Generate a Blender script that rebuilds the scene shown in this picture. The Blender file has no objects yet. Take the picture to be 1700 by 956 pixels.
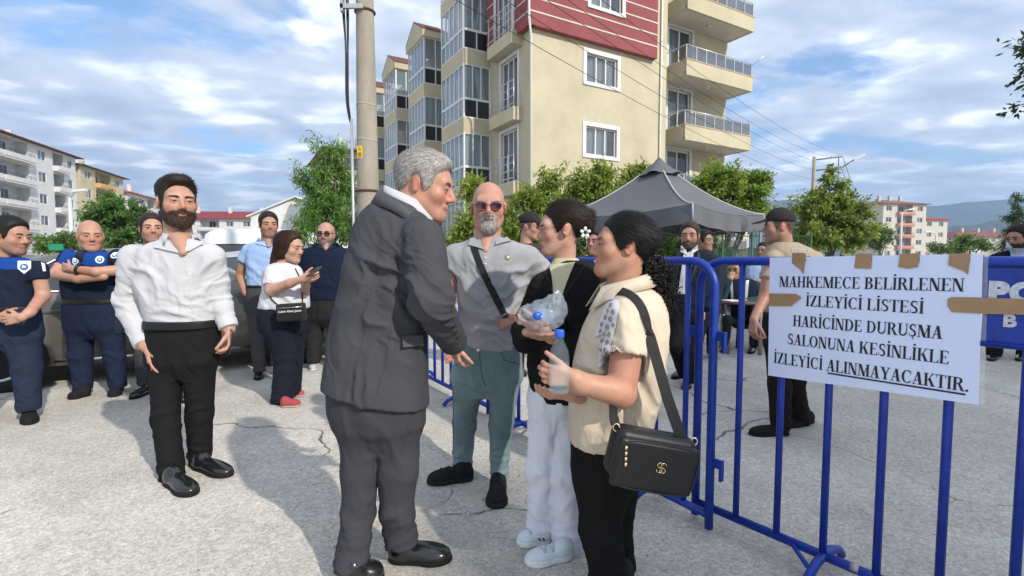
import bpy, bmesh, math, random
import numpy as np
from mathutils import Vector, Matrix

# ------------------------------------------------------------------ camera, world, sun, exposure
SC = bpy.context.scene
COL = SC.collection
R = math.radians
F_PX, CX, CY, CAM_H = 820.0, 850.0, 478.0, 1.35      # focal length in photo pixels (1700 wide), eye height
PITCH = math.atan(50.0 / F_PX)                        # horizon lies 50 px above the middle
cam_d = bpy.data.cameras.new('camera')
cam_d.sensor_width = 36.0
cam_d.lens = 36.0 * F_PX / 1700.0
cam_d.clip_start = 0.05
cam_d.clip_end = 12000.0
cam = bpy.data.objects.new('camera', cam_d)
COL.objects.link(cam)
cam.location = (0, 0, CAM_H)
cam.rotation_euler = (R(90) - PITCH, 0, 0)
SC.camera = cam

SUN_EL = R(34.0)
SUN_AZ = math.atan2(-0.73, 0.68)                      # direction towards the sun, in the xy plane
sun_dir = Vector((math.cos(SUN_AZ) * math.cos(SUN_EL), math.sin(SUN_AZ) * math.cos(SUN_EL), math.sin(SUN_EL)))
sun_d = bpy.data.lights.new('sun', 'SUN')
sun_d.energy = 3.0
sun_d.angle = R(1.2)
sun_d.color = (1.0, 0.93, 0.82)
sun = bpy.data.objects.new('sun', sun_d)
COL.objects.link(sun)
sun.rotation_euler = sun_dir.to_track_quat('Z', 'Y').to_euler()
sun.location = (8, -8, 12)

W = bpy.data.worlds.new('World')
SC.world = W
W.use_nodes = True
nt = W.node_tree
nt.nodes.clear()
def wn(t, **k):
    n = nt.nodes.new(t)
    for a, b in k.items():
        setattr(n, a, b)
    return n
def wl(a, b):
    nt.links.new(a, b)
out = wn('ShaderNodeOutputWorld')
bg = wn('ShaderNodeBackground'); bg.inputs[1].default_value = 0.135
sky = wn('ShaderNodeTexSky'); sky.sky_type = 'NISHITA'; sky.sun_disc = False
sky.sun_elevation = SUN_EL
sky.sun_rotation = math.atan2(sun_dir.x, sun_dir.y)
sky.air_density = 1.0; sky.dust_density = 0.6; sky.ozone_density = 2.0
tc = wn('ShaderNodeTexCoord')
sep = wn('ShaderNodeSeparateXYZ'); wl(tc.outputs['Generated'], sep.inputs[0])
zz = wn('ShaderNodeMath', operation='MAXIMUM'); wl(sep.outputs[2], zz.inputs[0]); zz.inputs[1].default_value = 0.0
za = wn('ShaderNodeMath', operation='ADD'); wl(zz.outputs[0], za.inputs[0]); za.inputs[1].default_value = 0.10
vd = wn('ShaderNodeVectorMath', operation='DIVIDE')
cmb = wn('ShaderNodeCombineXYZ')
for i in range(3):
    wl(za.outputs[0], cmb.inputs[i])
wl(tc.outputs['Generated'], vd.inputs[0]); wl(cmb.outputs[0], vd.inputs[1])
mp = wn('ShaderNodeMapping'); mp.inputs['Scale'].default_value = (0.85, 1.0, 0.0); mp.inputs['Rotation'].default_value = (0, 0, R(-28)); mp.inputs['Location'].default_value = (2.15, 0.8, 0)
wl(vd.outputs[0], mp.inputs[0])
n1 = wn('ShaderNodeTexNoise'); n1.inputs['Scale'].default_value = 1.35; n1.inputs['Detail'].default_value = 9; n1.inputs['Roughness'].default_value = 0.58; n1.inputs['Distortion'].default_value = 0.25
wl(mp.outputs[0], n1.inputs['Vector'])
cov = wn('ShaderNodeMapRange'); cov.interpolation_type = 'SMOOTHSTEP'
cov.inputs['From Min'].default_value = 0.35; cov.inputs['From Max'].default_value = 0.50
wl(n1.outputs[0], cov.inputs[0])
n2 = wn('ShaderNodeTexNoise'); n2.inputs['Scale'].default_value = 2.9; n2.inputs['Detail'].default_value = 7; n2.inputs['Roughness'].default_value = 0.5; n2.inputs['Distortion'].default_value = 0.3
mp2 = wn('ShaderNodeMapping'); mp2.inputs['Scale'].default_value = (0.9, 1.1, 0.0); mp2.inputs['Rotation'].default_value = (0, 0, R(-20)); mp2.inputs['Location'].default_value = (5.3, 1.7, 0)
wl(vd.outputs[0], mp2.inputs[0]); wl(mp2.outputs[0], n2.inputs['Vector'])
cr = wn('ShaderNodeValToRGB')
cr.color_ramp.elements[0].position = 0.34; cr.color_ramp.elements[0].color = (2.7, 3.05, 3.7, 1)
cr.color_ramp.elements[1].position = 0.66; cr.color_ramp.elements[1].color = (7.8, 7.9, 8.1, 1)
e = cr.color_ramp.elements.new(0.52); e.color = (4.1, 4.4, 4.9, 1)
wl(n2.outputs[0], cr.inputs[0])
cvm = wn('ShaderNodeMath', operation='MULTIPLY'); wl(cov.outputs[0], cvm.inputs[0]); cvm.inputs[1].default_value = 0.93
mx = wn('ShaderNodeMix', data_type='RGBA')
tint = wn('ShaderNodeVectorMath', operation='MULTIPLY'); tint.inputs[1].default_value = (0.66, 0.80, 0.90); wl(sky.outputs[0], tint.inputs[0])
wl(cvm.outputs[0], mx.inputs['Factor']); wl(tint.outputs[0], mx.inputs['A']); wl(cr.outputs[0], mx.inputs['B'])
wl(mx.outputs['Result'], bg.inputs[0]); wl(bg.outputs[0], out.inputs[0])

SC.view_settings.view_transform = 'Standard'
SC.view_settings.look = 'None'
SC.view_settings.gamma = 1.0
SC.view_settings.exposure = 0.86
SC.view_settings.use_curve_mapping = False
SC.cycles.max_bounces = 5
SC.cycles.diffuse_bounces = 3
SC.cycles.glossy_bounces = 3
SC.cycles.transparent_max_bounces = 12
SC.cycles.volume_bounces = 0

# ------------------------------------------------------------------ pixel -> place
SN, CS = math.sin(PITCH), math.cos(PITCH)
def ray(px, py):
    a, b = (px - CX) / F_PX, (CY - py) / F_PX
    return np.array([a, CS + b * SN, -SN + b * CS])
def A(px, py, Y):                      # the point on that line of sight that stands Y metres in front of the camera
    d = ray(px, py)
    return np.array([0, 0, CAM_H]) + d * (Y / d[1])
def G(px, py, z=0.0):                  # the point of the ground seen there
    d = ray(px, py)
    return np.array([0, 0, CAM_H]) + d * ((z - CAM_H) / d[2])
# ------------------------------------------------------------------ helpers: materials
MATS = {}
def mat(name, col, rough=0.6, metal=0.0, spec=0.5, noise=None, bump=None, attr=False, sheen=0.0, sss=0.0, coat=0.0,
        trans=0.0, alpha=1.0, emit=None, noise2=None, stretch=None, ior=1.45, folds=None):
    if name in MATS:
        return MATS[name]
    m = bpy.data.materials.new(name); m.use_nodes = True
    t = m.node_tree; b = t.nodes['Principled BSDF']
    N = lambda k: t.nodes.new(k)
    b.inputs['Roughness'].default_value = rough
    b.inputs['Metallic'].default_value = metal
    b.inputs['Specular IOR Level'].default_value = spec
    b.inputs['IOR'].default_value = ior
    b.inputs['Sheen Weight'].default_value = sheen
    b.inputs['Coat Weight'].default_value = coat
    b.inputs['Transmission Weight'].default_value = trans
    b.inputs['Alpha'].default_value = alpha
    if sss:
        b.inputs['Subsurface Weight'].default_value = sss
        b.inputs['Subsurface Radius'].default_value = (0.012, 0.004, 0.002)
        b.inputs['Subsurface Scale'].default_value = 1.0
    tcn = N('ShaderNodeTexCoord'); vec = tcn.outputs['Object']
    if stretch:
        mpn = N('ShaderNodeMapping'); mpn.inputs['Scale'].default_value = stretch
        t.links.new(vec, mpn.inputs[0]); vec = mpn.outputs[0]
    if attr:
        an = N('ShaderNodeAttribute'); an.attribute_name = 'Col'; src = an.outputs['Color']
    else:
        rg = N('ShaderNodeRGB'); rg.outputs[0].default_value = (*col, 1); src = rg.outputs[0]
    for nz in (noise, noise2):
        if nz:                                   # (scale, amount): mottles the colour up and down
            nn = N('ShaderNodeTexNoise'); nn.inputs['Scale'].default_value = nz[0]; nn.inputs['Detail'].default_value = 6
            nn.inputs['Roughness'].default_value = 0.6
            t.links.new(vec, nn.inputs['Vector'])
            mr = N('ShaderNodeMapRange'); mr.inputs['From Min'].default_value = 0.25; mr.inputs['From Max'].default_value = 0.75
            mr.inputs['To Min'].default_value = 1 - nz[1]; mr.inputs['To Max'].default_value = 1 + nz[1]
            t.links.new(nn.outputs[0], mr.inputs[0])
            vm = N('ShaderNodeVectorMath'); vm.operation = 'SCALE'
            t.links.new(src, vm.inputs[0]); t.links.new(mr.outputs[0], vm.inputs['Scale']); src = vm.outputs[0]
    t.links.new(src, b.inputs['Base Color'])
    if bump:
        bn = N('ShaderNodeTexNoise'); bn.inputs['Scale'].default_value = bump[0]; bn.inputs['Detail'].default_value = 5
        t.links.new(vec, bn.inputs['Vector'])
        bp = N('ShaderNodeBump'); bp.inputs['Strength'].default_value = bump[1]; bp.inputs['Distance'].default_value = bump[2] if len(bump) > 2 else 0.002
        t.links.new(bn.outputs[0], bp.inputs['Height']); t.links.new(bp.outputs[0], b.inputs['Normal'])
    if folds:                                    # (scale, strength, distance): soft creases under the weave
        fn = N('ShaderNodeTexNoise'); fn.inputs['Scale'].default_value = folds[0]; fn.inputs['Detail'].default_value = 1.5; fn.inputs['Distortion'].default_value = .9
        mpf = N('ShaderNodeMapping'); mpf.inputs['Rotation'].default_value = (.3, .5, .2); mpf.inputs['Scale'].default_value = (1.0, 1.0, .55)
        t.links.new(tcn.outputs['Object'], mpf.inputs[0]); t.links.new(mpf.outputs[0], fn.inputs['Vector'])
        m1 = N('ShaderNodeMath'); m1.operation = 'SUBTRACT'; m1.inputs[1].default_value = .5; t.links.new(fn.outputs[0], m1.inputs[0])
        m2 = N('ShaderNodeMath'); m2.operation = 'ABSOLUTE'; t.links.new(m1.outputs[0], m2.inputs[0])
        m3 = N('ShaderNodeMapRange'); m3.interpolation_type = 'SMOOTHSTEP'; m3.inputs['From Max'].default_value = .22; t.links.new(m2.outputs[0], m3.inputs[0])
        b2 = N('ShaderNodeBump'); b2.inputs['Strength'].default_value = folds[1]; b2.inputs['Distance'].default_value = folds[2]
        t.links.new(m3.outputs[0], b2.inputs['Height'])
        if bump: t.links.new(b2.outputs[0], bp.inputs['Normal'])
        else: t.links.new(b2.outputs[0], b.inputs['Normal'])
    if emit:
        b.inputs['Emission Color'].default_value = (*emit[:3], 1); b.inputs['Emission Strength'].default_value = emit[3]
    MATS[name] = m
    return m

def s2l(r, g, b):                       # sRGB 0..255 -> linear
    f = lambda c: (c / 255 / 12.92) if c / 255 <= 0.04045 else ((c / 255 + 0.055) / 1.055) ** 2.4
    return (f(r), f(g), f(b))

# ------------------------------------------------------------------ helpers: objects
def link(o, parent=None):
    COL.objects.link(o)
    if parent is not None:
        o.parent = parent
    return o
def tag(o, label=None, cat=None, group=None, kind=None):
    if label: o['label'] = label
    if cat: o['category'] = cat
    if group: o['group'] = group
    if kind: o['kind'] = kind
    return o
def thing(name, label, cat, loc=(0, 0, 0), group=None, rotz=0.0):
    o = bpy.data.objects.new(name, None)
    o.empty_display_size = 0.2
    o.location = loc; o.rotation_euler = (0, 0, rotz)
    link(o); return tag(o, label, cat, group)
def mesh_np(name, V, Fq, material, parent=None, col=None, smooth=True, loc=None, tris=False):
    """V (n,3), Fq (m,3|4) arrays -> one mesh object"""
    V = np.ascontiguousarray(V, dtype=np.float32); Fq = np.ascontiguousarray(Fq, dtype=np.int32)
    me = bpy.data.meshes.new(name)
    k = Fq.shape[1]
    me.vertices.add(len(V)); me.vertices.foreach_set('co', V.ravel())
    me.loops.add(Fq.size); me.loops.foreach_set('vertex_index', Fq.ravel())
    me.polygons.add(len(Fq))
    me.polygons.foreach_set('loop_start', np.arange(0, Fq.size, k, dtype=np.int32))
    me.polygons.foreach_set('loop_total', np.full(len(Fq), k, dtype=np.int32))
    if smooth:
        me.polygons.foreach_set('use_smooth', np.ones(len(Fq), dtype=bool))
    if col is not None:
        at = me.attributes.new('Col', 'FLOAT_COLOR', 'POINT')
        c4 = np.ones((len(V), 4), dtype=np.float32); c4[:, :3] = col
        at.data.foreach_set('color', c4.ravel())
    me.update(calc_edges=True); me.validate()
    if material is not None:
        me.materials.append(material)
    o = bpy.data.objects.new(name, me)
    if loc is not None: o.location = loc
    return link(o, parent)

class MB:
    """collects simple solids, builds ONE mesh object"""
    def __init__(s): s.v = []; s.f = []; s.sm = []
    def add(s, vs, fs, smooth=False):
        n = len(s.v); s.v += [tuple(map(float, v)) for v in vs]
        s.f += [tuple(i + n for i in f) for f in fs]; s.sm += [smooth] * len(fs); return s
    def box(s, x0, x1, y0, y1, z0, z1, M=None):
        vs = [(x, y, z) for z in (z0, z1) for y in (y0, y1) for x in (x0, x1)]
        if M is not None: vs = [M @ Vector(v) for v in vs]
        return s.add(vs, [(0, 2, 3, 1), (4, 5, 7, 6), (0, 1, 5, 4), (2, 6, 7, 3), (0, 4, 6, 2), (1, 3, 7, 5)])
    def bbox(s, x0, x1, y0, y1, z0, z1, b, M=None):   # box with chamfered edges
        bm = bmesh.new()
        bmesh.ops.create_cube(bm, size=1)
        for v in bm.verts:
            v.co = Vector(((x0 + x1) / 2 + v.co.x * (x1 - x0), (y0 + y1) / 2 + v.co.y * (y1 - y0), (z0 + z1) / 2 + v.co.z * (z1 - z0)))
        bmesh.ops.bevel(bm, geom=list(bm.edges), offset=b, segments=2, profile=0.6, affect='EDGES')
        vs = [v.co.copy() for v in bm.verts]
        if M is not None: vs = [M @ v for v in vs]
        bm.verts.index_update()
        fs = [tuple(v.index for v in f.verts) for f in bm.faces]
        bm.free()
        return s.add(vs, fs)
    def tube(s, pts, r, n=8, cap=True, closed=False):
        pts = [Vector(p) for p in pts]; m = len(pts)
        rs = r if isinstance(r, (list, tuple)) else [r] * m
        vs = []; up = None
        for i in range(m):
            a = pts[i - 1] if (i > 0 or closed) else pts[i]
            b = pts[(i + 1) % m] if (i < m - 1 or closed) else pts[i]
            t = (b - a).normalized()
            if up is None:
                up = Vector((0, 0, 1)) if abs(t.z) < 0.9 else Vector((1, 0, 0))
            u = (up - t * up.dot(t))
            if u.length < 1e-6: u = t.orthogonal()
            u.normalize(); w = t.cross(u); up = u
            for k in range(n):
                a_ = 2 * math.pi * k / n
                vs.append(pts[i] + (u * math.cos(a_) + w * math.sin(a_)) * rs[i])
        fs = []
        for i in range(m - 1 + (1 if closed else 0)):
            j = (i + 1) % m
            for k in range(n):
                fs.append((i * n + k, i * n + (k + 1) % n, j * n + (k + 1) % n, j * n + k))
        if cap and not closed:
            fs.append(tuple(range(n))[::-1]); fs.append(tuple((m - 1) * n + k for k in range(n)))
        return s.add(vs, fs, True)
    def prism(s, poly, d0, d1, M=None):               # poly in local xz, extruded along local y from d0 to d1
        n = len(poly)
        vs = [(x, d0, z) for x, z in poly] + [(x, d1, z) for x, z in poly]
        if M is not None: vs = [M @ Vector(v) for v in vs]
        fs = [tuple(range(n)), tuple(range(2 * n - 1, n - 1, -1))]
        fs += [(i, i + n, (i + 1) % n + n, (i + 1) % n) for i in range(n)]
        return s.add(vs, fs)
    def grid(s, rows, smooth=True, closed=False):
        n = len(rows[0]); vs = [p for r in rows for p in r]; fs = []
        for i in range(len(rows) - 1):
            for j in range(n - (0 if closed else 1)):
                fs.append((i * n + j, i * n + (j + 1) % n, (i + 1) * n + (j + 1) % n, (i + 1) * n + j))
        return s.add(vs, fs, smooth)
    def lathe(s, prof, c, n=16, M=None):              # prof [(r, z)]
        rows = [[(c[0] + r * math.cos(2 * math.pi * k / n), c[1] + r * math.sin(2 * math.pi * k / n), c[2] + z) for k in range(n)] for r, z in prof]
        if M is not None: rows = [[M @ Vector(p) for p in r] for r in rows]
        return s.grid(rows, True, True)
    def build(s, name, material, parent=None, loc=None, recalc=True):
        me = bpy.data.meshes.new(name)
        me.from_pydata(s.v, [], s.f)
        if recalc:
            bm = bmesh.new(); bm.from_mesh(me)
            bmesh.ops.recalc_face_normals(bm, faces=bm.faces)
            bm.to_mesh(me); bm.free()
        me.polygons.foreach_set('use_smooth', np.array(s.sm, dtype=bool))
        if material is not None: me.materials.append(material)
        me.update()
        o = bpy.data.objects.new(name, me)
        if loc is not None: o.location = loc
        return link(o, parent)
def text_mesh(name, cu, material, parent):            # lettering turned into a plain mesh
    to = bpy.data.objects.new(name, cu); COL.objects.link(to)
    me = bpy.data.meshes.new_from_object(to.evaluated_get(bpy.context.evaluated_depsgraph_get())); bpy.data.objects.remove(to)
    me.materials.clear(); me.materials.append(material); return link(bpy.data.objects.new(name, me), parent)
def copy_tree(o, parent=None):
    c = o.copy(); link(c, parent)
    for ch in list(o.children): copy_tree(ch, c)
    return c
def frame(origin, ux, uz=(0, 0, 1)):                  # local x along ux, local z up, local y = z cross x
    ux = Vector(ux).normalized(); uz = Vector(uz).normalized(); uy = uz.cross(ux).normalized()
    M = Matrix.Identity(4)
    for i in range(3):
        M[i][0], M[i][1], M[i][2], M[i][3] = ux[i], uy[i], uz[i], origin[i]
    return M

# ------------------------------------------------------------------ helpers: noise and implicit surfaces (numpy)
def _hash(i, j, k):
    h = (i * 374761393 + j * 668265263 + k * 2147483647 + 1274126177) & 0xffffffff
    h = ((h ^ (h >> 13)) * 1274126177) & 0xffffffff
    return ((h ^ (h >> 16)) & 0xffff) / 65535.0
def vnoise(p):
    p = np.asarray(p, dtype=np.float64); i = np.floor(p).astype(np.int64); f = p - i; f = f * f * (3 - 2 * f)
    r = 0
    for a in (0, 1):
        for b in (0, 1):
            for c in (0, 1):
                w = (f[:, 0] if a else 1 - f[:, 0]) * (f[:, 1] if b else 1 - f[:, 1]) * (f[:, 2] if c else 1 - f[:, 2])
                r = r + w * _hash(i[:, 0] + a, i[:, 1] + b, i[:, 2] + c)
    return r
def fbm(p, o=3):
    p = np.asarray(p); return sum(vnoise(p * 2 ** k + 17.3 * k) / 2 ** k for k in range(o)) / sum(1 / 2 ** k for k in range(o))

def smin(a, b, k):
    h = np.maximum(k - np.abs(a - b), 0) / k
    return np.minimum(a, b) - h * h * k * 0.25
def smax(a, b, k): return -smin(-a, -b, k)
class Prim:
    """signed distance with a bounding sphere; evaluated only near"""
    def __init__(s, fn, c, r): s.fn = fn; s.c = np.array(c, dtype=np.float32); s.r = float(r)
def rc(a, b, ra, rb):
    a = np.array(a, dtype=np.float32); b = np.array(b, dtype=np.float32); ab = b - a; L = float(ab @ ab) + 1e-9
    def fn(p):
        q = p - a; t = np.clip((q @ ab) / L, 0, 1)
        return np.sqrt(((q - t[:, None] * ab) ** 2).sum(1)) - (ra + (rb - ra) * t)
    return Prim(fn, (a + b) / 2, math.sqrt(L) / 2 + max(ra, rb))
def ell(c, r, Rm=None):
    c = np.array(c, dtype=np.float32); r = np.array(r, dtype=np.float32); mn = float(r.min())
    Rm = None if Rm is None else np.array(Rm, dtype=np.float32)
    def fn(p):
        q = p - c
        if Rm is not None: q = q @ Rm
        k0 = np.sqrt(((q / r) ** 2).sum(1)); k1 = np.sqrt(((q / (r * r)) ** 2).sum(1)) + 1e-6
        return k0 * (k0 - 1) / k1
    return Prim(fn, c, float(r.max()))
def sph(c, r): return rc(c, c, r, r)
def loft(st, power=2.4):
    """st: list of (z, cx, cy, rx, ry): elliptic slices stacked upwards"""
    st = sorted(st); z = np.array([s[0] for s in st]); V = np.array([s[1:] for s in st])
    zz = np.linspace(z[0], z[-1], 60)
    K = np.stack([np.interp(zz, z, V[:, i]) for i in range(4)], 1)
    for _ in range(3):
        K[1:-1] = (K[:-2] + 2 * K[1:-1] + K[2:]) / 4
    z0, z1 = float(z[0]), float(z[-1])
    def fn(p):
        t = np.clip((p[:, 2] - z0) / (z1 - z0) * 59, 0, 58.999); i = t.astype(np.int32); f = (t - i)[:, None]
        q = K[i] * (1 - f) + K[i + 1] * f
        x = np.abs(p[:, 0] - q[:, 0]) / q[:, 2]; y = np.abs(p[:, 1] - q[:, 1]) / q[:, 3]
        r = (x ** power + y ** power + 1e-9) ** (1 / power)
        d = (r - 1) * np.minimum(q[:, 2], q[:, 3])
        dz = np.maximum(z0 - p[:, 2], p[:, 2] - z1)
        return np.maximum(d, dz)
    c = ((z0 + z1) / 2)
    cx, cy = V[:, 0].mean(), V[:, 1].mean()
    rad = max(math.sqrt((s[1] - cx) ** 2 + (s[2] - cy) ** 2 + (s[0] - c) ** 2) + max(s[3], s[4]) for s in st)
    return Prim(fn, (cx, cy, c), rad)
def union(prims, k):
    ks = k if isinstance(k, (list, tuple)) else [k] * len(prims)
    def f(p):
        d = np.full(len(p), 9.0, dtype=np.float32)
        for pr, kk in zip(prims, ks):
            dist = np.sqrt(((p - pr.c) ** 2).sum(1)) - pr.r
            m = dist < 0.09
            if not m.any():
                np.minimum(d, np.maximum(dist, 0.02), out=d); continue
            dm = d[m]; v = pr.fn(p[m]).astype(np.float32)
            d[m] = smin(dm, v, kk)
            mm = ~m
            d[mm] = np.minimum(d[mm], dist[mm])
        return d
    f.lo = np.min([p.c - p.r for p in prims], 0); f.hi = np.max([p.c + p.r for p in prims], 0)
    return f
CORN = np.array([(i, j, k) for i in (0, 1) for j in (0, 1) for k in (0, 1)])
EDG = [(a, b) for a in range(8) for b in range(a + 1, 8) if np.abs(CORN[a] - CORN[b]).sum() == 1]
def surfnet(f, lo, hi, h):
    """zero set of f on a grid of step h -> verts, quads"""
    lo = np.asarray(lo, dtype=np.float32) - 2 * h; hi = np.asarray(hi, dtype=np.float32) + 2 * h
    B = 6
    nb = np.ceil((hi - lo) / (h * B)).astype(int) + 1
    ii = np.stack(np.meshgrid(*[np.arange(n) for n in nb], indexing='ij'), -1).reshape(-1, 3)
    dc = f((lo + h * (ii * B + (B - 1) / 2)).astype(np.float32))
    act = np.abs(dc) < h * B * 0.9 + 0.014
    D = np.repeat(np.repeat(np.repeat(np.where(dc < 0, -1, 1).astype(np.float32).reshape(nb), B, 0), B, 1), B, 2)
    bi = ii[act]
    if len(bi) == 0: return np.zeros((0, 3)), np.zeros((0, 4), int)
    off = np.stack(np.meshgrid(*[np.arange(B)] * 3, indexing='ij'), -1).reshape(-1, 3)
    idx = (bi[:, None, :] * B + off[None]).reshape(-1, 3)
    vals = np.concatenate([f((lo + h * c).astype(np.float32)) for c in np.array_split(idx, max(1, len(idx) // 200000))])
    D[idx[:, 0], idx[:, 1], idx[:, 2]] = vals
    S = (D < 0)
    cnt = np.zeros(np.array(D.shape) - 1, dtype=np.int8)
    for a, b, c in CORN:
        cnt += S[a:S.shape[0] - 1 + a, b:S.shape[1] - 1 + b, c:S.shape[2] - 1 + c]
    cell = np.argwhere((cnt > 0) & (cnt < 8))
    ids = np.full(cnt.shape, -1, dtype=np.int64); ids[cell[:, 0], cell[:, 1], cell[:, 2]] = np.arange(len(cell))
    cv = np.stack([D[cell[:, 0] + a, cell[:, 1] + b, cell[:, 2] + c] for a, b, c in CORN], 1)
    acc = np.zeros((len(cell), 3)); n = np.zeros(len(cell))
    for a, b in EDG:
        va, vb = cv[:, a], cv[:, b]; m = (va < 0) != (vb < 0)
        t = np.where(m, va / np.where(m, va - vb, 1), 0)
        acc += np.where(m[:, None], CORN[a] + t[:, None] * (CORN[b] - CORN[a]), 0); n += m
    V = lo + h * (cell + acc / n[:, None])
    Q = []
    for ax in range(3):
        sl0 = [slice(1, s - 1) for s in S.shape]; sl1 = list(sl0)
        sl0[ax] = slice(0, S.shape[ax] - 1); sl1[ax] = slice(1, S.shape[ax])
        s0, s1 = S[tuple(sl0)], S[tuple(sl1)]
        e = np.argwhere(s0 != s1)
        inside = s0[e[:, 0], e[:, 1], e[:, 2]]
        o = np.ones(3, int); o[ax] = 0
        e = e + o
        u, v = [(1, 2), (2, 0), (0, 1)][ax]
        du = np.zeros(3, int); du[u] = 1; dv = np.zeros(3, int); dv[v] = 1
        g = lambda c: ids[c[:, 0], c[:, 1], c[:, 2]]
        q = np.stack([g(e - du - dv), g(e - dv), g(e), g(e - du)], 1)
        q[~inside] = q[~inside][:, ::-1]
        Q.append(q)
    Q = np.concatenate(Q); Q = Q[(Q >= 0).all(1)]
    return V, Q
def vnormals(V, Q):
    a, b, c = V[Q[:, 0]], V[Q[:, 1]], V[Q[:, 2]]
    n = np.cross(b - a, c - a)
    out = np.zeros_like(V, dtype=np.float64)
    for k in range(Q.shape[1]):
        for i in range(3):
            out[:, i] += np.bincount(Q[:, k], weights=n[:, i], minlength=len(V))
    return out / (np.linalg.norm(out, axis=1, keepdims=True) + 1e-12)
def relax(V, Q, it=1):
    for _ in range(it):
        acc = np.zeros_like(V); n = np.zeros(len(V))
        for a, b in ((0, 1), (1, 2), (2, 3), (3, 0)):
            for i, j in ((a, b), (b, a)):
                for d in range(3):
                    acc[:, d] += np.bincount(Q[:, i], weights=V[Q[:, j], d], minlength=len(V))
                n += np.bincount(Q[:, i], minlength=len(V))
        V = 0.5 * V + 0.5 * acc / np.maximum(n, 1)[:, None]
    return V
# ------------------------------------------------------------------ ground
def asphalt():
    m = bpy.data.materials.new('worn_asphalt'); m.use_nodes = True; t = m.node_tree; b = t.nodes['Principled BSDF']
    N = lambda k, **kw: [setattr(n, a, v) for n in [t.nodes.new(k)] for a, v in kw.items()] and n or t.nodes.new(k)
    def node(k, **kw):
        n = t.nodes.new(k)
        for a, v in kw.items(): setattr(n, a, v)
        return n
    tcn = node('ShaderNodeTexCoord'); P = tcn.outputs['Object']; LK = t.links.new
    def noise(sc, det=4, rough=.55, dist=0):
        n = node('ShaderNodeTexNoise'); n.inputs['Scale'].default_value = sc; n.inputs['Detail'].default_value = det; n.inputs['Roughness'].default_value = rough; n.inputs['Distortion'].default_value = dist
        LK(P, n.inputs['Vector']); return n.outputs[0]
    def mrange(x, a, b_, c, d, sm=False):
        n = node('ShaderNodeMapRange'); n.interpolation_type = 'SMOOTHSTEP' if sm else 'LINEAR'
        for i, v in zip(('From Min', 'From Max', 'To Min', 'To Max'), (a, b_, c, d)): n.inputs[i].default_value = v
        LK(x, n.inputs[0]); return n.outputs[0]
    def mix(f, a, b_):
        n = node('ShaderNodeMix', data_type='RGBA')
        LK(f, n.inputs['Factor'])
        for k, v in (('A', a), ('B', b_)):
            if isinstance(v, tuple): n.inputs[k].default_value = (*v, 1)
            else: LK(v, n.inputs[k])
        return n.outputs['Result']
    def mul(a, b_):
        n = node('ShaderNodeMath', operation='MULTIPLY'); LK(a, n.inputs[0])
        if isinstance(b_, float): n.inputs[1].default_value = b_
        else: LK(b_, n.inputs[1])
        return n.outputs[0]
    base = mix(mrange(noise(.35, 5), .35, .68, 0, 1, True), (.47, .442, .388), (.59, .56, .50))
    base = mix(mrange(noise(2.2, 5, .62), .42, .70, 0, .55, True), base, (.37, .350, .312))
    # stone chips: each cell its own lightness
    def chips(scale, lo, hi, src):
        vo = node('ShaderNodeTexVoronoi'); vo.inputs['Scale'].default_value = scale; LK(P, vo.inputs['Vector'])
        sepc = node('ShaderNodeSeparateColor'); LK(vo.outputs['Color'], sepc.inputs[0])
        f = mrange(sepc.outputs[0], 0, 1, lo, hi); v = node('ShaderNodeVectorMath', operation='SCALE'); LK(src, v.inputs[0]); LK(f, v.inputs['Scale'])
        return v.outputs[0], sepc.outputs[0]
    base, chip = chips(40, .90, 1.08, base)
    base, chip2 = chips(95, .76, 1.22, base)
    fine = noise(150, 3, .7)
    base = mix(mrange(fine, .54, .72, 0, .6), base, (.20, .194, .184))
    base = mix(mrange(noise(60, 4, .7), .60, .74, 0, .6), base, (.70, .68, .63))
    # broad worn tracks and stains
    st = node('ShaderNodeTexNoise'); st.inputs['Scale'].default_value = .55; st.inputs['Detail'].default_value = 6; st.inputs['Roughness'].default_value = .65
    ms = node('ShaderNodeMapping'); ms.inputs['Scale'].default_value = (1, .35, 1); ms.inputs['Rotation'].default_value = (0, 0, .9); LK(P, ms.inputs[0]); LK(ms.outputs[0], st.inputs['Vector'])
    base = mix(mrange(st.outputs[0], .47, .66, 0, .5, True), base, (.25, .24, .222))
    # cracks
    wv = node('ShaderNodeTexNoise'); wv.inputs['Scale'].default_value = 1.6; wv.inputs['Detail'].default_value = 4; LK(P, wv.inputs['Vector'])
    vm = node('ShaderNodeVectorMath', operation='MULTIPLY_ADD'); LK(wv.outputs['Color'], vm.inputs[0]); vm.inputs[1].default_value = (.55, .55, 0); LK(P, vm.inputs[2])
    vc = node('ShaderNodeTexVoronoi'); vc.feature = 'DISTANCE_TO_EDGE'; vc.inputs['Scale'].default_value = .62; LK(vm.outputs[0], vc.inputs['Vector'])
    crack = mul(mrange(vc.outputs['Distance'], .001, .006, 1, 0, True), mrange(noise(.7, 3), .49, .57, 0, 1, True))
    base = mix(mul(crack, .85), base, (.055, .052, .048))
    # blotches of dirt and oil
    base = mix(mul(mrange(noise(5.5, 6, .7), .66, .74, 0, 1, True), .4), base, (.10, .095, .088))
    LK(base, b.inputs['Base Color'])
    b.inputs['Roughness'].default_value = .88; b.inputs['Specular IOR Level'].default_value = .25
    h1 = node('ShaderNodeMath', operation='SUBTRACT'); LK(mul(chip2, .7), h1.inputs[0]); LK(mul(crack, 1.6), h1.inputs[1])
    h2 = node('ShaderNodeMath', operation='ADD'); LK(h1.outputs[0], h2.inputs[0]); LK(mul(fine, .5), h2.inputs[1])
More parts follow.
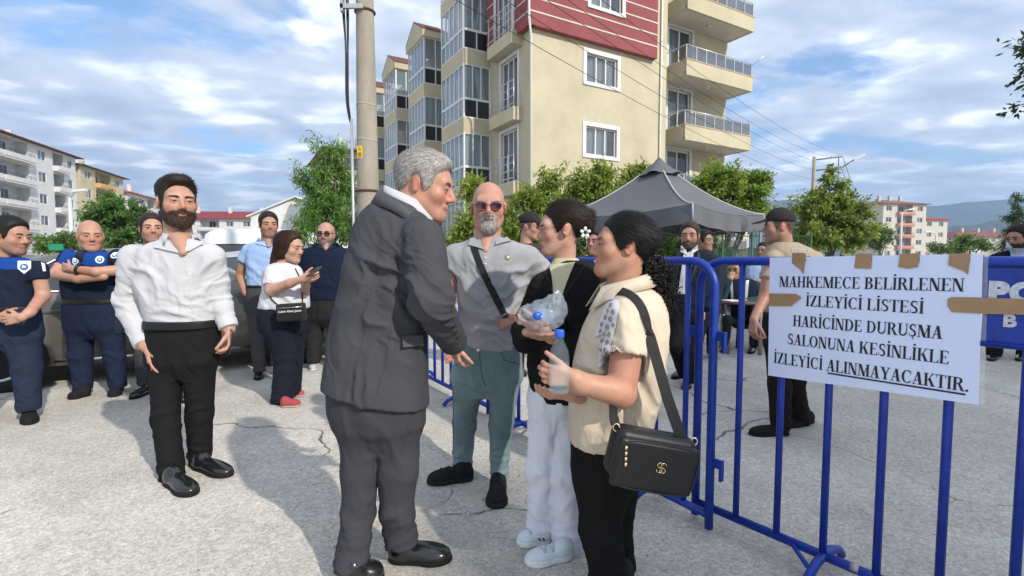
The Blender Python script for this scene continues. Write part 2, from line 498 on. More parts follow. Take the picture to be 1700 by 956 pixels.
    bp = node('ShaderNodeBump'); bp.inputs['Strength'].default_value = .55; bp.inputs['Distance'].default_value = .006; LK(h2.outputs[0], bp.inputs['Height']); LK(bp.outputs[0], b.inputs['Normal'])
    return m
g_ = MB(); S_ = 4500
g_.add([(-S_, -600, 0), (S_, -600, 0), (S_, 4600, 0), (-S_, 4600, 0)], [(0, 1, 2, 3)])
tag(g_.build('ground', asphalt()), kind='structure')
# worn white parking lines
pw = bpy.data.materials.new('worn_white_paint'); pw.use_nodes = True
t_ = pw.node_tree; b_ = t_.nodes['Principled BSDF']; b_.inputs['Base Color'].default_value = (.50, .49, .45, 1); b_.inputs['Roughness'].default_value = .85
nn = t_.nodes.new('ShaderNodeTexNoise'); nn.inputs['Scale'].default_value = 26; nn.inputs['Detail'].default_value = 6; nn.inputs['Roughness'].default_value = .75
tcn = t_.nodes.new('ShaderNodeTexCoord'); t_.links.new(tcn.outputs['Object'], nn.inputs['Vector'])
mr = t_.nodes.new('ShaderNodeMapRange'); mr.inputs['From Min'].default_value = .46; mr.inputs['From Max'].default_value = .60; mr.inputs['To Max'].default_value = .85
t_.links.new(nn.outputs[0], mr.inputs[0]); t_.links.new(mr.outputs[0], b_.inputs['Alpha'])
for k, (a, b, w) in enumerate((((705, 734), (752, 764), .07), ((722, 818), (878, 920), .085), ((785, 918), (850, 962), .085), ((846, 736), (900, 780), .05), ((852, 728), (912, 768), .04), ((1560, 622), (1790, 690), .10))):
    A0, B0 = G(*a), G(*b); d = (B0 - A0); d /= np.linalg.norm(d); n_ = np.array([-d[1], d[0], 0]) * w / 2
    rows_ = []
    for i in range(9):
        c = A0 + (B0 - A0) * i / 8 + np.array([0, 0, .004]); j = .012 * math.sin(i * 2.3 + k)
        rows_.append([c - n_ * (1 + j * 8), c + n_ * (1 + j * 6)])
    o = MB().grid(rows_, False).build('road_marking', pw); tag(o, kind='structure')
# ------------------------------------------------------------------ mountains
def ridge(name, dist, depth, pts, seed, col):
    rng = np.random.default_rng(seed); n = 90; px = np.linspace(pts[0][0], pts[-1][0], n)
    top = np.interp(px, [p[0] for p in pts], [p[1] for p in pts]) + np.interp(np.arange(n), np.arange(0, n, 3), rng.normal(0, 1.6, len(range(0, n, 3))))
    rows_ = []
    for k, f in enumerate((0, .25, .5, .78, 1.0, .7, 0)):
        r = []
        for i in range(n):
            c = A(px[i], 428, dist); zt = A(px[i], top[i], dist)[2]
            off = (k / 4.0 - 1) * depth
            jit = rng.normal(0, .05) if 0 < k < 4 else 0
            r.append((c[0], c[1] + off, max(-2, zt * (f + jit))))
        rows_.append(r)
    return tag(MB().grid(rows_, True).build(name, mat(name + '_forest', col, rough=1.0, noise=(.01, .35), noise2=(.05, .3))), kind='structure')
ridge('mountain_range', 2900, 500, [(1120, 372), (1230, 345), (1300, 328), (1380, 334), (1450, 340), (1540, 341), (1600, 336), (1680, 331), (1800, 326), (2100, 350), (2400, 380)], 2, (.030, .045, .030))
ridge('near_hills', 1500, 260, [(1450, 400), (1540, 392), (1580, 376), (1640, 367), (1700, 366), (1780, 372), (1900, 390), (2000, 410)], 5, (.045, .055, .035))
ridge('far_left_hills', 2900, 400, [(-400, 402), (-100, 396), (150, 398), (330, 395), (500, 400), (640, 412), (760, 420)], 8, (.035, .05, .032))

# loose grit and small stones lying on the asphalt
rng = np.random.default_rng(21); ng = 700; gy = rng.uniform(1.8, 7.5, ng); gx = rng.uniform(-1.05, 1.05, ng) * gy
tet = np.array([(1, 0, 0), (-.5, .87, 0), (-.5, -.87, 0), (0, 0, .9)]); gs = rng.uniform(.002, .0075, (ng, 1, 1)); an = rng.uniform(0, 6.28, ng)
rt = np.stack([np.cos(an), -np.sin(an), np.sin(an), np.cos(an)], 1).reshape(-1, 2, 2); tv = np.repeat(tet[None], ng, 0) * gs; tv[..., :2] = np.einsum('nij,nkj->nki', rt, tv[..., :2])
tv += np.stack([gx, gy, np.full(ng, .0005)], 1)[:, None]
tf = np.array([(0, 1, 3), (1, 2, 3), (2, 0, 3)]); TF = (np.arange(ng)[:, None, None] * 4 + tf).reshape(-1, 3)
gc = np.repeat(np.array([.16, .15, .13]) * rng.uniform(.4, 2.4, (ng, 1)), 4, 0)
tag(mesh_np('grit', tv.reshape(-1, 3), TF, mat('grit_stone', (.2, .2, .2), rough=.9, attr=True), None, gc, smooth=False), 'loose grit scattered over the worn asphalt', 'grit', kind='stuff')
# ------------------------------------------------------------------ buildings
def plaster(name, col, sc=1.2, am=.10): return mat(name, col, rough=.92, spec=.2, noise=(sc, am), noise2=(14, .05), bump=(60, .25, .004))
CREAM = plaster('cream_plaster', (.46, .415, .295), .8, .13); TAUPE = CREAM
REDP = plaster('red_plaster', (.24, .075, .078)); WHITEP = plaster('white_plaster', (.56, .555, .545)); SOFF = plaster('soffit_plaster', (.52, .49, .43))
PVC = mat('white_pvc', (.62, .62, .62), rough=.35); ALU = mat('aluminium', (.55, .56, .57), rough=.4, metal=.6); DGLASS = mat('dark_panel_glass', (.02, .024, .028), rough=.12, coat=.4)
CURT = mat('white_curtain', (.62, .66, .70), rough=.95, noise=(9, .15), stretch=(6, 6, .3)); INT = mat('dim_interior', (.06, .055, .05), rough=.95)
def glass_mat(name, col, alpha, rough=.03):
    m = mat(name, col, rough=rough, spec=1.0, alpha=alpha, coat=1.0); return m
GLASS = glass_mat('window_glass', (.10, .13, .15), .38); GLASSB = glass_mat('balcony_glass', (.22, .30, .34), .35); SMOKE = glass_mat('smoked_glass', (.10, .105, .11), .72, .12)
TILE = mat('roof_tiles', (.13, .045, .038), rough=.85, noise=(3, .2), bump=(20, .5, .03), stretch=(1, 8, 1)); GUTTER = mat('white_downpipe', (.66, .65, .62), rough=.5)
def wall(name, M, L0, L1, z0, z1, holes, material, parent, depth=.16, th=.25, skip=()):
    """a wall panel in local xz at y=0 facing -y, with real openings (x0,x1,z0,z1) and their reveals"""
    xs = sorted({L0, L1, *[h for q in holes for h in q[:2]]}); zs = sorted({z0, z1, *[h for q in holes for h in q[2:4]]})
    m = MB()
    for a, b in zip(xs[:-1], xs[1:]):
        for c, d in zip(zs[:-1], zs[1:]):
            if any(q[0] - 1e-6 <= a and b <= q[1] + 1e-6 and q[2] - 1e-6 <= c and d <= q[3] + 1e-6 for q in holes): continue
            m.add([M @ Vector(v) for v in ((a, 0, c), (b, 0, c), (b, 0, d), (a, 0, d))], [(0, 1, 2, 3)])
    for (a, b, c, d) in holes:
        P = [(a, c), (b, c), (b, d), (a, d)]
        for i in range(4):
            (x0, y0), (x1, y1) = P[i], P[(i + 1) % 4]
            m.add([M @ Vector(v) for v in ((x0, 0, y0), (x0, depth, y0), (x1, depth, y1), (x1, 0, y1))], [(0, 1, 2, 3)])
    return m.build(name, material, parent, recalc=False)
def window(M, x0, x1, z0, z1, parent, y=.10, panes=2, trim=None, curtain=True, glass=None, fr=.06, frame_mat=None, name='window', inner=True, tmat=None, transom=None):
    """frame, mullions, one pane object per light, curtain behind; trim = width of a raised surround"""
    FM = frame_mat or PVC
    f = MB(); f.box(x0, x1, y - .03, y + .03, z0, z0 + fr, M); f.box(x0, x1, y - .03, y + .03, z1 - fr, z1, M)
    f.box(x0, x0 + fr, y - .03, y + .03, z0 + fr, z1 - fr, M); f.box(x1 - fr, x1, y - .03, y + .03, z0 + fr, z1 - fr, M)
    w = (x1 - x0 - 2 * fr) / panes
    for k in range(1, panes):
        xm = x0 + fr + k * w; f.box(xm - fr * .5, xm + fr * .5, y - .028, y + .028, z0 + fr, z1 - fr, M)
    if transom: f.box(x0 + fr, x1 - fr, y - .026, y + .026, transom - fr * .4, transom + fr * .4, M)
    o = f.build(name, FM, parent)
    for k in range(panes):
        a = x0 + fr + k * w + .01; MB().box(a, a + w - .02, y + .004, y + .012, z0 + fr, z1 - fr, M).build('pane', glass or GLASS, o)
    if inner:
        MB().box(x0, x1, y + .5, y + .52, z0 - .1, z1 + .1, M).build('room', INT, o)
        if curtain:
            c = MB(); nS = 22
            for (ca, cb) in ((x0 + .02, x0 + (x1 - x0) * random.uniform(.55, .98)),):
                rws = [[M @ Vector((ca + (cb - ca) * i / nS, y + .12 + .025 * math.sin(i * 1.9) + .01 * math.sin(i * .7), zz)) for i in range(nS + 1)] for zz in (z0, z1)]
                c.grid(rws, True)
            c.build('curtain', CURT, o)
    if trim:
        t = MB(); T = trim
        t.box(x0 - T, x1 + T, -.04, 0.003, z1, z1 + T, M); t.box(x0 - T, x1 + T, -.055, 0.003, z0 - T * .8, z0, M)
        t.box(x0 - T, x0, -.04, .003, z0, z1, M); t.box(x1, x1 + T, -.04, .003, z0, z1, M)
        t.build('surround', tmat or PVC, o)
    return o
random.seed(11)
def main_building():
    C = (.76, 19.4, 0); M = frame(C, (.869, .495, 0))
    R_ = thing('apartment_building', 'tall cream apartment block with red upper cladding and glazed balconies', 'building')
    ZT, ZT2 = 15.1, 12.75
    win = [(2.62, 4.27, z, z + 1.16) for z in (2.70, 5.63, 8.56, 11.5)]
    wall('wall', M, 0, 7.2, 0, ZT, win, CREAM, R_)
    for w_ in win:
        lift = w_[2] > 10
        window(M if not lift else M @ Matrix.Translation((0, -.25, 0)), *w_, R_, panes=3, trim=.17)
    # red cladding in front of the top storeys
    MR = M @ Matrix.Translation((0, -.25, 0)); h4 = [win[3]]
    wall('cladding', MR, -.25, 6.34, 10.12, ZT, h4, REDP, R_, depth=.3)
    c = MB(); c.box(-.25, 6.34, .002, .25, 10.10, 10.118, MR); c.box(6.335, 6.34, 0.001, .25, 10.12, ZT, MR); c.build('cladding_edge', REDP, R_)
    for k in range(10):
        z = 10.58 + k * .5
        if z > ZT: break
        if h4[0][2] - .2 < z < h4[0][3] + .18:
            for a, b in ((-.25, h4[0][0] - .18), (h4[0][1] + .18, 6.34)): MB().box(a, b, -.012, .01, z, z + .055, MR).build('stripe', SOFF, R_)
        else: MB().box(-.25, 6.34, -.012, .01, z, z + .055, MR).build('stripe', SOFF, R_)
    # side facade (local frame turned so that -y looks to the left)
    MS = frame(M @ Vector((0, 24.0, 0)), Vector((.495, -.869, 0)))        # local x runs back to the corner, x = 24 - t
    tx = lambda t: 24.0 - t
    fw = [(tx(2.45), tx(1.05), z, z + 2.12) for z in (1.6, 4.5, 7.42, 10.34)]
    wall('wall', MS, tx(6.1), 24.0, 0, ZT, fw, CREAM, R_); wall('wall', MS, 0, tx(6.1), 0, ZT2, [], CREAM, R_)
    bw = MB(); bw.add([M @ Vector(v) for v in ((0, 6.1, ZT2), (12.65, 6.1, ZT2), (12.65, 6.1, ZT), (0, 6.1, ZT))], [(0, 1, 2, 3)]); bw.build('wall', CREAM, R_)
    for i, w_ in enumerate(fw):
        MM = MS if i < 3 else MS @ Matrix.Translation((0, -.25, 0))
        o = window(MM, *w_, R_, panes=3, trim=.14)
        # ledge and railing
        MB().box(w_[0] - .35, w_[1] + .35, -.42 if i < 3 else -.5, 0.002, w_[2] - .62, w_[2] - .10, MS).build('ledge', CREAM, R_)
        rl = MB(); y = -.36 if i < 3 else -.46
        for zz in (.05, .35, .65, .95): rl.tube([MS @ Vector((w_[0] - .28, y, w_[2] + zz)), MS @ Vector((w_[1] + .28, y, w_[2] + zz))], .016, 6)
        ro = rl.build('railing', ALU, R_)
        for k in range(5):
            x = w_[0] - .28 + (w_[1] - w_[0] + .56) * k / 4; MB().tube([MS @ Vector((x, y, w_[2] - .1)), MS @ Vector((x, y, w_[2] + 1.0))], .02, 6).build('rail_post', ALU, ro)
    wall('cladding', MS @ Matrix.Translation((0, -.25, 0)), tx(3.3), tx(-.25), 10.12, ZT, [fw[3]], REDP, R_, depth=.3)
    for k in range(10):
        z = 10.58 + k * .5
        for a, b in ((tx(3.3), fw[3][0] - .15), (fw[3][1] + .15, tx(-.25))):
            if z < 12.6: MB().box(a, b, -.262, -.24, z, z + .055, MS).build('stripe', SOFF, R_)
    e = MB(); e.box(tx(3.3), tx(-.25), -.25, .0, 10.10, 10.118, MS); e.build('cladding_edge', REDP, R_)
    # glazed bays
    for i in range(5):
        t0 = 3.47 + 4.95 * i; t1 = t0 + 2.56
        if t1 > 24: break
        bay = MB()
        x0, x1 = tx(t1), tx(t0); dp = 1.31
        levels = [(.95, 1.6), (3.88, 4.52), (6.80, 7.44), (9.72, 10.36), (12.64, 13.2)] if i == 0 else [(.95, 1.6), (3.88, 4.52), (6.80, 7.44), (9.72, 10.36)]
        for (za, zb) in levels:
            MB().box(x0, x1, -dp, -.002, za, zb, MS).build('parapet', CREAM, R_)
        tops = [l[0] for l in levels[1:]] + [(ZT if i == 0 else 12.7)]
        for li, ((za, zb), zt) in enumerate(zip(levels, tops)):
            zr = zb + .82
            # front
            o = window(MS @ Matrix.Translation((0, -dp + .04, 0)), x0, x1, zr, zt, R_, y=0.0, panes=5, fr=.05, glass=GLASSB, inner=False, name='glazing', frame_mat=ALU if False else PVC)
            w2 = window(MS @ Matrix.Translation((0, -dp + .04, 0)), x0, x1, zb, zr - .002, R_, y=0.0, panes=5, fr=.05, glass=GLASSB, inner=False, name='lower_glazing')
            # side towards the camera: local frame along the depth
            MQ = frame(MS @ Vector((x1 - .04, -dp, 0)), (MS.to_3x3() @ Vector((0, 1, 0))))
            MQ = MQ @ Matrix.Translation((0, 0, 0))
            o2 = window(MQ, 0, dp, zr, zt, R_, y=0.0, panes=3 if i == 0 else 2, fr=.05, glass=GLASSB, inner=False, name='glazing')
            window(MQ, 0, dp, zb, zr - .002, R_, y=0.0, panes=2, fr=.05, glass=DGLASS, inner=False, name='lower_glazing')
            # curtain and dim room behind
            if random.random() < .75:
                nS = 26; ca = random.uniform(0, .3); cc = MB()
                cc.grid([[MS @ Vector((x0 + .1 + (x1 - x0 - .2) * (ca + (1 - ca) * k / nS), -dp + .16 + .03 * math.sin(k * 1.8), zz)) for k in range(nS + 1)] for zz in (zb + .05, zt - .02)], True)
                if random.random() < .7: cc.grid([[MS @ Vector((x1 - .16 + .02 * math.sin(k * 1.7), -dp + .15 + (dp * random.choice((.5, .9))) * k / 14, zz)) for k in range(15)] for zz in (zb + .05, zt - .02)], True)
                cc.build('curtain', CURT, o)
        zr0 = (ZT if i == 0 else 12.7)
        if i:
            g = MB(); xm = (x0 + x1) / 2
            g.prism([(x0 - .1, zr0), (x1 + .1, zr0), (x1 + .1, zr0 + .35), (xm, zr0 + 1.15), (x0 - .1, zr0 + .35)], -dp - .08, .0, MS); g.build('bay_gable', CREAM, R_)
            rf = MB()
            for (xa, xb, s) in ((x1 + .12, xm, 1), (x0 - .12, xm, -1)):
                q = [(xa, zr0 + .34), (xb, zr0 + 1.16), (xb, zr0 + 1.21), (xa, zr0 + .39)]; rf.prism(q if s > 0 else q[::-1], -dp - .09, .0, MS)
            rf.build('bay_roof', TILE, R_)
    # recessed end with open balconies
    wall('wall', M @ Matrix.Translation((0, 1.0, 0)), 7.2, 12.65, 0, ZT, [(8.35, 9.95, z, z + 2.05) for z in (1.75, 4.62, 7.52, 10.44)], CREAM, R_)
    for z in (1.75, 4.62, 7.52, 10.44): window(M @ Matrix.Translation((0, 1.0, 0)), 8.35, 9.95, z, z + 2.05, R_, panes=2, trim=.14, fr=.09)
    s_ = MB(); s_.add([M @ Vector(v) for v in ((7.2, 0, 0), (7.2, 1.0, 0), (7.2, 1.0, ZT), (7.2, 0, ZT))], [(0, 1, 2, 3)]); s_.add([M @ Vector(v) for v in ((12.65, 1.0, 0), (12.65, 6.1, 0), (12.65, 6.1, ZT), (12.65, 1.0, ZT))], [(0, 1, 2, 3)])
    s_.add([M @ Vector(v) for v in ((0, 24, 0), (0, 24, ZT2), (12.65, 24, ZT2), (12.65, 24, 0))], [(0, 1, 2, 3)]); s_.add([M @ Vector(v) for v in ((12.65, 6.1, 0), (12.65, 24, 0), (12.65, 24, ZT2), (12.65, 6.1, ZT2))], [(0, 1, 2, 3)])
    s_.build('wall', CREAM, R_, recalc=False)
    for zb in (.95, 3.87, 6.77, 9.68, 12.58):
        MB().box(7.95, 12.7, -.45, .995, zb, zb + .14, M).build('balcony_slab', SOFF, R_)
        p = MB(); p.box(7.95, 12.7, -.47, -.35, zb - .02, zb + .67, M); p.box(7.93, 8.05, -.35, .99, zb - .02, zb + .67, M); p.box(12.6, 12.72, -.35, .99, zb - .02, zb + .67, M)
        bp = p.build('balcony_parapet', CREAM, R_)
        cp = MB(); cp.box(7.90, 12.75, -.50, -.32, zb + .67, zb + .70, M); cp.build('coping', mat('stone_coping', (.50, .40, .30), rough=.7), R_)
        for k in range(8):
            x = 7.99 + (12.66 - 7.99) * k / 7; MB().box(x - .02, x + .02, -.43, -.39, zb + .70, zb + 1.32, M).build('rail_post', ALU, R_)
            if k < 7: MB().box(x + .03, x + (12.66 - 7.99) / 7 - .03, -.414, -.406, zb + .74, zb + 1.26, M).build('rail_glass', SMOKE, R_)
        r = MB(); r.tube([M @ Vector((7.97, -.41, zb + 1.33)), M @ Vector((12.68, -.41, zb + 1.33))], .022, 6); r.tube([M @ Vector((7.99, -.41, zb + 1.33)), M @ Vector((7.99, .9, zb + 1.33))], .022, 6); r.tube([M @ Vector((12.66, -.41, zb + 1.33)), M @ Vector((12.66, .9, zb + 1.33))], .022, 6)
        r.build('handrail', ALU, R_)
        for y0 in (0.0, .45): MB().box(7.985, 7.995, -.36 + y0, .02 + y0, zb + .74, zb + 1.26, M).build('rail_glass', SMOKE, R_)
        l = MB(); l.lathe([(0, -.12), (.09, -.10), (.12, -.02), (.12, 0)], tuple(M @ Vector((10.2, .2, zb - .001))), 12); l.build('soffit_lamp', mat('frosted_lamp', (.55, .54, .5), rough=.4), R_)
    # roof
    rr = MB(); rr.add([M @ Vector(v) for v in ((0, 6.1, ZT2), (12.65, 6.1, ZT2), (12.65, 24, ZT2), (0, 24, ZT2))] + [M @ Vector((6.3, 6.1, ZT2 + 1.6)), M @ Vector((6.3, 19, ZT2 + 1.6))], [(0, 4, 5, 3), (1, 2, 5, 4), (2, 3, 5)]); rr.build('roof', TILE, R_)
    rf = MB(); o_ = .45
    A_ = [(-o_, -o_), (12.65 + o_, -o_), (12.65 + o_, 6.1 + o_), (-o_, 6.1 + o_)]
    rf.add([M @ Vector((x, y, ZT)) for x, y in A_] + [M @ Vector((x, y, ZT + .25)) for x, y in A_], [(0, 1, 2, 3), (0, 1, 5, 4), (1, 2, 6, 5), (2, 3, 7, 6), (3, 0, 4, 7)]); rf.build('eaves', SOFF, R_)
    rt = MB(); rt.add([M @ Vector((x, y, ZT + .25)) for x, y in A_] + [M @ Vector((3.0, 3.05, ZT + 1.8)), M @ Vector((9.6, 3.05, ZT + 1.8))], [(0, 1, 5, 4), (1, 2, 5), (2, 3, 4, 5), (3, 0, 4)]); rt.build('roof', TILE, R_)
    # downpipes
    for pts, nm in (([(6.79, -.06, ZT), (6.79, -.06, .1)], 'downpipe'), ([(-.06 - .28, -.06 - .28, ZT), (-.34, -.34, 10.3), (-.10, -.10, 9.75), (-.08, -.08, .1)], 'downpipe')):
        o = MB().tube([M @ Vector(p) for p in pts], .045, 8).build(nm, GUTTER, R_)
    for z in (3, 5, 7, 9, 11, 13): MB().tube([M @ Vector((6.79 + .055 * math.cos(a), -.06 + .055 * math.sin(a), z)) for a in np.linspace(0, 5.9, 10)], .008, 4, closed=True).build('pipe_clip', ALU, R_)
    # satellite arm on the second balcony
    d_ = MB(); d_.tube([M @ Vector((12.6, -.5, 10.9)), M @ Vector((13.2, -.9, 11.5))], .02, 6); d_.build('laundry_arm', ALU, R_)
main_building()

def row_building(name, label, O, u, L, H, floors, wmat, sect, roofh=1.6, depth=12, roofmat=None, zs=2.9, trimm=None):
    """sect: list of (s0, s1, kind); kind 'win' | 'bal' | 'small'. front is the local -y side"""
    M = frame(O, u); R_ = thing(name, label, 'building')
    holes = []
    z1 = H - floors * zs
    for (a, b, kind) in sect:
        for f in range(floors):
            z = z1 + f * zs
            if kind == 'win': m = (a + b) / 2; holes.append((m - .85, m + .85, z + .95, z + 2.25, 'w'))
            elif kind == 'small': m = (a + b) / 2; holes.append((m - .6, m + .6, z + 1.0, z + 2.2, 'w'))
            elif kind == 'bal': holes.append((a + .25, b - .25, z + .15, z + 2.62, 'b'))
    wall('wall', M, 0, L, 0, H, [h[:4] for h in holes], wmat, R_, depth=.14)
    s_ = MB()
    for q in (((0, 0), (0, depth)), ((0, depth), (L, depth)), ((L, depth), (L, 0))):
        s_.add([M @ Vector((*q[0], 0)), M @ Vector((*q[0], H)), M @ Vector((*q[1], H)), M @ Vector((*q[1], 0))], [(0, 1, 2, 3)])
    s_.build('wall', wmat, R_, recalc=False)
    for h in holes:
        if h[4] == 'w':
            window(M, *h[:4], R_, panes=2, fr=.07, curtain=random.random() < .7)
        else:
            b = MB(); a0, a1, z0, z1_ = h[:4]; D = 1.3
            b.add([M @ Vector(v) for v in ((a0, .14, z0), (a1, .14, z0), (a1, D, z0), (a0, D, z0), (a0, .14, z1_), (a1, .14, z1_), (a1, D, z1_), (a0, D, z1_))], [(0, 1, 2, 3), (4, 7, 6, 5), (3, 2, 6, 7), (0, 3, 7, 4), (1, 5, 6, 2)])
            b.build('balcony_recess', wmat, R_, recalc=False)
            window(M @ Matrix.Translation((0, D - .1, 0)), a0 + (a1 - a0) * .35, a0 + (a1 - a0) * .35 + 1.6, z0 + .05, z0 + 2.1, R_, y=0, panes=2, inner=False, glass=DGLASS)
            pb = MB(); pb.box(a0 - .1, a1 + .1, -.75, .12, z0 - .16, z0, M); pb.box(a0 - .1, a1 + .1, -.75, -.66, z0 - .28, z0 + .55, M); pb.box(a0 - .1, a0 - .02, -.66, .0, z0, z0 + .55, M); pb.box(a1 + .02, a1 + .1, -.66, .0, z0, z0 + .55, M)
            pb.build('balcony_parapet', trimm or wmat, R_)
            rl = MB()
            for zz in (.75, .95): rl.tube([M @ Vector((a0 - .06, -.71, z0 + zz)), M @ Vector((a1 + .06, -.71, z0 + zz))], .025, 5)
            for k in range(7): x = a0 + (a1 - a0) * k / 6; rl.tube([M @ Vector((x, -.71, z0 + .5)), M @ Vector((x, -.71, z0 + .95))], .02, 4)
            rl.build('railing', mat('dark_iron', (.03, .03, .03), rough=.5), R_)
    if roofh:
        o_ = .8; rt = MB(); q = [(-o_, -o_), (L + o_, -o_), (L + o_, depth + o_), (-o_, depth + o_)]
        rt.add([M @ Vector((x, y, H)) for x, y in q] + [M @ Vector((depth * .45, depth / 2, H + roofh)), M @ Vector((L - depth * .45, depth / 2, H + roofh))] + [M @ Vector((x, y, H - .12)) for x, y in q],
               [(0, 1, 5, 4), (1, 2, 5), (2, 3, 4, 5), (3, 0, 4), (6, 7, 1, 0), (7, 8, 2, 1), (8, 9, 3, 2), (9, 6, 0, 3), (6, 9, 8, 7)])
        ro = rt.build('roof', roofmat or TILE, R_, recalc=False)
        for k in range(3):
            x = L * (.25 + .25 * k); MB().box(x - .35, x + .35, depth * .35, depth * .35 + .6, H + .3, H + roofh + .9, M).build('chimney', WHITEP if roofmat is None else wmat, ro)
    return R_
u = (-.283, .959, 0)
row_building('apartment_building', 'white five-storey block with recessed balconies at the left edge', (-59.0, 52.85, 0), u, 23.3, 16.4, 5, WHITEP, [(.6, 6.5, 'bal'), (6.6, 12.6, 'bal'), (13.6, 16.8, 'win'), (17.4, 20.4, 'bal'), (20.6, 23.0, 'small')], roofh=1.4)
row_building('apartment_building', 'cream and yellow block behind the left street tree', (-65.9, 76.3, 0), u, 14.0, 15.6, 5, plaster('yellow_plaster', (.48, .42, .29)), [(.4, 4.0, 'win'), (4.2, 9.6, 'bal'), (10, 13.6, 'win')], trimm=plaster('orange_plaster', (.52, .33, .15)), roofh=1.3, roofmat=mat('grey_roof', (.10, .09, .085), rough=.9))
row_building('apartment_building', 'lower house with orange tiled roof behind the yellow block', (-70.2, 91.0, 0), u, 17.0, 13.4, 4, WHITEP, [(.6, 4, 'win'), (4.4, 8, 'win'), (8.4, 12, 'bal'), (12.4, 16.4, 'win')], roofh=2.0, roofmat=mat('orange_tiles', (.34, .11, .06), rough=.85, noise=(2, .2)))
row_building('apartment_building', 'distant white block with dark red roof behind the white van', (-86, 120, 0), (1, .06, 0), 31.0, 10.9, 3, WHITEP, [(1, 5, 'win'), (5.5, 9.5, 'win'), (10, 15, 'bal'), (15.5, 19, 'win'), (19.5, 23, 'win'), (23.5, 27, 'bal'), (27.2, 30.5, 'win')], roofh=2.2, roofmat=mat('crimson_roof', (.20, .030, .035), rough=.8, noise=(1, .15)), depth=11)
row_building('apartment_building', 'distant white block with red roof left of the white gable hall', (-52, 128, 0), (1, -.1, 0), 12.0, 9.0, 3, WHITEP, [(.6, 4, 'win'), (4.4, 8, 'win'), (8.2, 11.5, 'win')], roofh=2.0, roofmat=mat('crimson_roof', (.2, .03, .035)), depth=11)
# white gable hall
def hall():
    R_ = thing('hall', 'white gable-roofed hall behind the green tree', 'building'); M = frame((-31.5, 60, 0), (1, .05, 0))
    m = MB(); m.prism([(0, 0), (10, 0), (10, 6.4), (5.4, 8.6), (0, 6.4)], 0, 16, M); m.build('wall', plaster('bright_white_wall', (.62, .62, .61)), R_)
    r = MB()
    for (xa, za, xb, zb) in ((-.4, 6.25, 5.4, 8.66), (10.4, 6.25, 5.4, 8.66)): r.prism([(xa, za), (xb, zb), (xb, zb + .14), (xa, za + .14)], -.35, 16.3, M)
    r.build('roof', plaster('pale_roof_sheet', (.66, .66, .66)), R_)
    wall('gable_front', M @ Matrix.Translation((0, -.02, 0)), .3, 9.7, 0, 5.8, [(1.5, 3.5, 2.6, 4.0), (6, 8, 2.6, 4.0)], plaster('bright_white_wall', (.62, .62, .61)), R_)
    for x in (1.5, 6): window(M @ Matrix.Translation((0, -.02, 0)), x, x + 2, 2.6, 4.0, R_, panes=2)
hall()
# pale low block just beyond the concrete pole
row_building('apartment_building', 'small pale building with projecting eaves glimpsed beside the concrete pole', (-17.0, 47, 0), (.869, .495, 0), 7, 11.6, 3, plaster('pale_plaster', (.50, .48, .43)), [(.5, 3.5, 'win'), (3.6, 6.6, 'win')], roofh=1.0, depth=10)
# right-hand blocks
PINK = plaster('pink_plaster', (.50, .24, .20)); CRW = plaster('cream_white_plaster', (.48, .45, .39))
b1 = row_building('apartment_building', 'cream block with pink bands and brown roof on the far right', (95.5, 128, 0), (1, .18, 0), 13.2, 15.4, 5, CRW, [(.3, 3.2, 'win'), (4, 9.2, 'bal'), (9.8, 12.8, 'win')], trimm=PINK, roofh=1.6, roofmat=mat('brown_roof', (.20, .10, .07), rough=.85), depth=12)
row_building('apartment_building', 'white and red block with bright red roof beside the cream block', (110.5, 136, 0), (1, .25, 0), 11.5, 12.0, 4, CRW, [(.2, 2.6, 'small'), (3, 6.8, 'win'), (7.2, 11, 'win')], trimm=REDP, roofh=1.5, roofmat=mat('bright_red_roof', (.34, .04, .04), rough=.7), depth=12)
row_building('apartment_building', 'low distant row with brownish red roof at the right', (160, 178, 0), (1, .1, 0), 26, 9.0, 3, CRW, [(.4, 4, 'win'), (4.4, 8, 'win'), (8.4, 12, 'win'), (12.4, 16, 'win'), (16.4, 20, 'win'), (20.4, 25, 'win')], roofh=2.4, roofmat=mat('brown_red_roof', (.20, .07, .06), rough=.85), depth=12)
row_building('apartment_building', 'far pale house with red-brown top floor behind the tent trees', (13.0, 36, 0), (.9, .43, 0), 6.0, 7.6, 2, plaster('salmon_plaster', (.55, .50, .44)), [(.4, 3, 'small'), (3.2, 5.8, 'win')], roofh=1.3, roofmat=mat('brown_roof', (.2, .1, .07)), depth=8)
# unseen block added behind the camera, placed to throw shade over the barriers
def shade_block():
    R_ = row_building('added_shade_building', 'large pale unseen building added behind the camera to shade the barriers', (17.7, -1.6, 0), (-.5, -.866, 0), 11.0, 12.0, 4, plaster('grey_stone_plaster', (.42, .41, .39)), [(.4, 3.6, 'win'), (3.8, 7.2, 'win'), (7.4, 10.6, 'win')], roofh=0, depth=14)
    M = frame((17.7, -1.6, 0), (-.5, -.866, 0)); MB().box(-.2, 11.2, -.2, 14.2, 12.0, 12.25, M).build('roof', mat('grey_roof', (.1, .09, .085)), R_)
shade_block()
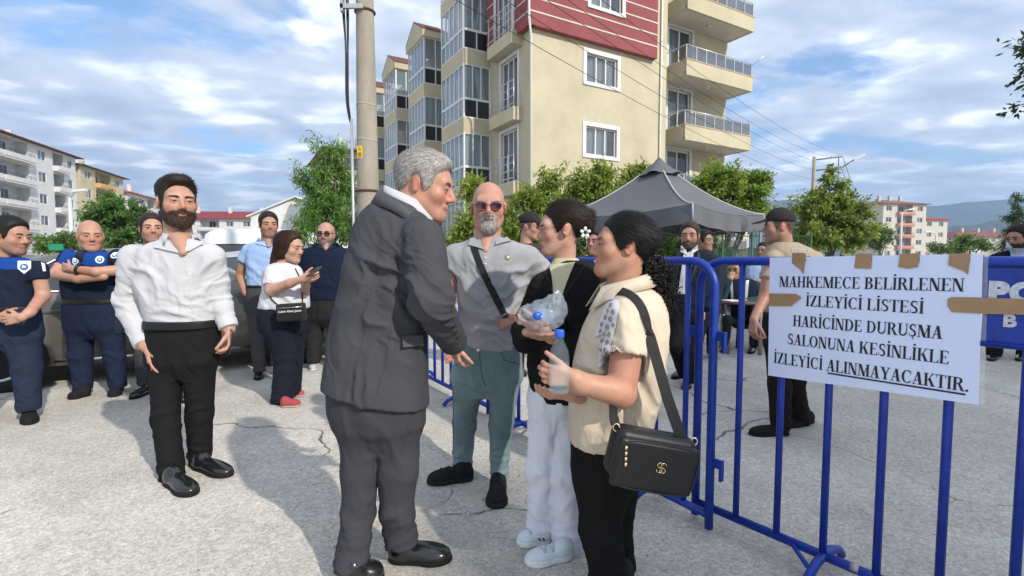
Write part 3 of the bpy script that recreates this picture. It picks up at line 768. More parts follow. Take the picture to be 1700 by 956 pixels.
# ------------------------------------------------------------------ trees
def leaf_mat(name, rough=.5, tr=.45):
    m = bpy.data.materials.new(name); m.use_nodes = True; t = m.node_tree; b = t.nodes['Principled BSDF']; o = t.nodes['Material Output']
    an = t.nodes.new('ShaderNodeAttribute'); an.attribute_name = 'Col'
    t.links.new(an.outputs['Color'], b.inputs['Base Color']); b.inputs['Roughness'].default_value = rough; b.inputs['Specular IOR Level'].default_value = .35
    tl = t.nodes.new('ShaderNodeBsdfTranslucent'); sc = t.nodes.new('ShaderNodeVectorMath'); sc.operation = 'MULTIPLY'; sc.inputs[1].default_value = (1.3, 1.35, .6)
    t.links.new(an.outputs['Color'], sc.inputs[0]); t.links.new(sc.outputs[0], tl.inputs['Color'])
    mx_ = t.nodes.new('ShaderNodeMixShader'); mx_.inputs[0].default_value = tr
    t.links.new(b.outputs[0], mx_.inputs[1]); t.links.new(tl.outputs[0], mx_.inputs[2]); t.links.new(mx_.outputs[0], o.inputs[0]); return m
LEAF = leaf_mat('leaf'); NEEDLE = leaf_mat('needle', .6, .15)
BARK = mat('bark', (.10, .08, .06), rough=.95, noise=(14, .3), bump=(30, .6, .02), stretch=(1, 1, .25))
def tree(name, label, base, lobes, nleaf, leaf=(.12, .035), col=(.075, .12, .025), trunk=.09, seed=1, droop=.3, upright=0.0, twigs=130, var=.35, group=None, tip=(.16, .20, .05), needle=False, cat='tree'):
    """lobes: list of (centre, radii) in world metres; the crown is the union of leafy twigs through those volumes"""
    rng = np.random.default_rng(seed); base = np.array(base, float)
    root = thing(name, label, cat, tuple(base), group)
    C = np.array([l[0] for l in lobes], float); Rr = np.array([l[1] for l in lobes], float)
    vol = Rr.prod(1); pr = vol ** .8 / (vol ** .8).sum()
    k = rng.choice(len(lobes), twigs, p=pr)
    d = rng.normal(0, 1, (twigs, 3)); d /= np.linalg.norm(d, axis=1, keepdims=True)
    rad = rng.uniform(.25, 1.0, (twigs, 1)) ** .55
    tipp = C[k] + d * Rr[k] * rad * (1 + .18 * rng.normal(0, 1, (twigs, 1)))
    tipp[:, 2] = np.maximum(tipp[:, 2], base[2] + .25)
    # skeleton: trunk, limbs to each lobe, twigs
    tk = MB(); topc = C[:, 2].max(); zlow = (C[:, 2] - Rr[:, 2]).min()
    top = np.array([C[:, 0].mean(), C[:, 1].mean(), max(C[:, 2].mean(), zlow + .3)])
    pts = [base - [0, 0, .05], base * .65 + top * .35 + np.array([rng.normal(0, .04), rng.normal(0, .04), 0]), top]
    tk.tube(pts, [trunk * 1.15, trunk * .85, trunk * .45], 8)
    for c in C:
        m_ = (base * .45 + top * .55) * .5 + c * .5; m_[2] = (base[2] * .4 + c[2] * .6)
        tk.tube([pts[1], m_, c], [trunk * .6, trunk * .35, trunk * .15], 6)
    tk.build('trunk', BARK, root, loc=-base)
    st = C[k] + (tipp - C[k]) * .35
    br = MB()
    for a, b in list(zip(st, tipp))[:min(twigs, 160)]: br.tube([a, (a + b) / 2 + np.array([0, 0, .03]), b], [trunk * .12, trunk * .08, trunk * .03], 4)
    tag(br.build('branches', BARK, root, loc=-base), kind='stuff')
    per = max(1, nleaf // twigs); n = per * twigs; ti = np.repeat(np.arange(twigs), per)
    f = rng.uniform(.15, 1.08, (n, 1)); ax = (tipp - st); L = np.linalg.norm(ax, axis=1, keepdims=True) + 1e-6; axn = ax / L
    p0 = st[ti] + ax[ti] * f + rng.normal(0, 1, (n, 3)) * (leaf[0] * .45 if not needle else .03)
    dv = axn[ti] * .55 + rng.normal(0, .6, (n, 3)); dv[:, 2] += -droop + upright; dv /= np.linalg.norm(dv, axis=1, keepdims=True)
    up = rng.normal(0, .5, (n, 3)) + np.array([.2, -.3, .9]); w = np.cross(dv, up); w /= np.linalg.norm(w, axis=1, keepdims=True) + 1e-9
    nn_ = np.cross(w, dv)
    ln = leaf[0] * rng.uniform(.4, 1.4, (n, 1)); wd = leaf[1] * rng.uniform(.7, 1.2, (n, 1))
    a = p0; b = p0 + dv * ln * .45 + w * wd * .5 - nn_ * ln * .03; c = p0 + dv * ln - nn_ * ln * .12; e_ = p0 + dv * ln * .45 - w * wd * .5 - nn_ * ln * .03
    V = np.stack([a, b, c, e_], 1).reshape(-1, 3); Q = np.arange(n * 4).reshape(-1, 4)
    out_ = np.clip((np.linalg.norm((p0 - C[k][ti]) / Rr[k][ti], axis=1) - .45) / .6, 0, 1)[:, None]
    young = out_ * rng.uniform(0, 1, (n, 1)) ** 1.5
    cc = np.array(col) * 1.18 * rng.uniform(1 - var, 1 + var, (n, 1)) * (1 + .25 * rng.normal(0, 1, (n, 1)) * 0) ; cc = cc * (1 - young * .7) + np.array(tip) * young * .7
    clump = rng.uniform(.75, 1.25, (twigs, 1))[ti]; cc = np.clip(cc * clump, .004, 1)
    mesh_np('crown', V - base, Q, NEEDLE if needle else LEAF, root, np.repeat(cc, 4, 0), smooth=False)
    return root
def lobe(px, py, rx, ry, Y, dpt=None):                 # crown lobe from picture centre and radii
    c = A(px, py, Y); return (c, (px2m_(rx, Y), dpt if dpt else px2m_((rx + ry) / 2, Y), px2m_(ry, Y)))
def px2m_(px, Y): return px * Y / F_PX
def at_ground(px, Y): p = A(px, 428, Y); p[2] = 0; return p
tree('street_tree', 'leafy green tree with long drooping leaflets left of the concrete pole', at_ground(550, 11), [lobe(545, 262, 34, 38, 11), lobe(520, 300, 32, 40, 11), lobe(565, 310, 38, 50, 11.3), lobe(530, 350, 42, 42, 11), lobe(500, 378, 30, 24, 10.6), lobe(575, 370, 36, 40, 11.3), lobe(560, 240, 18, 18, 11)], 15300, (.115, .026), (0.096, 0.184, 0.038), .07, 3, droop=.55, twigs=300, tip=(0.210, 0.322, 0.070))
tree('fruit_tree', 'yellow-green small tree right behind the bald man\'s head', at_ground(795, 12.5), [lobe(790, 320, 26, 36, 12.5), lobe(800, 372, 36, 40, 12.5), lobe(770, 395, 24, 30, 12.5)], 5780, (.16, .056), (.19, .245, .05), .06, 5, droop=.35, twigs=150, tip=(0.336, 0.378, 0.084))
tree('fruit_tree', 'yellow-green small tree between the bald man and the young woman', at_ground(885, 13), [lobe(880, 330, 34, 34, 13), lobe(912, 300, 22, 30, 13), lobe(860, 370, 38, 40, 13), lobe(905, 365, 30, 36, 13)], 7820, (.16, .056), (.19, .245, .05), .06, 6, droop=.35, twigs=187, tip=(0.322, 0.364, 0.084))
tree('fruit_tree', 'bushy fruit tree in front of the cream wall left of the tent top', at_ground(985, 13.5), [lobe(970, 310, 36, 34, 13.5), lobe(1000, 300, 30, 32, 13.5), lobe(945, 350, 36, 38, 13.5), lobe(1005, 350, 40, 36, 13.5), lobe(990, 282, 12, 16, 13.5)], 9520, (.16, .056), (.19, .245, .05), .07, 7, droop=.35, twigs=225, tip=(0.308, 0.350, 0.084))
tree('fruit_tree', 'slender leafy sapling touching the tent peak', at_ground(1052, 13.8), [lobe(1045, 300, 26, 26, 13.8), lobe(1066, 284, 12, 22, 13.8), lobe(1055, 350, 34, 36, 13.8)], 4420, (.16, .056), (.19, .245, .05), .05, 8, droop=.35, twigs=125, tip=(0.336, 0.364, 0.098))
tree('fruit_tree', 'dense dark green tree behind the right half of the tent', at_ground(1195, 13), [lobe(1165, 315, 36, 34, 13), lobe(1205, 300, 40, 32, 13), lobe(1245, 315, 34, 36, 13), lobe(1180, 350, 46, 34, 13), lobe(1240, 355, 46, 30, 13), lobe(1268, 300, 14, 24, 13)], 13600, (.15, .056), (.15, .22, .04), .08, 9, droop=.35, twigs=287, tip=(0.252, 0.322, 0.070))
tree('hedge', 'leafy hedge filling the gap under the tent roof', at_ground(1120, 14.5), [lobe(1040, 410, 50, 28, 14.5), lobe(1110, 408, 50, 30, 14.5), lobe(1180, 412, 40, 28, 14.5), lobe(975, 410, 40, 28, 14.5)], 9520, (.13, .045), (0.096, 0.175, 0.035), .04, 19, droop=.2, twigs=250, cat='hedge')
tree('hedge', 'leafy hedge behind the bald man\'s shoulder', at_ground(820, 15), [lobe(760, 412, 40, 30, 15), lobe(830, 405, 44, 34, 15), lobe(900, 410, 36, 28, 15)], 7140, (.13, .045), (0.096, 0.175, 0.035), .04, 20, droop=.2, twigs=200, cat='hedge')
tree('linden_tree', 'rounded linden tree right of the capped officer', at_ground(1378, 19), [lobe(1376, 318, 36, 28, 19), lobe(1356, 348, 50, 34, 19), lobe(1402, 350, 48, 36, 19), lobe(1350, 388, 54, 36, 19), lobe(1412, 390, 48, 34, 19), lobe(1378, 292, 16, 18, 19)], 15300, (.15, .085), (.15, .20, .045), .11, 10, droop=.4, twigs=325, tip=(0.280, 0.308, 0.084))
tree('spruce_tree', 'dark conifer at the right edge behind the bearded man', at_ground(1692, 17), [lobe(1690, 335, 9, 22, 17), lobe(1688, 360, 20, 18, 17), lobe(1692, 382, 30, 18, 17), lobe(1690, 404, 40, 20, 17), lobe(1692, 425, 46, 18, 17)], 15300, (.07, .022), (0.032, 0.070, 0.025), .12, 11, droop=.25, twigs=525, needle=True, tip=(0.056, 0.098, 0.035))
tree('street_tree', 'broad dark green tree behind the bald officer at left', at_ground(190, 24), [lobe(180, 352, 36, 30, 24), lobe(215, 350, 28, 28, 24), lobe(160, 365, 28, 28, 24), lobe(195, 385, 46, 30, 24), lobe(232, 375, 22, 26, 24), lobe(190, 330, 14, 12, 24)], 12750, (.17, .09), (0.061, 0.131, 0.028), .13, 12, droop=.3, twigs=287, tip=(0.140, 0.210, 0.049))
tree('shrub', 'low shrub in front of the white left-hand block', at_ground(95, 27), [lobe(80, 402, 26, 16, 27), lobe(112, 398, 22, 18, 27), lobe(95, 412, 40, 16, 27)], 4420, (.16, .09), (0.079, 0.149, 0.032), .06, 13, twigs=125, cat='shrub')
tree('street_tree', 'small grey-green tree in front of the cream right-hand block', at_ground(1462, 48), [lobe(1455, 385, 16, 16, 48), lobe(1472, 392, 18, 16, 48), lobe(1458, 404, 20, 12, 48)], 3060, (.26, .12), (0.088, 0.131, 0.052), .12, 14, twigs=112)
tree('street_tree', 'round green tree below the red-roofed block on the right', at_ground(1612, 60), [lobe(1605, 402, 22, 14, 60), lobe(1630, 405, 18, 12, 60), lobe(1590, 410, 18, 12, 60)], 3400, (.34, .17), (0.088, 0.149, 0.044), .14, 15, twigs=112)
tree('street_tree', 'small dark bush left of the round tree on the right', at_ground(1556, 55), [lobe(1552, 410, 12, 10, 55), lobe(1565, 414, 12, 10, 55)], 900, (.30, .15), (0.070, 0.123, 0.038), .12, 16, twigs=75)
tree('street_tree', 'tree whose leafy branch tips reach in at the upper right edge', at_ground(1790, 6.5), [(A(1738, 70, 6.5), (.26, .5, .35)), (A(1730, 165, 6.5), (.13, .4, .16)), (A(1790, 90, 6.5), (.5, .7, .8))], 2550, (.10, .045), (0.035, 0.061, 0.025), .08, 17, twigs=87, tip=(0.056, 0.084, 0.028))

# ------------------------------------------------------------------ concrete pole, wires, lamps
CONC = mat('pole_concrete', (.30, .265, .215), rough=.9, noise=(6, .18), noise2=(50, .1), bump=(60, .4, .004), stretch=(1, 1, .3))
def big_pole():
    b = at_ground(613, 7.3); r = thing('utility_pole', 'thick concrete utility pole with yellow warning sign and cables', 'pole', tuple(b))
    rr = lambda z: .185 - .0125 * z
    MB().tube([(0, 0, z) for z in np.linspace(-.1, 9.2, 12)], [rr(z) for z in np.linspace(-.1, 9.2, 12)], 20).build('shaft', CONC, r)
    for z in (2.32, 4.86): MB().tube([((rr(z) + .012) * math.cos(a), (rr(z) + .012) * math.sin(a), z) for a in np.linspace(0, 2 * math.pi, 20, endpoint=False)], .016, 6, closed=True).build('steel_band', mat('rusty_band', (.12, .06, .035), rough=.8, metal=.3), r)
    for z in (3.05, 3.55): MB().tube([((rr(z) + .004) * math.cos(a), (rr(z) + .004) * math.sin(a), z + .01 * math.sin(2 * a)) for a in np.linspace(0, 2 * math.pi, 20, endpoint=False)], .004, 5, closed=True).build('wire_tie', GUTTER, r)
    MB().tube([(-.205, -.05, .1), (-.205, -.05, 3.35)], .022, 8).build('conduit', mat('galvanised', (.42, .43, .44), rough=.45, metal=.5), r)
    M = frame((-.07, -.132, 2.86), (1, -.25, 0)); MB().bbox(-.042, .042, -.006, .006, -.085, .085, .003, M).build('warning_sign', mat('yellow_sign', (.72, .50, .01), rough=.5), r)
    w = MB()
    w.prism([(-.026, .025), (.026, .025), (0, .07)], -.009, -.0065, M); w.build('warning_triangle', mat('sign_black', (.02, .02, .02)), r)
    MB().prism([(-.018, .030), (.018, .030), (0, .061)], -.0115, -.0095, M).build('triangle_field', mat('yellow_sign', (.72, .5, .01)), r)
    MB().prism([(.004, .054), (-.006, .044), (-.001, .044), (-.004, .034), (.006, .046), (.001, .046)], -.0135, -.012, M).build('lightning_mark', mat('sign_black', (.02, .02, .02)), r)
    for k in range(3): MB().box(-.03, .03, -.009, -.0065, -.02 - .022 * k, -.010 - .022 * k, M).build('sign_text_bar', mat('sign_black', (.02, .02, .02)), r)
    CB = mat('cable_black', (.015, .015, .016), rough=.6)
    for k, (dx, zt) in enumerate(((-.26, 5.6), (-.30, 5.9), (-.235, 6.2), (-.33, 6.4))):
        pts = [(-.215 - .004 * k, -.05, 3.3), (-.25 - .012 * k, -.06, 3.6), (-.235 - .02 * (k % 2), -.06, 4.1 + .1 * k), (dx + .02, -.05, 4.8), (dx, -.05, zt), (-.14, 0, zt + .7)]
        q = densify_(pts, 22); MB().tube(q, .011, 6).build('cable', CB, r)
    b_ = MB(); b_.box(-.30, .02, -.17, -.13, 4.84, 4.90); b_.box(-.30, -.26, -.17, -.08, 4.80, 5.0); b_.build('bracket', mat('galvanised', (.42, .43, .44)), r)
    return b
def densify_(pts, n):
    P_ = np.array(pts, float); t = np.linspace(0, 1, len(P_)); u = np.linspace(0, 1, n); Q_ = np.stack([np.interp(u, t, P_[:, i]) for i in range(3)], 1)
    for _ in range(4): Q_[1:-1] = (Q_[:-2] + 2 * Q_[1:-1] + Q_[2:]) / 4
    return Q_
PB = big_pole()
def far_pole():
    b = at_ground(1346, 38); r = thing('utility_pole', 'distant utility pole with crossarms and street light above the linden', 'pole', tuple(b)); st = mat('weathered_steel', (.13, .135, .13), rough=.7)
    MB().tube([(0, 0, 0), (0, 0, 9.0)], [.19, .12], 10).build('shaft', CONC, r)
    for k, z in enumerate((8.75, 7.95, 7.15)):
        MB().tube([(-.1, 0, z), (2.15, 0, z + .28)], .05, 6).build('crossarm', st, r)
        for x in (1.3, 2.1): MB().tube([(x, 0, z + .2), (x, 0, z + .42)], .045, 6).build('insulator', GUTTER, r)
    MB().tube([(1.85, 0, 7.0), (1.85, 0, 9.0)], .04, 6).build('brace', st, r)
    MB().tube([(2.1, 0, 8.2), (2.9, -.2, 8.75)], .045, 6).build('lamp_arm', st, r)
    MB().bbox(-.42, .42, -.13, .13, -.07, .07, .05, frame((3.2, -.25, 8.92), (1, -.2, .5))).build('street_light', mat('lamp_housing', (.60, .60, .58), rough=.4), r)
    return b
FP = far_pole()
CB = mat('cable_black', (.015, .015, .016))
def wire(a, b, sag, label, r=.007):
    P_ = [np.array(a) * (1 - t) + np.array(b) * t - np.array([0, 0, sag * 4 * t * (1 - t)]) for t in np.linspace(0, 1, 28)]
    tag(MB().tube([p - P_[0] for p in P_], r, 5).build('overhead_wire', CB, loc=P_[0]), label, 'wire', 'overhead wires')
for k, (z0, z1, dx, sg, lb) in enumerate(((7.5, 9.15, 2.1, .75, 'topmost overhead wire crossing the cream building'), (7.0, 8.95, 1.3, .75, 'second overhead wire from the top across the building'), (6.7, 8.3, 1.3, .65, 'third overhead wire from the top across the building'), (6.2, 8.0, .05, .55, 'fourth overhead wire from the top across the building'), (5.7, 7.3, .05, .55, 'lowest overhead wire crossing the cream building'))):
    wire(PB + np.array([.12, 0, z0]), FP + np.array([dx, 0, z1]), sg, lb)
for k, (z1, dx, lb) in enumerate(((9.1, 2.1, 'thin wire running from the far pole towards the right-hand blocks, upper'), (8.3, 2.0, 'thin wire running from the far pole towards the right-hand blocks, lower'))):
    wire(FP + np.array([dx, 0, z1]), np.array([72, 100, 9.5 - k]), 1.0, lb, .02)
def lamp_post(label, px, Y, h, arm):
    b = at_ground(px, Y); r = thing('street_lamp', label, 'street lamp', tuple(b), 'street lamps'); st = mat('pale_lamp_steel', (.50, .50, .50), rough=.5)
    MB().tube([(0, 0, 0), (0, 0, h)], [.16, .09], 10).build('shaft', st, r)
    MB().tube([(0, 0, h - .1), (arm * .5, 0, h + .25), (arm, 0, h + .35)], .05, 6).build('arm', st, r)
    MB().bbox(-.4, .4, -.14, .14, -.08, .08, .05, frame((arm * 1.25, 0, h + .38), (1, 0, .1))).build('lamp_head', mat('lamp_housing', (.6, .6, .58)), r)
lamp_post('pale street lamp beside the white left-hand block', 121, 30, 5.0, .5)
lamp_post('street lamp in front of the cream block on the right', 1494, 62, 7.0, .9)
lamp_post('street lamp beside the red-roofed block on the right', 1552, 66, 4.4, -.9)
s_ = thing('direction_sign', 'small green direction sign beside the pale street lamp', 'sign', tuple(at_ground(94, 24))); MB().box(-.35, .35, -.02, .02, 1.72, 2.02).build('panel', mat('sign_green', (.01, .22, .12), rough=.5), s_); MB().tube([(.28, .03, 0), (.28, .03, 2.0)], .03, 6).build('post', GUTTER, s_)

# ------------------------------------------------------------------ tent
def tent():
    N_ = np.array([2.9, 8.0]); al = R(43); e1 = np.array([math.cos(al), math.sin(al)]); e2 = np.array([-math.sin(al), math.cos(al)]); S = 3.0
    cn = [N_, N_ + e1 * S, N_ + (e1 + e2) * S, N_ + e2 * S]; ce = N_ + (e1 + e2) * S / 2; ze, zp = 2.22, 3.36
    r = thing('canopy_tent', 'dark grey pop-up canopy tent with pointed roof', 'tent', (ce[0], ce[1], 0)); o = np.array([ce[0], ce[1], 0])
    FAB = mat('grey_tent_fabric', (.105, .108, .118), rough=.72, noise=(3, .08), bump=(6, .35, .03)); SEAM = mat('pale_seam_tape', (.42, .43, .45), rough=.7); ST = mat('tent_frame_steel', (.35, .35, .36), rough=.4, metal=.7)
    nU, nV = 12, 10
    for k in range(4):
        a, b = cn[k], cn[(k + 1) % 4]; rows_ = []
        for i in range(nV + 1):
            v = i / nV; rw = []
            for j in range(nU + 1):
                u = j / nU; q = a * (1 - u) + b * u; p = ce + (q - ce) * (1 - v * .93)
                z = ze + (zp - .18 - ze) * (v ** 1.35) - .10 * math.sin(math.pi * u) * (1 - v) * .9 - .05 * math.sin(math.pi * v)
                rw.append((p[0] - o[0], p[1] - o[1], z))
            rows_.append(rw)
        m = MB(); m.grid(rows_, True); m.build('roof_panel', FAB, r)
        rows_ = []
        for i in range(4):
            rw = []
            for j in range(25):
                u = j / 24; q = a * (1 - u) + b * u; nrm = (q - ce) / np.linalg.norm(q - ce); w_ = .012 * math.sin(u * 26 + k) * i
                p = q + nrm * (.008 * i + w_); rw.append((p[0] - o[0], p[1] - o[1], ze - .10 * math.sin(math.pi * u) * .9 - i * .10 - .004))
            rows_.append(rw)
        MB().grid(rows_, True).build('valance', FAB, r)
        MB().tube([((ce + (a - ce) * (1 - v * .93))[0] - o[0], (ce + (a - ce) * (1 - v * .93))[1] - o[1], ze + (zp - .18 - ze) * v ** 1.35 - .05 * math.sin(math.pi * v) + .006) for v in np.linspace(0, 1, 12)], .014, 6).build('ridge_seam', SEAM, r)
        MB().tube([(a[0] - o[0], a[1] - o[1], ze), (a[0] - o[0] + .01, a[1] - o[1], ze - .3)], .013, 6).build('corner_seam', SEAM, r)
        l = MB(); p = ce + (a - ce) * .97 - o[:2]; l.box(p[0] - .02, p[0] + .02, p[1] - .02, p[1] + .02, 0, ze - .03); l.box(p[0] - .06, p[0] + .06, p[1] - .06, p[1] + .06, .002, .012); l.build('leg', ST, r)
        # scissor brace
        b2 = ce + (b - ce) * .97 - o[:2]; MB().tube([(p[0], p[1], ze - .12), ((p[0] + b2[0]) / 2, (p[1] + b2[1]) / 2, ze - .42), (b2[0], b2[1], ze - .12)], .012, 5).build('brace', ST, r)
    cap = MB(); rows_ = []
    for i, (rr_, z) in enumerate(((.012, zp + .02), (.12, zp - .10), (.27, zp - .23), (.40, zp - .34))):
        rows_.append([(rr_ * (1 + (.10 * math.sin(8 * t) if i == 3 else 0)) * math.cos(t), rr_ * (1 + (.10 * math.sin(8 * t) if i == 3 else 0)) * math.sin(t), z - (.03 * math.sin(4 * t + .7) if i == 3 else 0)) for t in np.linspace(0, 2 * math.pi, 33)[:-1]])
    cap.grid(rows_, True, True); cap.build('peak_cap', FAB, r)
tent()
# ------------------------------------------------------------------ green site fence behind the tent
def fence():
    a, b = at_ground(1150, 12.6), at_ground(1345, 12.6); r = thing('site_fence', 'green mesh fence on posts behind the seated man', 'fence', tuple(a)); L = np.linalg.norm(b - a); n = 4
    GP = mat('green_post', (.015, .07, .038), rough=.5); GN = mat('green_shade_net', (.035, .085, .055), rough=.9, alpha=.85, noise=(4, .25), bump=(90, .5, .004))
    for k in range(n + 1): MB().tube([(L * k / n, 0, 0), (L * k / n, 0, 1.98)], .03, 8).build('post', GP, r)
    for k in range(n):
        x0, x1 = L * k / n + .03, L * (k + 1) / n - .03
        rows_ = [[(x0 + (x1 - x0) * j / 14, .02 + .03 * math.sin(j * 1.1 + i * .9 + k), .12 + 1.5 * i / 6 - .06 * math.sin(math.pi * j / 14) * (i / 6)) for j in range(15)] for i in range(7)]
        MB().grid(rows_, True).build('net_panel', GN, r)
        for z in (.12, 1.0, 1.9): MB().tube([(x0, 0, z), (x1, 0, z)], .012, 5).build('rail', GP, r)
        for j in range(12): MB().tube([(x0 + (x1 - x0) * (j + .5) / 12, 0, .12), (x0 + (x1 - x0) * (j + .5) / 12, 0, 1.95)], .005, 4).build('wire_bar', GP, r)
fence()

# ------------------------------------------------------------------ vehicles
BLACKP_ = mat('black_trim', (.012, .012, .013), rough=.35); METALP = mat('bright_metal', (.75, .73, .7), rough=0.25, metal=1.0)
def vehicle(name, label, cat, O, u, P):
    """O ground point of the rear axle on the near side; u heading. local x forward, local -y is the near side"""
    M = frame(O, u); R_ = thing(name, label, cat); T = lambda x, y, z: M @ Vector((x, y, z))
    L0, L1, W_ = P['rear'], P['front'], P['w'] / 2; PAINT = P['paint']
    hood, roofp = P['hood'], P['roof']       # polyline (x,z): body shoulder height; roof height
    xs = np.linspace(L0, L1, 44)
    sh = np.interp(xs, [p[0] for p in hood], [p[1] for p in hood]); rf = np.interp(xs, [p[0] for p in roofp], [p[1] for p in roofp])
    for _ in range(2):
        for arr in (sh, rf): arr[1:-1] = (arr[:-2] + 2 * arr[1:-1] + arr[2:]) / 4
    rows_ = []
    for x, s, z in zip(xs, sh, rf):
        e = min((x - L0) / .35, (L1 - x) / .45, 1); e = max(e, 0) ** .5; w = W_ * (.80 + .20 * e); zb = P['sill'] + .10 * (1 - e)
        z = max(z, s + .012)
        k = (z - s) / 1.0; wi = w * (1 - P['tumble'] * min(1, k / .45))
        half = [(w * .93, zb), (w * .985, zb + .14), (w, s * .55 + zb * .45), (w * .985, s - .06), (w * .955, s), (wi * .985, s + (z - s) * .86), (wi * .86, s + (z - s) * .985), (wi * .45, z + .015), (0, z + .02)]
        pts = [(x, -a, b) for a, b in half] + [(x, a, b) for a, b in half[::-1][1:]]
        rows_.append([T(x_, y_ + W_, z_) for x_, y_, z_ in pts])
    m = MB(); m.grid(rows_, True); nn_ = len(rows_[0]); m.add(rows_[0], [tuple(range(nn_))]); m.add(rows_[-1], [tuple(range(nn_))[::-1]]); body = m.build('body', PAINT, R_)
    sy = lambda x, f: None
    def side_pt(x, f, lift):                    # f 0 at the belt, 1 at the roof rail
        s, z = np.interp(x, xs, sh), np.interp(x, xs, rf); k = (z - s); wi = W_ * (1 - P['tumble'] * min(1, k / .45)); w0 = W_ * .955
        return (x, -(w0 + (wi * .985 - w0) * f) + W_ - lift, s + k * .86 * f)
    for (poly, nm) in P['glass']:
        for sd in (1, -1):
            vs = [side_pt(x, f, .004) for x, f in poly]
            if sd < 0: vs = [(x, 2 * W_ - y, z) for x, y, z in vs]
            g = MB(); g.add([T(*v) for v in vs], [tuple(range(len(vs)))]); g.build(nm, P['glassm'], R_, recalc=False)
            fr = MB(); fr.tube([T(*(v if sd > 0 else v)) for v in vs], .011, 5, closed=True); fr.build('window_trim', P.get('trim', METALP), R_)
    for xw in P['wheels']:
        for sd in (1, -1):
            yc = .105 if sd > 0 else 2 * W_ - .105; rr = P['wr']
            rot_ = Matrix.Rotation(R(90), 4, 'X')
            MM = M @ Matrix.Translation((xw, yc, rr)) @ rot_
            ar = MB(); ar.lathe([(0, .107 * sd if sd > 0 else -.107), (rr + .06, .107 if sd > 0 else -.107)], (0, 0, 0), 28, MM); ar.build('wheel_arch', mat('arch_black', (.008, .008, .008), rough=.9), R_)
            s1 = 1 if sd > 0 else -1
            t = MB(); t.lathe([(rr * .64, .118 * s1), (rr * .93, .122 * s1), (rr, .09 * s1), (rr, -.09 * s1), (rr * .9, -.11 * s1)], (0, 0, 0), 28, MM); ty = t.build('tyre', mat('tyre_rubber', (.018, .018, .018), rough=.9), R_)
            w = MB(); w.lathe([(0, .085 * s1), (.05, .09 * s1), (.06, .08 * s1)], (0, 0, 0), 14, MM); w.lathe([(rr * .56, .10 * s1), (rr * .66, .124 * s1), (rr * .68, .10 * s1)], (0, 0, 0), 28, MM)
            for k in range(8):
                a = 2 * math.pi * k / 8; w.box(.04, rr * .62, -.022, .022, .078 if s1 > 0 else -.10, .10 if s1 > 0 else -.078, MM @ Matrix.Rotation(a, 4, 'Z'))
            w.build('rim', mat('alloy_rim', (.50, .51, .53), rough=.3, metal=.9), R_)
    # door seams, handles, mirror, sill strip, lamps
    for x in P['seams']:
        q = [(x + .03 * math.sin(f * 3), -W_ * k_ + W_ - .0025, z_) for f, k_, z_ in ((0, .985, P['sill'] + .12), (.5, 1.0, .55), (1, .99, .78), (1.4, .957, np.interp(x, xs, sh)))]
        MB().tube([T(*v) for v in q], .006, 4).build('door_seam', mat('arch_black', (.008, .008, .008)), R_)
    for x in P['handles']: MB().bbox(-.11, .11, -.03, .005, -.016, .016, .008, M @ Matrix.Translation((x, .006, .80))).build('door_handle', PAINT, R_)
    st = MB(); st.tube([T(P['wheels'][0] + .42, .055, P['sill'] + .05), T(P['wheels'][1] - .42, .055, P['sill'] + .05)], .02, 6); st.build('sill_strip', METALP, R_)
    if P.get('mirror'):
        x = P['mirror']; z = np.interp(x, xs, sh) + .09
        f0 = union([ell((x, -.10, z), (.085, .11, .075))], .02); V, Q = surfnet(f0, f0.lo, f0.hi, .02); Mn = np.array(M); V = relax(V.astype(float), Q, 1) @ Mn[:3, :3].T + Mn[:3, 3]
        mesh_np('side_mirror', V, Q, P.get('mirrorm', BLACKP_), R_)
    for (x, zc, nm, mt) in ((L1 - .07, .66, 'headlight', P['lampm']), (L0 + .05, .80, 'tail_light', mat('tail_red', (.30, .01, .01), rough=.2))):
        for sd in (0, 1): MB().bbox(-.11, .11, -.02, .22, -.07, .07, .03, M @ Matrix.Translation((x, .10 if sd == 0 else 2 * W_ - .30, zc))).build(nm, mt, R_)
    return R_
CARG = mat('car_dark_glass', (.012, .015, .017), rough=.04, spec=1.0, coat=1.0); LAMPM = mat('headlamp_glass', (.55, .57, .6), rough=.08, coat=.8)
def carpaint(n, c): return mat(n, c, rough=.34, metal=.55, coat=.8, noise=(400, .06))
c0, c1 = G(-2, 653), G(481, 606); u_ = (c1 - c0) / np.linalg.norm(c1 - c0); wb = float(np.linalg.norm(c1 - c0))
vehicle('parked_car', 'grey sedan parked behind the two uniformed officers', 'car', c0, u_, dict(rear=-.98, front=wb + .86, w=1.80, paint=carpaint('warm_grey_metallic', (.115, .108, .098)), sill=.22, tumble=.27, wr=.325,
    hood=[(-.98, .86), (-.8, .98), (-.3, 1.00), (.9, .97), (1.9, .955), (2.1, .95), (wb + .1, .86), (wb + .7, .72), (wb + .86, .60)], roof=[(-.98, .86), (-.62, 1.0), (-.35, 1.10), (.35, 1.40), (.9, 1.455), (1.4, 1.44), (1.75, 1.36), (2.3, 1.05), (2.5, .95), (wb + .86, .5)],
    glass=[([(-.02, .06), (.62, .06), (.66, .96), (.42, .95)], 'rear_window'), ([(.72, .06), (1.66, .06), (1.60, .96), (.74, .96)], 'front_window')], glassm=CARG, trim=METALP, wheels=(0.0, wb), seams=(.62, 1.72, -.1 + .0), handles=(.42, 1.42), mirror=1.86, mirrorm=BLACKP_, lampm=LAMPM))
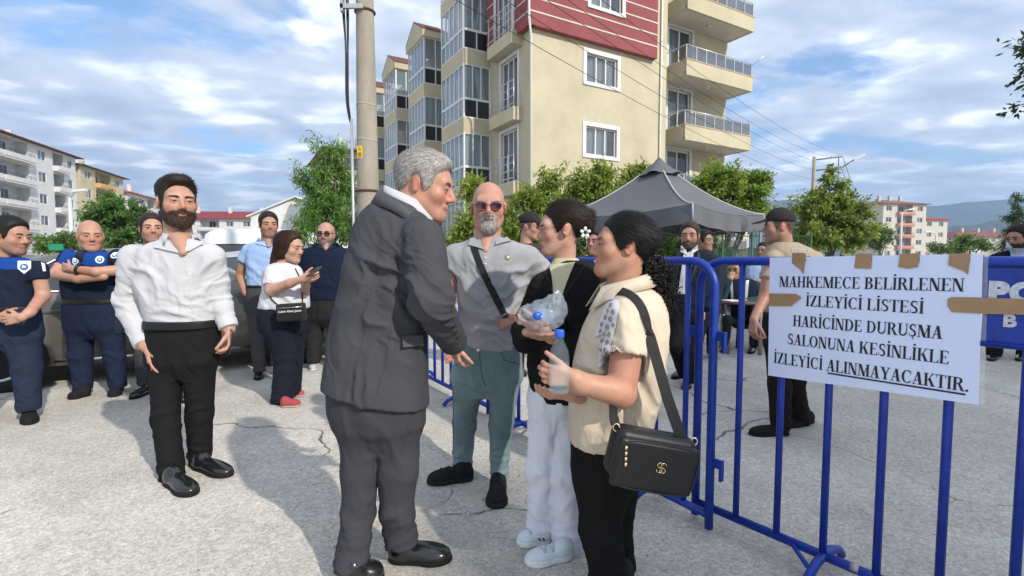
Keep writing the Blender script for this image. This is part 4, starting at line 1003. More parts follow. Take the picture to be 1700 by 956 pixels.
s0 = at_ground(385, 8.6); vehicle('parked_car', 'silver hatchback parked behind the grey sedan', 'car', s0, (.93, .36, 0), dict(rear=-.7, front=3.3, w=1.72, paint=carpaint('silver_metallic', (.46, .47, .48)), sill=.22, tumble=.25, wr=.31,
    hood=[(-.7, .95), (-.4, .98), (1.6, .96), (1.9, .93), (2.9, .78), (3.3, .62)], roof=[(-.7, 1.0), (-.45, 1.40), (.3, 1.50), (1.0, 1.48), (1.35, 1.38), (1.95, .98), (3.3, .5)],
    glass=[([(-.35, .08), (.5, .08), (.5, .95), (-.2, .92)], 'rear_window'), ([(.6, .08), (1.45, .08), (1.2, .93), (.6, .95)], 'front_window')], glassm=CARG, trim=BLACKP_, wheels=(0.0, 2.5), seams=(.52, 1.55), handles=(.35, 1.3), mirror=1.62, mirrorm=carpaint('silver_metallic', (.46, .47, .48)), lampm=LAMPM))
v0 = at_ground(408, 12.8); vehicle('white_van', 'white minibus parked behind the man in light blue shirt', 'van', v0, (.96, .28, 0), dict(rear=-1.0, front=3.9, w=1.95, paint=mat('white_van_paint', (.66, .66, .65), rough=.3, coat=.6), sill=.28, tumble=.07, wr=.34,
    hood=[(-1.0, 1.1), (3.0, 1.1), (3.5, 1.0), (3.9, .75)], roof=[(-1.0, 1.98), (-.8, 2.1), (1.0, 2.12), (2.3, 2.08), (2.7, 1.95), (3.3, 1.15), (3.9, .7)],
    glass=[([(-.7, .12), (.25, .12), (.25, .70), (-.7, .70)], 'rear_window'), ([(.4, .12), (1.35, .12), (1.35, .70), (.4, .70)], 'middle_window'), ([(1.5, .12), (2.6, .12), (2.35, .72), (1.5, .72)], 'front_window')], glassm=CARG, trim=BLACKP_, wheels=(0.0, 3.0), seams=(.32, 1.42, 2.6), handles=(1.1, 1.7), mirror=2.7, lampm=LAMPM))

# ------------------------------------------------------------------ barriers
BLUE = mat('blue_barrier_paint', (.008, .036, .29), rough=.4, spec=.45, noise=(16, .28), noise2=(90, .15), bump=(50, .3, .002))
SCUFF = mat('bare_scuffed_steel', (.35, .36, .38), rough=.5, metal=.6)
BT = 1.335
def barrier(label, P0, P1, spacing=.19, first=.14, feet=(.36, 1.6), hooks=True, r=.021, leg0=True, leg1=True, footw=.21, hook_dir=1):
    P0 = np.array([*P0, 0.0]); P1 = np.array([*P1, 0.0]); L = float(np.linalg.norm(P1 - P0)); u = (P1 - P0) / L
    o = thing('crowd_barrier', label, 'barrier', tuple(P0), 'blue steel crowd barriers'); M = frame((0, 0, 0), u); T = lambda x, y, z: M @ Vector((x, y, z))
    c = .13; pts = [(0, .02 if leg0 else .09), (0, .6), (0, BT - c)] + [(c - c * math.cos(a), BT - c + c * math.sin(a)) for a in np.linspace(.2, 1.4, 6)] + [(c, BT), (L / 2, BT), (L - c, BT)] + [(L - c + c * math.sin(a), BT - c + c * math.cos(a)) for a in np.linspace(.2, 1.4, 6)] + [(L, BT - c), (L, .6), (L, .02 if leg1 else .09)]
    MB().tube([T(x, 0, z) for x, z in pts], r, 10).build('frame', BLUE, o)
    MB().tube([T(0, 0, .085), T(L, 0, .085)], r * .95, 10).build('bottom_rail', BLUE, o)
    x = first
    while x < L - .06:
        MB().tube([T(x, 0, .085), T(x, 0, BT)], .0150, 8).build('bar', BLUE, o); x += spacing
    for f in feet:
        if f > L: continue
        m = MB(); m.tube([T(f, -footw, .012), T(f, -footw * .8, .05), T(f, -.08, .082), T(f, 0, .085), T(f, .08, .082), T(f, footw * .8, .05), T(f, footw, .012)], .019, 8); ft = m.build('foot', BLUE, o)
        MB().tube([T(f - .14, 0, .09), T(f, -footw * .55, .055)], .010, 6).build('foot_brace', BLUE, ft)
        MB().tube([T(f + .10, -.001, .088), T(f + .13, -.001, .088)], r * .97, 8).build('scuff', SCUFF, ft)
    if hooks:
        for zz in (1.0, .38):
            for xe, s in ((0, -1), (L, 1)):
                h = MB(); xx = xe + s * .045; h.box(min(xe, xe + s * .06), max(xe, xe + s * .06), -.006, .006, zz - .045, zz + .0, M); h.box(xe + s * .06 - .006, xe + s * .06 + .006, -.012, .012, zz - .10, zz + .0, M); h.build('hook', BLUE, o)
    return o, M, P0, L
bu = np.array([.62, -.785]); bu /= np.linalg.norm(bu); B0 = np.array([.955, 2.50])
BR, BM, BP, BL = barrier('near blue barrier carrying the white paper notice', B0, B0 + bu * 2.1, .19, .215, (.60, 1.7))
barrier('blue barrier behind the two women, ending beside the paper notice', (.97, 2.36), (-.13, 4.03), .19, .15, (.36, 1.62))
barrier('blue barrier behind the bald man, mostly hidden by his legs', (-.20, 4.15), (-1.28, 5.80), .19, .15, (.45, 1.6))
barrier('far blue barrier at the back, glimpsed left of the bald man', (-1.35, 5.95), (-2.0, 7.6), .19, .15, (.45, 1.5))

# ------------------------------------------------------------------ notice on the barrier
bn = np.array([bu[1], -bu[0], 0.0]); bn = bn if bn[1] < 0 else -bn
def on_plane(px, py, off):                      # point of the barrier's front plane seen at that pixel
    d = ray(px, py); o = np.array([0, 0, CAM_H]); P = np.array([*B0, 0.0]) + bn * off
    return o + d * (((P - o) @ bn) / (d @ bn))
OFF = .027
def flat(name, quad, off, material, parent, n=14, m=8, wave=0.0):
    q = [on_plane(x, y, off) for x, y in quad]; rows_ = []
    for i in range(m + 1):
        v = i / m; rw = []
        for j in range(n + 1):
            u = j / n; p = (q[0] * (1 - u) + q[1] * u) * (1 - v) + (q[3] * (1 - u) + q[2] * u) * v
            rw.append(p + bn * wave * (math.sin(u * 9 + v * 4) * .5 + math.sin(u * 17 - v * 7) * .3) * min(1, v * 3) )
        rows_.append(rw)
    m_ = MB(); m_.grid(rows_, True); back = [[p - bn * .0012 for p in r] for r in rows_]; m_.grid(back, True)
    return m_.build(name, material, parent, loc=-np.array(parent.location))
sign = thing('paper_notice', 'white laminated paper notice with black Turkish text taped to the barrier', 'notice', tuple(on_plane(1450, 640, OFF)))
PAPER = mat('laminated_paper', (.66, .74, .97), rough=.28, spec=.5, coat=.35, bump=(5, .12, .01))
SQ = [(1278, 427.5), (1632, 421), (1625, 672), (1275, 623)]
flat('paper', SQ, OFF, PAPER, sign, 24, 12)
film = mat('clear_film', (.8, .85, .9), rough=.08, alpha=.13, spec=.8); flat('plastic_sleeve', [(1632.5, 420), (1641, 420), (1634, 674), (1625.5, 672.5)], OFF - .001, film, sign, 2, 8)
TAPE = mat('brown_parcel_tape', (.34, .205, .105), rough=.35, coat=.3, noise=(20, .1), bump=(30, .3, .003))
def tape(pts, off=OFF + .004):
    q = [on_plane(x, y, off) for x, y in pts]; m = MB(); m.add(q, [tuple(range(len(q)))]); m.build('tape', TAPE, sign, loc=-np.array(sign.location), recalc=False)
tape([(1315, 420), (1338, 420), (1334, 455), (1327, 446), (1315, 437)]); tape([(1421, 421), (1448, 421), (1446, 446), (1418, 445)]); tape([(1494, 421), (1527, 420), (1524, 443), (1507, 446), (1491, 443)]); tape([(1576, 421), (1611, 420), (1607, 456), (1598, 449), (1574, 440)])
tape([(1276.5, 487), (1322, 488), (1331, 494), (1314, 508), (1277, 508)]); tape([(1573, 496), (1580, 493), (1632, 494), (1720, 497), (1730, 523), (1640, 521), (1580, 518), (1573, 508)])
for (a, b) in (((1315, 421), (1338, 421)), ((1421, 422), (1448, 422)), ((1494, 422), (1527, 421)), ((1576, 422), (1611, 421))):   # folded over the top tube
    p0, p1 = on_plane(*a, OFF + .003), on_plane(*b, OFF + .003); rows_ = []
    for t in np.linspace(0, 1, 7):
        an = math.pi * t; rows_.append([np.array([p[0], p[1], 0]) - bn * (OFF + .003) + bn * (OFF + .003 - .0) * math.cos(an) + np.array([0, 0, BT + .024 * math.sin(an)]) for p in (p0, p1)])
    rows_.insert(0, [p0, p1]); MB().grid(rows_, True).build('tape', TAPE, sign, loc=-np.array(sign.location))

# serif capitals: list of polygons in units of cap height
def RQ(x0, x1, y0, y1): return [(x0, y0), (x1, y0), (x1, y1), (x0, y1)]
TK, TN, SF = .165, .062, .050
def stem(x, w=TK, s0=True, s1=True, e=.075):
    o = [RQ(x, x + w, 0, 1)]
    if s0: o.append(RQ(x - e, x + w + e, 0, SF))
    if s1: o.append(RQ(x - e, x + w + e, 1 - SF, 1))
    return o
def arc(cx, cy, rx, ry, t0, t1, tk=TK, tn=TN, n=14):
    o = []; A_ = [R(t0 + (t1 - t0) * i / n) for i in range(n + 1)]
    P = [((cx + rx * math.cos(a), cy + ry * math.sin(a)), (cx + (rx - tk) * math.cos(a), cy + (ry - tn) * math.sin(a))) for a in A_]
    for (a, b), (c, d) in zip(P[:-1], P[1:]): o.append([a, c, d, b])
    return o
def diag(x0, y0, x1, y1, w): return [[(x0, y0), (x0 + w, y0), (x1 + w, y1), (x1, y1)]]
GL = {}
GL['I'] = (.36, stem(.10)); GL['İ'] = (.36, stem(.10) + [[(.1825 + .085 * math.cos(a), 1.20 + .085 * math.sin(a)) for a in np.linspace(0, 6.283, 13)[:-1]]])
GL['L'] = (.66, stem(.09, s1=True) + [RQ(.09, .60, 0, SF), [(.52, 0), (.62, 0), (.64, .26), (.60, .26)]])
GL['E'] = (.68, stem(.09) + [RQ(.09, .58, 0, SF), RQ(.09, .56, 1 - SF, 1), RQ(.2, .44, .49, .54), [(.50, 0), (.61, 0), (.635, .25), (.60, .25)], [(.50, 1), (.585, 1), (.60, .77), (.57, .77)], [(.42, .40), (.455, .40), (.455, .63), (.42, .63)]])
GL['T'] = (.68, stem(.255, s1=False) + [RQ(.03, .65, 1 - SF, 1), [(.03, 1), (.11, 1), (.055, .74), (.02, .74)], [(.57, 1), (.65, 1), (.66, .74), (.625, .74)]])
GL['H'] = (.80, stem(.09) + stem(.545) + [RQ(.2, .6, .48, .545)])
GL['K'] = (.80, stem(.09) + [[(.25, .42), (.31, .42), (.66, 1), (.585, 1)]] + [[(.33, .53), (.45, .66), (.74, 0), (.54, 0)]] + [RQ(.46, .80, 0, SF), RQ(.50, .78, 1 - SF, 1)])
GL['M'] = (.96, stem(.10, TN, e=.085) + stem(.70) + diag(.42, 0, .10, 1, .19) + diag(.43, 0, .755, 1, .06) + [RQ(.03, .25, 1 - SF, 1)])
GL['N'] = (.78, stem(.09, TN, e=.085) + stem(.61, TN, e=.085) + diag(.51, 0, .09, 1, .185))
GL['A'] = (.76, diag(.07, 0, .355, 1, .06) + diag(.47, 0, .31, 1, .19)[0:1] + [RQ(.2, .55, .30, .36), RQ(0, .25, 0, SF), RQ(.40, .76, 0, SF)])
GL['Y'] = (.76, [RQ(.30, .30 + TK, 0, .46), RQ(.22, .545, 0, SF)] + diag(.30, .44, .05, 1, .19) + diag(.405, .44, .61, 1, .06) + [RQ(0, .33, 1 - SF, 1), RQ(.50, .76, 1 - SF, 1)])
GL['Z'] = (.66, [RQ(.05, .60, 1 - SF, 1), RQ(.05, .61, 0, SF)] + diag(.04, 0, .42, 1, .19) + [[(.05, 1), (.13, 1), (.09, .76), (.055, .76)], [(.54, 0), (.615, 0), (.635, .26), (.60, .26)]])
GL['R'] = (.78, stem(.09) + arc(.36, .755, .27, .245, -90, 90) + [RQ(.2, .37, 1 - TN, 1), RQ(.2, .37, .51, .51 + TN)] + [[(.34, .54), (.48, .54), (.75, 0), (.56, 0)], RQ(.56, .82, 0, SF)])
GL['B'] = (.72, stem(.09) + arc(.36, .765, .25, .235, -90, 90) + arc(.37, .275, .29, .275, -90, 90) + [RQ(.2, .37, 1 - TN, 1), RQ(.2, .37, .49, .49 + TN), RQ(.2, .38, 0, TN)])
GL['D'] = (.78, stem(.09) + arc(.31, .5, .42, .5, -90, 90) + [RQ(.2, .32, 1 - TN, 1), RQ(.2, .32, 0, TN)])
GL['U'] = (.78, [RQ(.10, .10 + TK, .30, 1), RQ(.03, .34, 1 - SF, 1), RQ(.62, .62 + TN, .30, 1), RQ(.54, .76, 1 - SF, 1)] + arc(.391, .30, .291, .31, 180, 360, .12, .11))
GL['O'] = (.82, arc(.41, .5, .37, .515, 0, 360, TK, TN, 28))
GL['C'] = (.76, arc(.42, .5, .38, .515, 48, 312, TK, TN, 22) + [[(.62, .98), (.66, .98), (.68, .68), (.64, .68)], [(.63, .05), (.69, .16), (.67, .24), (.62, .14)]])
GL['S'] = (.60, arc(.30, .745, .235, .265, 40, 270, .13, .10) + arc(.30, .255, .245, .265, -130, 90, .13, .10) + [[(.47, .98), (.51, .98), (.52, .70), (.485, .70)], [(.06, .02), (.10, .02), (.085, .30), (.05, .30)], [(.14, .60), (.30, .48), (.46, .36), (.50, .46), (.30, .585), (.18, .68)]])
GL['Ş'] = (.60, GL['S'][1] + [RQ(.275, .325, -.10, 0)] + arc(.30, -.15, .09, .075, -120, 90, .05, .045, 8))
GL['.'] = (.28, [[(.13 + .09 * math.cos(a), .085 + .09 * math.sin(a)) for a in np.linspace(0, 6.283, 13)[:-1]]]); GL[' '] = (.30, [])
INK = mat('black_print_ink', (.010, .010, .011), rough=.5)
def text_line(s, l, r, capl, capr, root):
    """l, r: baseline ends in the picture; letters set on the notice's own plane"""
    pl, pr = on_plane(*l, OFF + .0015), on_plane(*r, OFF + .0015); hl = on_plane(l[0], l[1] - capl, OFF + .0015)[2] - pl[2]; hr = on_plane(r[0], r[1] - capr, OFF + .0015)[2] - pr[2]
    tot = sum(GL[c][0] for c in s); x = 0
    for c in s:
        w, polys = GL[c]; m = MB()
        for i, pg in enumerate(polys):
            vs = []
            for gx, gy in pg:
                t = (x + gx) / tot; p = pl * (1 - t) + pr * t + np.array([0, 0, gy * (hl * (1 - t) + hr * t)]) + bn * (.00004 * i); vs.append(p)
            m.add(vs, [tuple(range(len(vs)))])
        x += w
        if polys: m.build('letter', INK, root, loc=-np.array(root.location), recalc=False)
text_line('MAHKEMECE BELİRLENEN', (1293, 476), (1601, 484), 17.5, 22, sign)
text_line('İZLEYİCİ LİSTESİ', (1337, 508), (1534, 521), 18, 21, sign)
text_line('HARİCİNDE DURUŞMA', (1316, 541), (1565, 563), 18, 21.5, sign)
text_line('SALONUNA KESİNLİKLE', (1307, 571), (1576, 605), 18, 22, sign)
text_line('İZLEYİCİ ALINMAYACAKTIR.', (1284, 602), (1609, 651), 18, 22.5, sign)
ul = [on_plane(*q, OFF + .0016) for q in ((1374, 618), (1603, 653.5), (1603, 656.5), (1374, 620.5))]; m_ = MB(); m_.add(ul, [(0, 1, 2, 3)]); m_.build('underline', INK, sign, loc=-np.array(sign.location), recalc=False)

# stencilled panel of the near barrier, right of the notice (a part of the barrier)
pm = MB(); q0 = on_plane(1636, 432, .022); x0 = float((q0 - BP)[:2] @ bu); x1 = min(BL - .14, x0 + .95)
def bpt(x, y, z): return np.array([bu[0] * x, bu[1] * x, z]) + bn * y
zt, zb = 1.315, 1.062
pm.add([bpt(x, .0225, z) for x, z in ((x0, zb), (x1, zb), (x1, zt), (x0, zt))] + [bpt(x, .0195, z) for x, z in ((x0, zb), (x1, zb), (x1, zt), (x0, zt))], [(0, 1, 2, 3), (7, 6, 5, 4), (0, 4, 5, 1), (3, 2, 6, 7), (0, 3, 7, 4), (1, 5, 6, 2)])
panel = pm.build('name_panel', BLUE, BR)
MB().tube([bpt(x0, .022, zb), bpt(x1, .022, zb)], .011, 8).build('panel_rail', BLUE, panel)
def stencil(txt, px, py, hpx, wpx_total, name):
    p0 = on_plane(px, py, .0235) - BP; h = on_plane(px, py - hpx, .0235)[2] - on_plane(px, py, .0235)[2]
    cu = bpy.data.curves.new(name, 'FONT'); cu.body = txt; cu.size = h / .70; cu.offset = .006 if len(txt) > 1 else .0025; cu.space_character = 1.12; cu.extrude = .0006; cu.resolution_u = 3
    o = text_mesh(name, cu, mat('stencil_white', (.55, .57, .62), rough=.8, noise=(60, .3)), panel)
    M = Matrix.Identity(4); z_ = Vector(bn); x_ = Vector((bu[0], bu[1], 0)); y_ = Vector((0, 0, 1))
    for i in range(3): M[i][0], M[i][1], M[i][2], M[i][3] = x_[i], y_[i], z_[i], p0[i]
    o.matrix_local = M
stencil('POLİS', 1640, 499, 31, 0, 'stencil_lettering'); stencil('B', 1664, 541, 20, 0, 'stencil_lettering')

# ------------------------------------------------------------------ table, chair, small things under the tent
def table():
    c = at_ground(1232, 7.05); r = thing('round_table', 'round brown table with steel legs in front of the seated man', 'table', tuple(c))
    MB().lathe([(0, .745), (.38, .745), (.40, .735), (.40, .715), (.38, .705), (0, .705)], (0, 0, 0), 28).build('table_top', mat('brown_laminate', (.09, .05, .035), rough=.35, noise=(30, .2), stretch=(1, 8, 1)), r)
    for k in range(4):
        a = R(35 + 90 * k); MB().tube([(.30 * math.cos(a), .30 * math.sin(a), .704), (.30 * math.cos(a), .30 * math.sin(a), .0)], .03, 10).build('leg', mat('brushed_steel_leg', (.40, .38, .34), rough=.35, metal=.8), r)
    p = MB(); p.box(-.15, .06, -.10, .12, .0, .006, frame((c[0] - .12, c[1] - .08, .7465), (1, .3, 0))); tag(p.build('papers', mat('white_sheet', (.7, .7, .7), rough=.8)), 'sheet of papers on the round brown table', 'paper')
    ch = at_ground(1240, 7.55); q = thing('chair', 'dark plastic chair under the seated man', 'chair', tuple(ch)); PL = mat('dark_chair_plastic', (.03, .03, .032), rough=.5)
    MB().bbox(-.23, .23, -.24, .22, .40, .44, .015).build('seat', PL, q); MB().bbox(-.22, .22, .20, .245, .48, .86, .02, Matrix.Rotation(R(-6), 4, 'X')).build('backrest', PL, q)
    for x in (-.2, .2):
        for y in (-.2, .2): MB().tube([(x, y, .41), (x * 1.1, y * 1.1, 0)], .018, 8).build('leg', PL, q)
table()
# ------------------------------------------------------------------ people kit
SKIN = mat('skin', (.5, .3, .2), rough=0.48, spec=0.4, attr=True, noise=(90, .07), bump=(260, .3, .0012), noise2=(28, .10))
HAIRM = mat('hair_fibres', (.02, .015, .01), rough=0.55, spec=0.3, attr=True, noise=(160, .35), bump=(300, .5, .002))
CLOTH = mat('woven_cloth', (.5, .5, .5), rough=0.9, spec=0.10, attr=True, noise=(7, .05), noise2=(240, .07), bump=(900, .22, .0006), folds=(6.5, .32, .012))
SUITC = mat('suit_cloth', (.5, .5, .5), rough=0.8, spec=0.10, attr=True, noise=(5, .06), noise2=(300, .08), bump=(1200, .15, .0005), folds=(5.5, .36, .013))
DENIM = mat('denim', (.1, .15, .2), rough=0.9, spec=0.2, attr=True, noise=(9, .16), noise2=(420, .16), bump=(900, .35, .0007), folds=(8, .42, .011))
LEATH = mat('shiny_leather', (.02, .02, .02), rough=0.22, spec=0.6, attr=True, bump=(60, .1, .002), coat=0.3)
RUBBER = mat('shoe_rubber', (.05, .05, .05), rough=0.8, spec=.2, attr=True, noise=(60, .15))
BLACKP = mat('black_plastic', (.012, .012, .014), rough=0.35)
METALP = mat('bright_metal', (.75, .73, .7), rough=0.25, metal=1.0)
GOLDM = mat('pale_gold_metal', (.85, .62, .38), rough=0.25, metal=1.0)

def px2m(px, Y): return px * Y / F_PX
def rows(lst, Y):
    st = []
    for r_ in lst:
        py, xl, xr, ry = r_[:4]; y = Y + (r_[4] if len(r_) > 4 else 0)
        a, b = A(xl, py, y), A(xr, py, y)
        st.append((a[2], (a[0] + b[0]) / 2, y, (b[0] - a[0]) / 2, ry))
    return loft(st)
def chain(pts, k=None):
    out_ = []
    for (a, b) in zip(pts[:-1], pts[1:]):
        out_.append(rc(A(a[0], a[1], a[2]), A(b[0], b[1], b[2]), px2m(a[3], a[2]) * .93, px2m(b[3], b[2]) * .93))
    return out_
def clipped(pr, c, n):
    c = np.asarray(c, dtype=np.float32); n = np.asarray(n, dtype=np.float32)
    return Prim(lambda p: np.maximum(pr.fn(p), (p - c) @ n), pr.c, pr.r)
def sleeve(pts, over=.012):               # chain that ends in a flat hem; returns prims, hem point, hem direction
    pr = chain(pts); b = A(*pts[-1][:3]); a = A(*pts[-2][:3]); n = (b - a) / np.linalg.norm(b - a)
    pr[-1] = clipped(pr[-1], b + n * over, n)
    return pr, b + n * over, n
def hips(lst, Y, drop=26):                # waist and seat, closing downwards between the legs
    py, xl, xr, ry = lst[-1][:4]; w = (xr - xl); d = drop * 3.0 / Y
    return rows(list(lst) + [(py + d, xl + w * .22, xr - w * .22, ry * .55)] , Y)
from mathutils.bvhtree import BVHTree
def surf(o, px, py, lift=0.0):            # where the line of sight through that pixel meets the garment: point, normal (world)
    me = o.data; off = Vector((0, 0, 0)); q = o
    while q is not None: off += q.location; q = q.parent
    key = o.name
    if key not in _BVH: _BVH[key] = BVHTree.FromPolygons([v.co for v in me.vertices], [tuple(p.vertices) for p in me.polygons])
    loc, nrm, _, _ = _BVH[key].ray_cast(Vector((0, 0, CAM_H)) - off, Vector(ray(px, py)).normalized())
    if loc is None: return None, None
    if nrm.y > 0: nrm = -nrm
    return np.array(loc + off + nrm * lift), np.array(nrm)
_BVH = {}
def decal(person, name, o, px, py, material, poly, lift=.004, th=.003, up=(0, 0, 1)):
    '''a flat patch (polygon in metres, local x right / z up) lying on the garment'''
    p_, n_ = surf(o, px, py, lift)
    if p_ is None: return None
    n_ = Vector(n_); ux = Vector(up).cross(n_) * -1; ux.normalize(); uz = ux.cross(-n_).normalized()
    if uz.z < 0: uz = -uz
    M = Matrix.Identity(4); uy = -n_
    for i in range(3): M[i][0], M[i][1], M[i][2], M[i][3] = ux[i], uy[i], uz[i], p_[i]
    m = MB(); m.prism(poly, -th / 2, th / 2, M)
    return m.build(name, material, person.root, loc=-person.o)
def densify(pts, n=26):
    P_ = np.array(pts, float); t = np.concatenate([[0], np.cumsum(np.linalg.norm(np.diff(P_[:, :2], axis=0), axis=1))]); u = np.linspace(0, t[-1], n)
    # gently rounded polyline
    Q_ = np.stack([np.interp(u, t, P_[:, i]) for i in range(P_.shape[1])], 1)
    for _ in range(2): Q_[1:-1] = (Q_[:-2] + 2 * Q_[1:-1] + Q_[2:]) / 4
    return Q_
def patch4(person, name, objs, c, material, n=7, m=7, lift=.008, th=.004, Yf=None, parent=None, bulge=0.0):
    '''cloth patch spanned by four picture corners (clockwise), laid on the garments'''
    c = [np.array(q, float) for q in c]; g1, g2 = [], []
    for i in range(n + 1):
        r1, r2 = [], []
        for j in range(m + 1):
            u, v = i / n, j / m
            q = (c[0] * (1 - u) + c[1] * u) * (1 - v) + (c[3] * (1 - u) + c[2] * u) * v
            best = None
            for o in objs:
                a, nn = surf(o, q[0], q[1], lift + bulge * math.sin(math.pi * v))
                if a is not None and (best is None or a[1] < best[0][1]): best = (a, nn)
            if best is None: best = (A(q[0], q[1], Yf or person.o[1]), np.array([0, -1., 0]))
            r1.append(best[0]); r2.append(best[0] + np.array([0, th, 0]))
        g1.append(r1); g2.append(r2)
    mb = MB(); mb.grid(g1, True); mb.grid(g2, True)
    rim1 = g1[0] + [r[-1] for r in g1[1:]] + g1[-1][::-1][1:] + [r[0] for r in g1[::-1][1:]]
    rim2 = g2[0] + [r[-1] for r in g2[1:]] + g2[-1][::-1][1:] + [r[0] for r in g2[::-1][1:]]
    mb.grid([rim1, rim2], False)
    return mb.build(name, material, person.root if parent is None else parent, loc=-person.o if parent is None else (0, 0, 0))
def seam(person, name, o, pts, r, material, lift=.0012):
    q = [surf(o, a[0], a[1], lift)[0] for a in densify(pts)]; q = [a for a in q if a is not None]
    if len(q) > 2: return MB().tube(q, r, 5).build(name, material, person.root, loc=-person.o)
def disc(r, n=16, sx=1.0): return [(r * sx * math.cos(2 * math.pi * k / n), r * math.sin(2 * math.pi * k / n)) for k in range(n)]
def rot(yaw, pitch, roll):               # degrees; yaw 0 looks at the camera, +90 to the right of the picture; pitch + looks down
    return np.array(Matrix.Rotation(R(yaw), 3, 'Z') @ Matrix.Rotation(R(pitch), 3, 'X') @ Matrix.Rotation(R(roll), 3, 'Y'), dtype=np.float32)

def head_local(P):
    jw = P.get('jaw', 1.0); ns = P.get('nose', 1.0); fat = P.get('fat', 1.0); mo = P.get('mouth', 0.0)
    prims, ks = [], []
    def ad(p, k): prims.append(p); ks.append(k)
    ad(ell((0, .018, .030), (.0745, .099, .085)), .01)
    ad(ell((0, -.028, -.032), (.060 * fat, .064, .083)), .03)
    for sx in (-1, 1):
        ad(rc((sx * .046 * jw, .002, -.058), (sx * .020 * jw, -.066, -.096), .022 * fat, .020 * fat), .03)
        ad(sph((sx * .041 * fat, -.058, -.024), .024 * fat), .02)
    ad(sph((0, -.071, -.096), .021 * fat), .02)
    ad(rc((-.040, -.070, .024), (.040, -.070, .024), .0175, .0175), .02)
    base = union(prims, ks)
    sock = [sph((sx * .031, -.103, .001), .0175) for sx in (-1, 1)]
    add2 = [rc((0, -.084, .016), (0, -.084 - .025 * ns, -.027), .0062, .0108 * ns), sph((-.0125 * ns, -.097, -.033), .0088 * ns), sph((.0125 * ns, -.097, -.033), .0088 * ns),
            rc((-.021, -.0865, -.0590 + mo), (0, -.0945, -.0575), .0045, .0062), rc((.021, -.0865, -.0590 + mo), (0, -.0945, -.0575), .0045, .0062),
            rc((-.017, -.0865, -.0675 + mo), (.017, -.0865, -.0675 + mo), .0055, .0055), sph((0, -.089, -.0685), .0075),
            sph((-.031, -.0765, .001), .0145), sph((.031, -.0765, .001), .0145)]
    k2 = [.012, .008, .008, .006, .006, .006, .006, .004, .004]
    ears = []
    for sx in (-1, 1):
        Rm = np.array(Matrix.Rotation(R(sx * 22), 3, 'Z') @ Matrix.Rotation(R(-10), 3, 'X'))
        ears.append(ell((sx * .0775, .012, -.006), (.0085, .0195, .032), Rm))
    def f(l):
        d = base(l)
        for s_ in sock: d = smax(d, -s_.fn(l), .014)
        for p_, k_ in zip(add2, k2): d = smin(d, p_.fn(l), k_)
        for sx in (-1, 1): d = smax(d, -rc((sx * .021, -.1005, -.031), (sx * .034, -.0835, -.066), .0035, .003).fn(l), .007)
        gr = rc((-.021, -.0985, -.0628 + mo * 1.6), (.021, -.0985, -.0628 + mo * 1.6), .0035, .0035).fn(l)
        d = smax(d, -gr, .003)
        for i, e in enumerate(ears):
            sx = (-1, 1)[i]
            de = smax(e.fn(l), -rc((sx * .092, .006, .002), (sx * .090, .004, -.016), .0105, .008).fn(l), .004)
            d = smin(d, de, .007)
        return d
    f.base = base
    return f
def head_colour(l, P):
    sk = np.array(P.get('skin', (.50, .285, .20))) * .80
    c = np.tile(sk, (len(l), 1))
    n = fbm(l * 60 + 3, 2)[:, None]; c = c * (0.94 + 0.12 * n)
    g = lambda cx, cy, cz, r: np.exp(-(((np.abs(l[:, 0]) - cx) ** 2 + (l[:, 1] - cy) ** 2 + (l[:, 2] - cz) ** 2) / r ** 2))
    red = np.clip(g(0, -.112, -.03, .02) + .7 * g(.045, -.07, -.028, .025) + .8 * g(.08, .012, -.006, .03), 0, 1)[:, None]
    c = c * (1 - red * np.array([.0, .22, .26])) * (1 + red * np.array([.06, 0, 0]))
    x, y, z = np.abs(l[:, 0]), l[:, 1], l[:, 2]
    st = P.get('stubble')
    if st:
        m = beard_mask(l, P)
        m = np.clip(m * 60 + .5, 0, 1) * np.clip((z + .125) * 60, 0, 1) * st[0] * (.6 + .8 * vnoise(l * 700))
        m = np.clip(m, 0, 1)[:, None]; c = c * (1 - m) + m * np.array(st[1:4])
    bz = P.get('buzz')
    if bz:
        zt = np.interp(y, HL_Y, HL_Z)
        m = np.clip((z - zt) * 90 + .3, 0, 1) * (z < bz[4]) * bz[0] * (.5 + .9 * vnoise(l * 600))
        m = np.clip(m, 0, 1)[:, None]; c = c * (1 - m) + m * np.array(bz[1:4])
    return np.clip(c, 0, 1)
HL_Y = [-.12, -.082, -.062, -.046, -.040, -.022, -.010, .012, .034, .046, .060, .09, .13]
HL_Z = [.086, .084, .070, .038, -.004, -.030, .002, .028, .016, -.012, -.048, -.066, -.068]
def beard_mask(l, P):                       # > 0 where a beard grows
    x, y, z = np.abs(l[:, 0]), l[:, 1], l[:, 2]
    top = np.interp(y, [-.12, -.095, -.085, -.06, -.035, -.015, .0], [-.045, -.045, -.046, -.058, -.040, -.005, .01])
    if P.get('goatee'): top = np.where(x > .044 - .15 * np.maximum(0, -z - .08), -1, np.interp(x, [0, .030, .044], [-.038, -.043, -.060]))
    m = np.minimum(top - z, .02 - y)
    if P.get('goatee'): m = np.minimum(m, z + .121 + .6 * (y + .075))
    m = np.minimum(m, np.where(z > -.045, .0665 - x, 1))
    m = np.minimum(m, np.where((x < .018) & (np.abs(z + .063 - P.get('mouth', 0.)) < .0055) & (y < -.07), -.01, 1))
    return np.minimum(m, .004 - y + (0 if P.get('goatee') else .004))
CRAN_C, CRAN_R = np.array([0, .019, .034]), np.array([.0745, .099, .085])

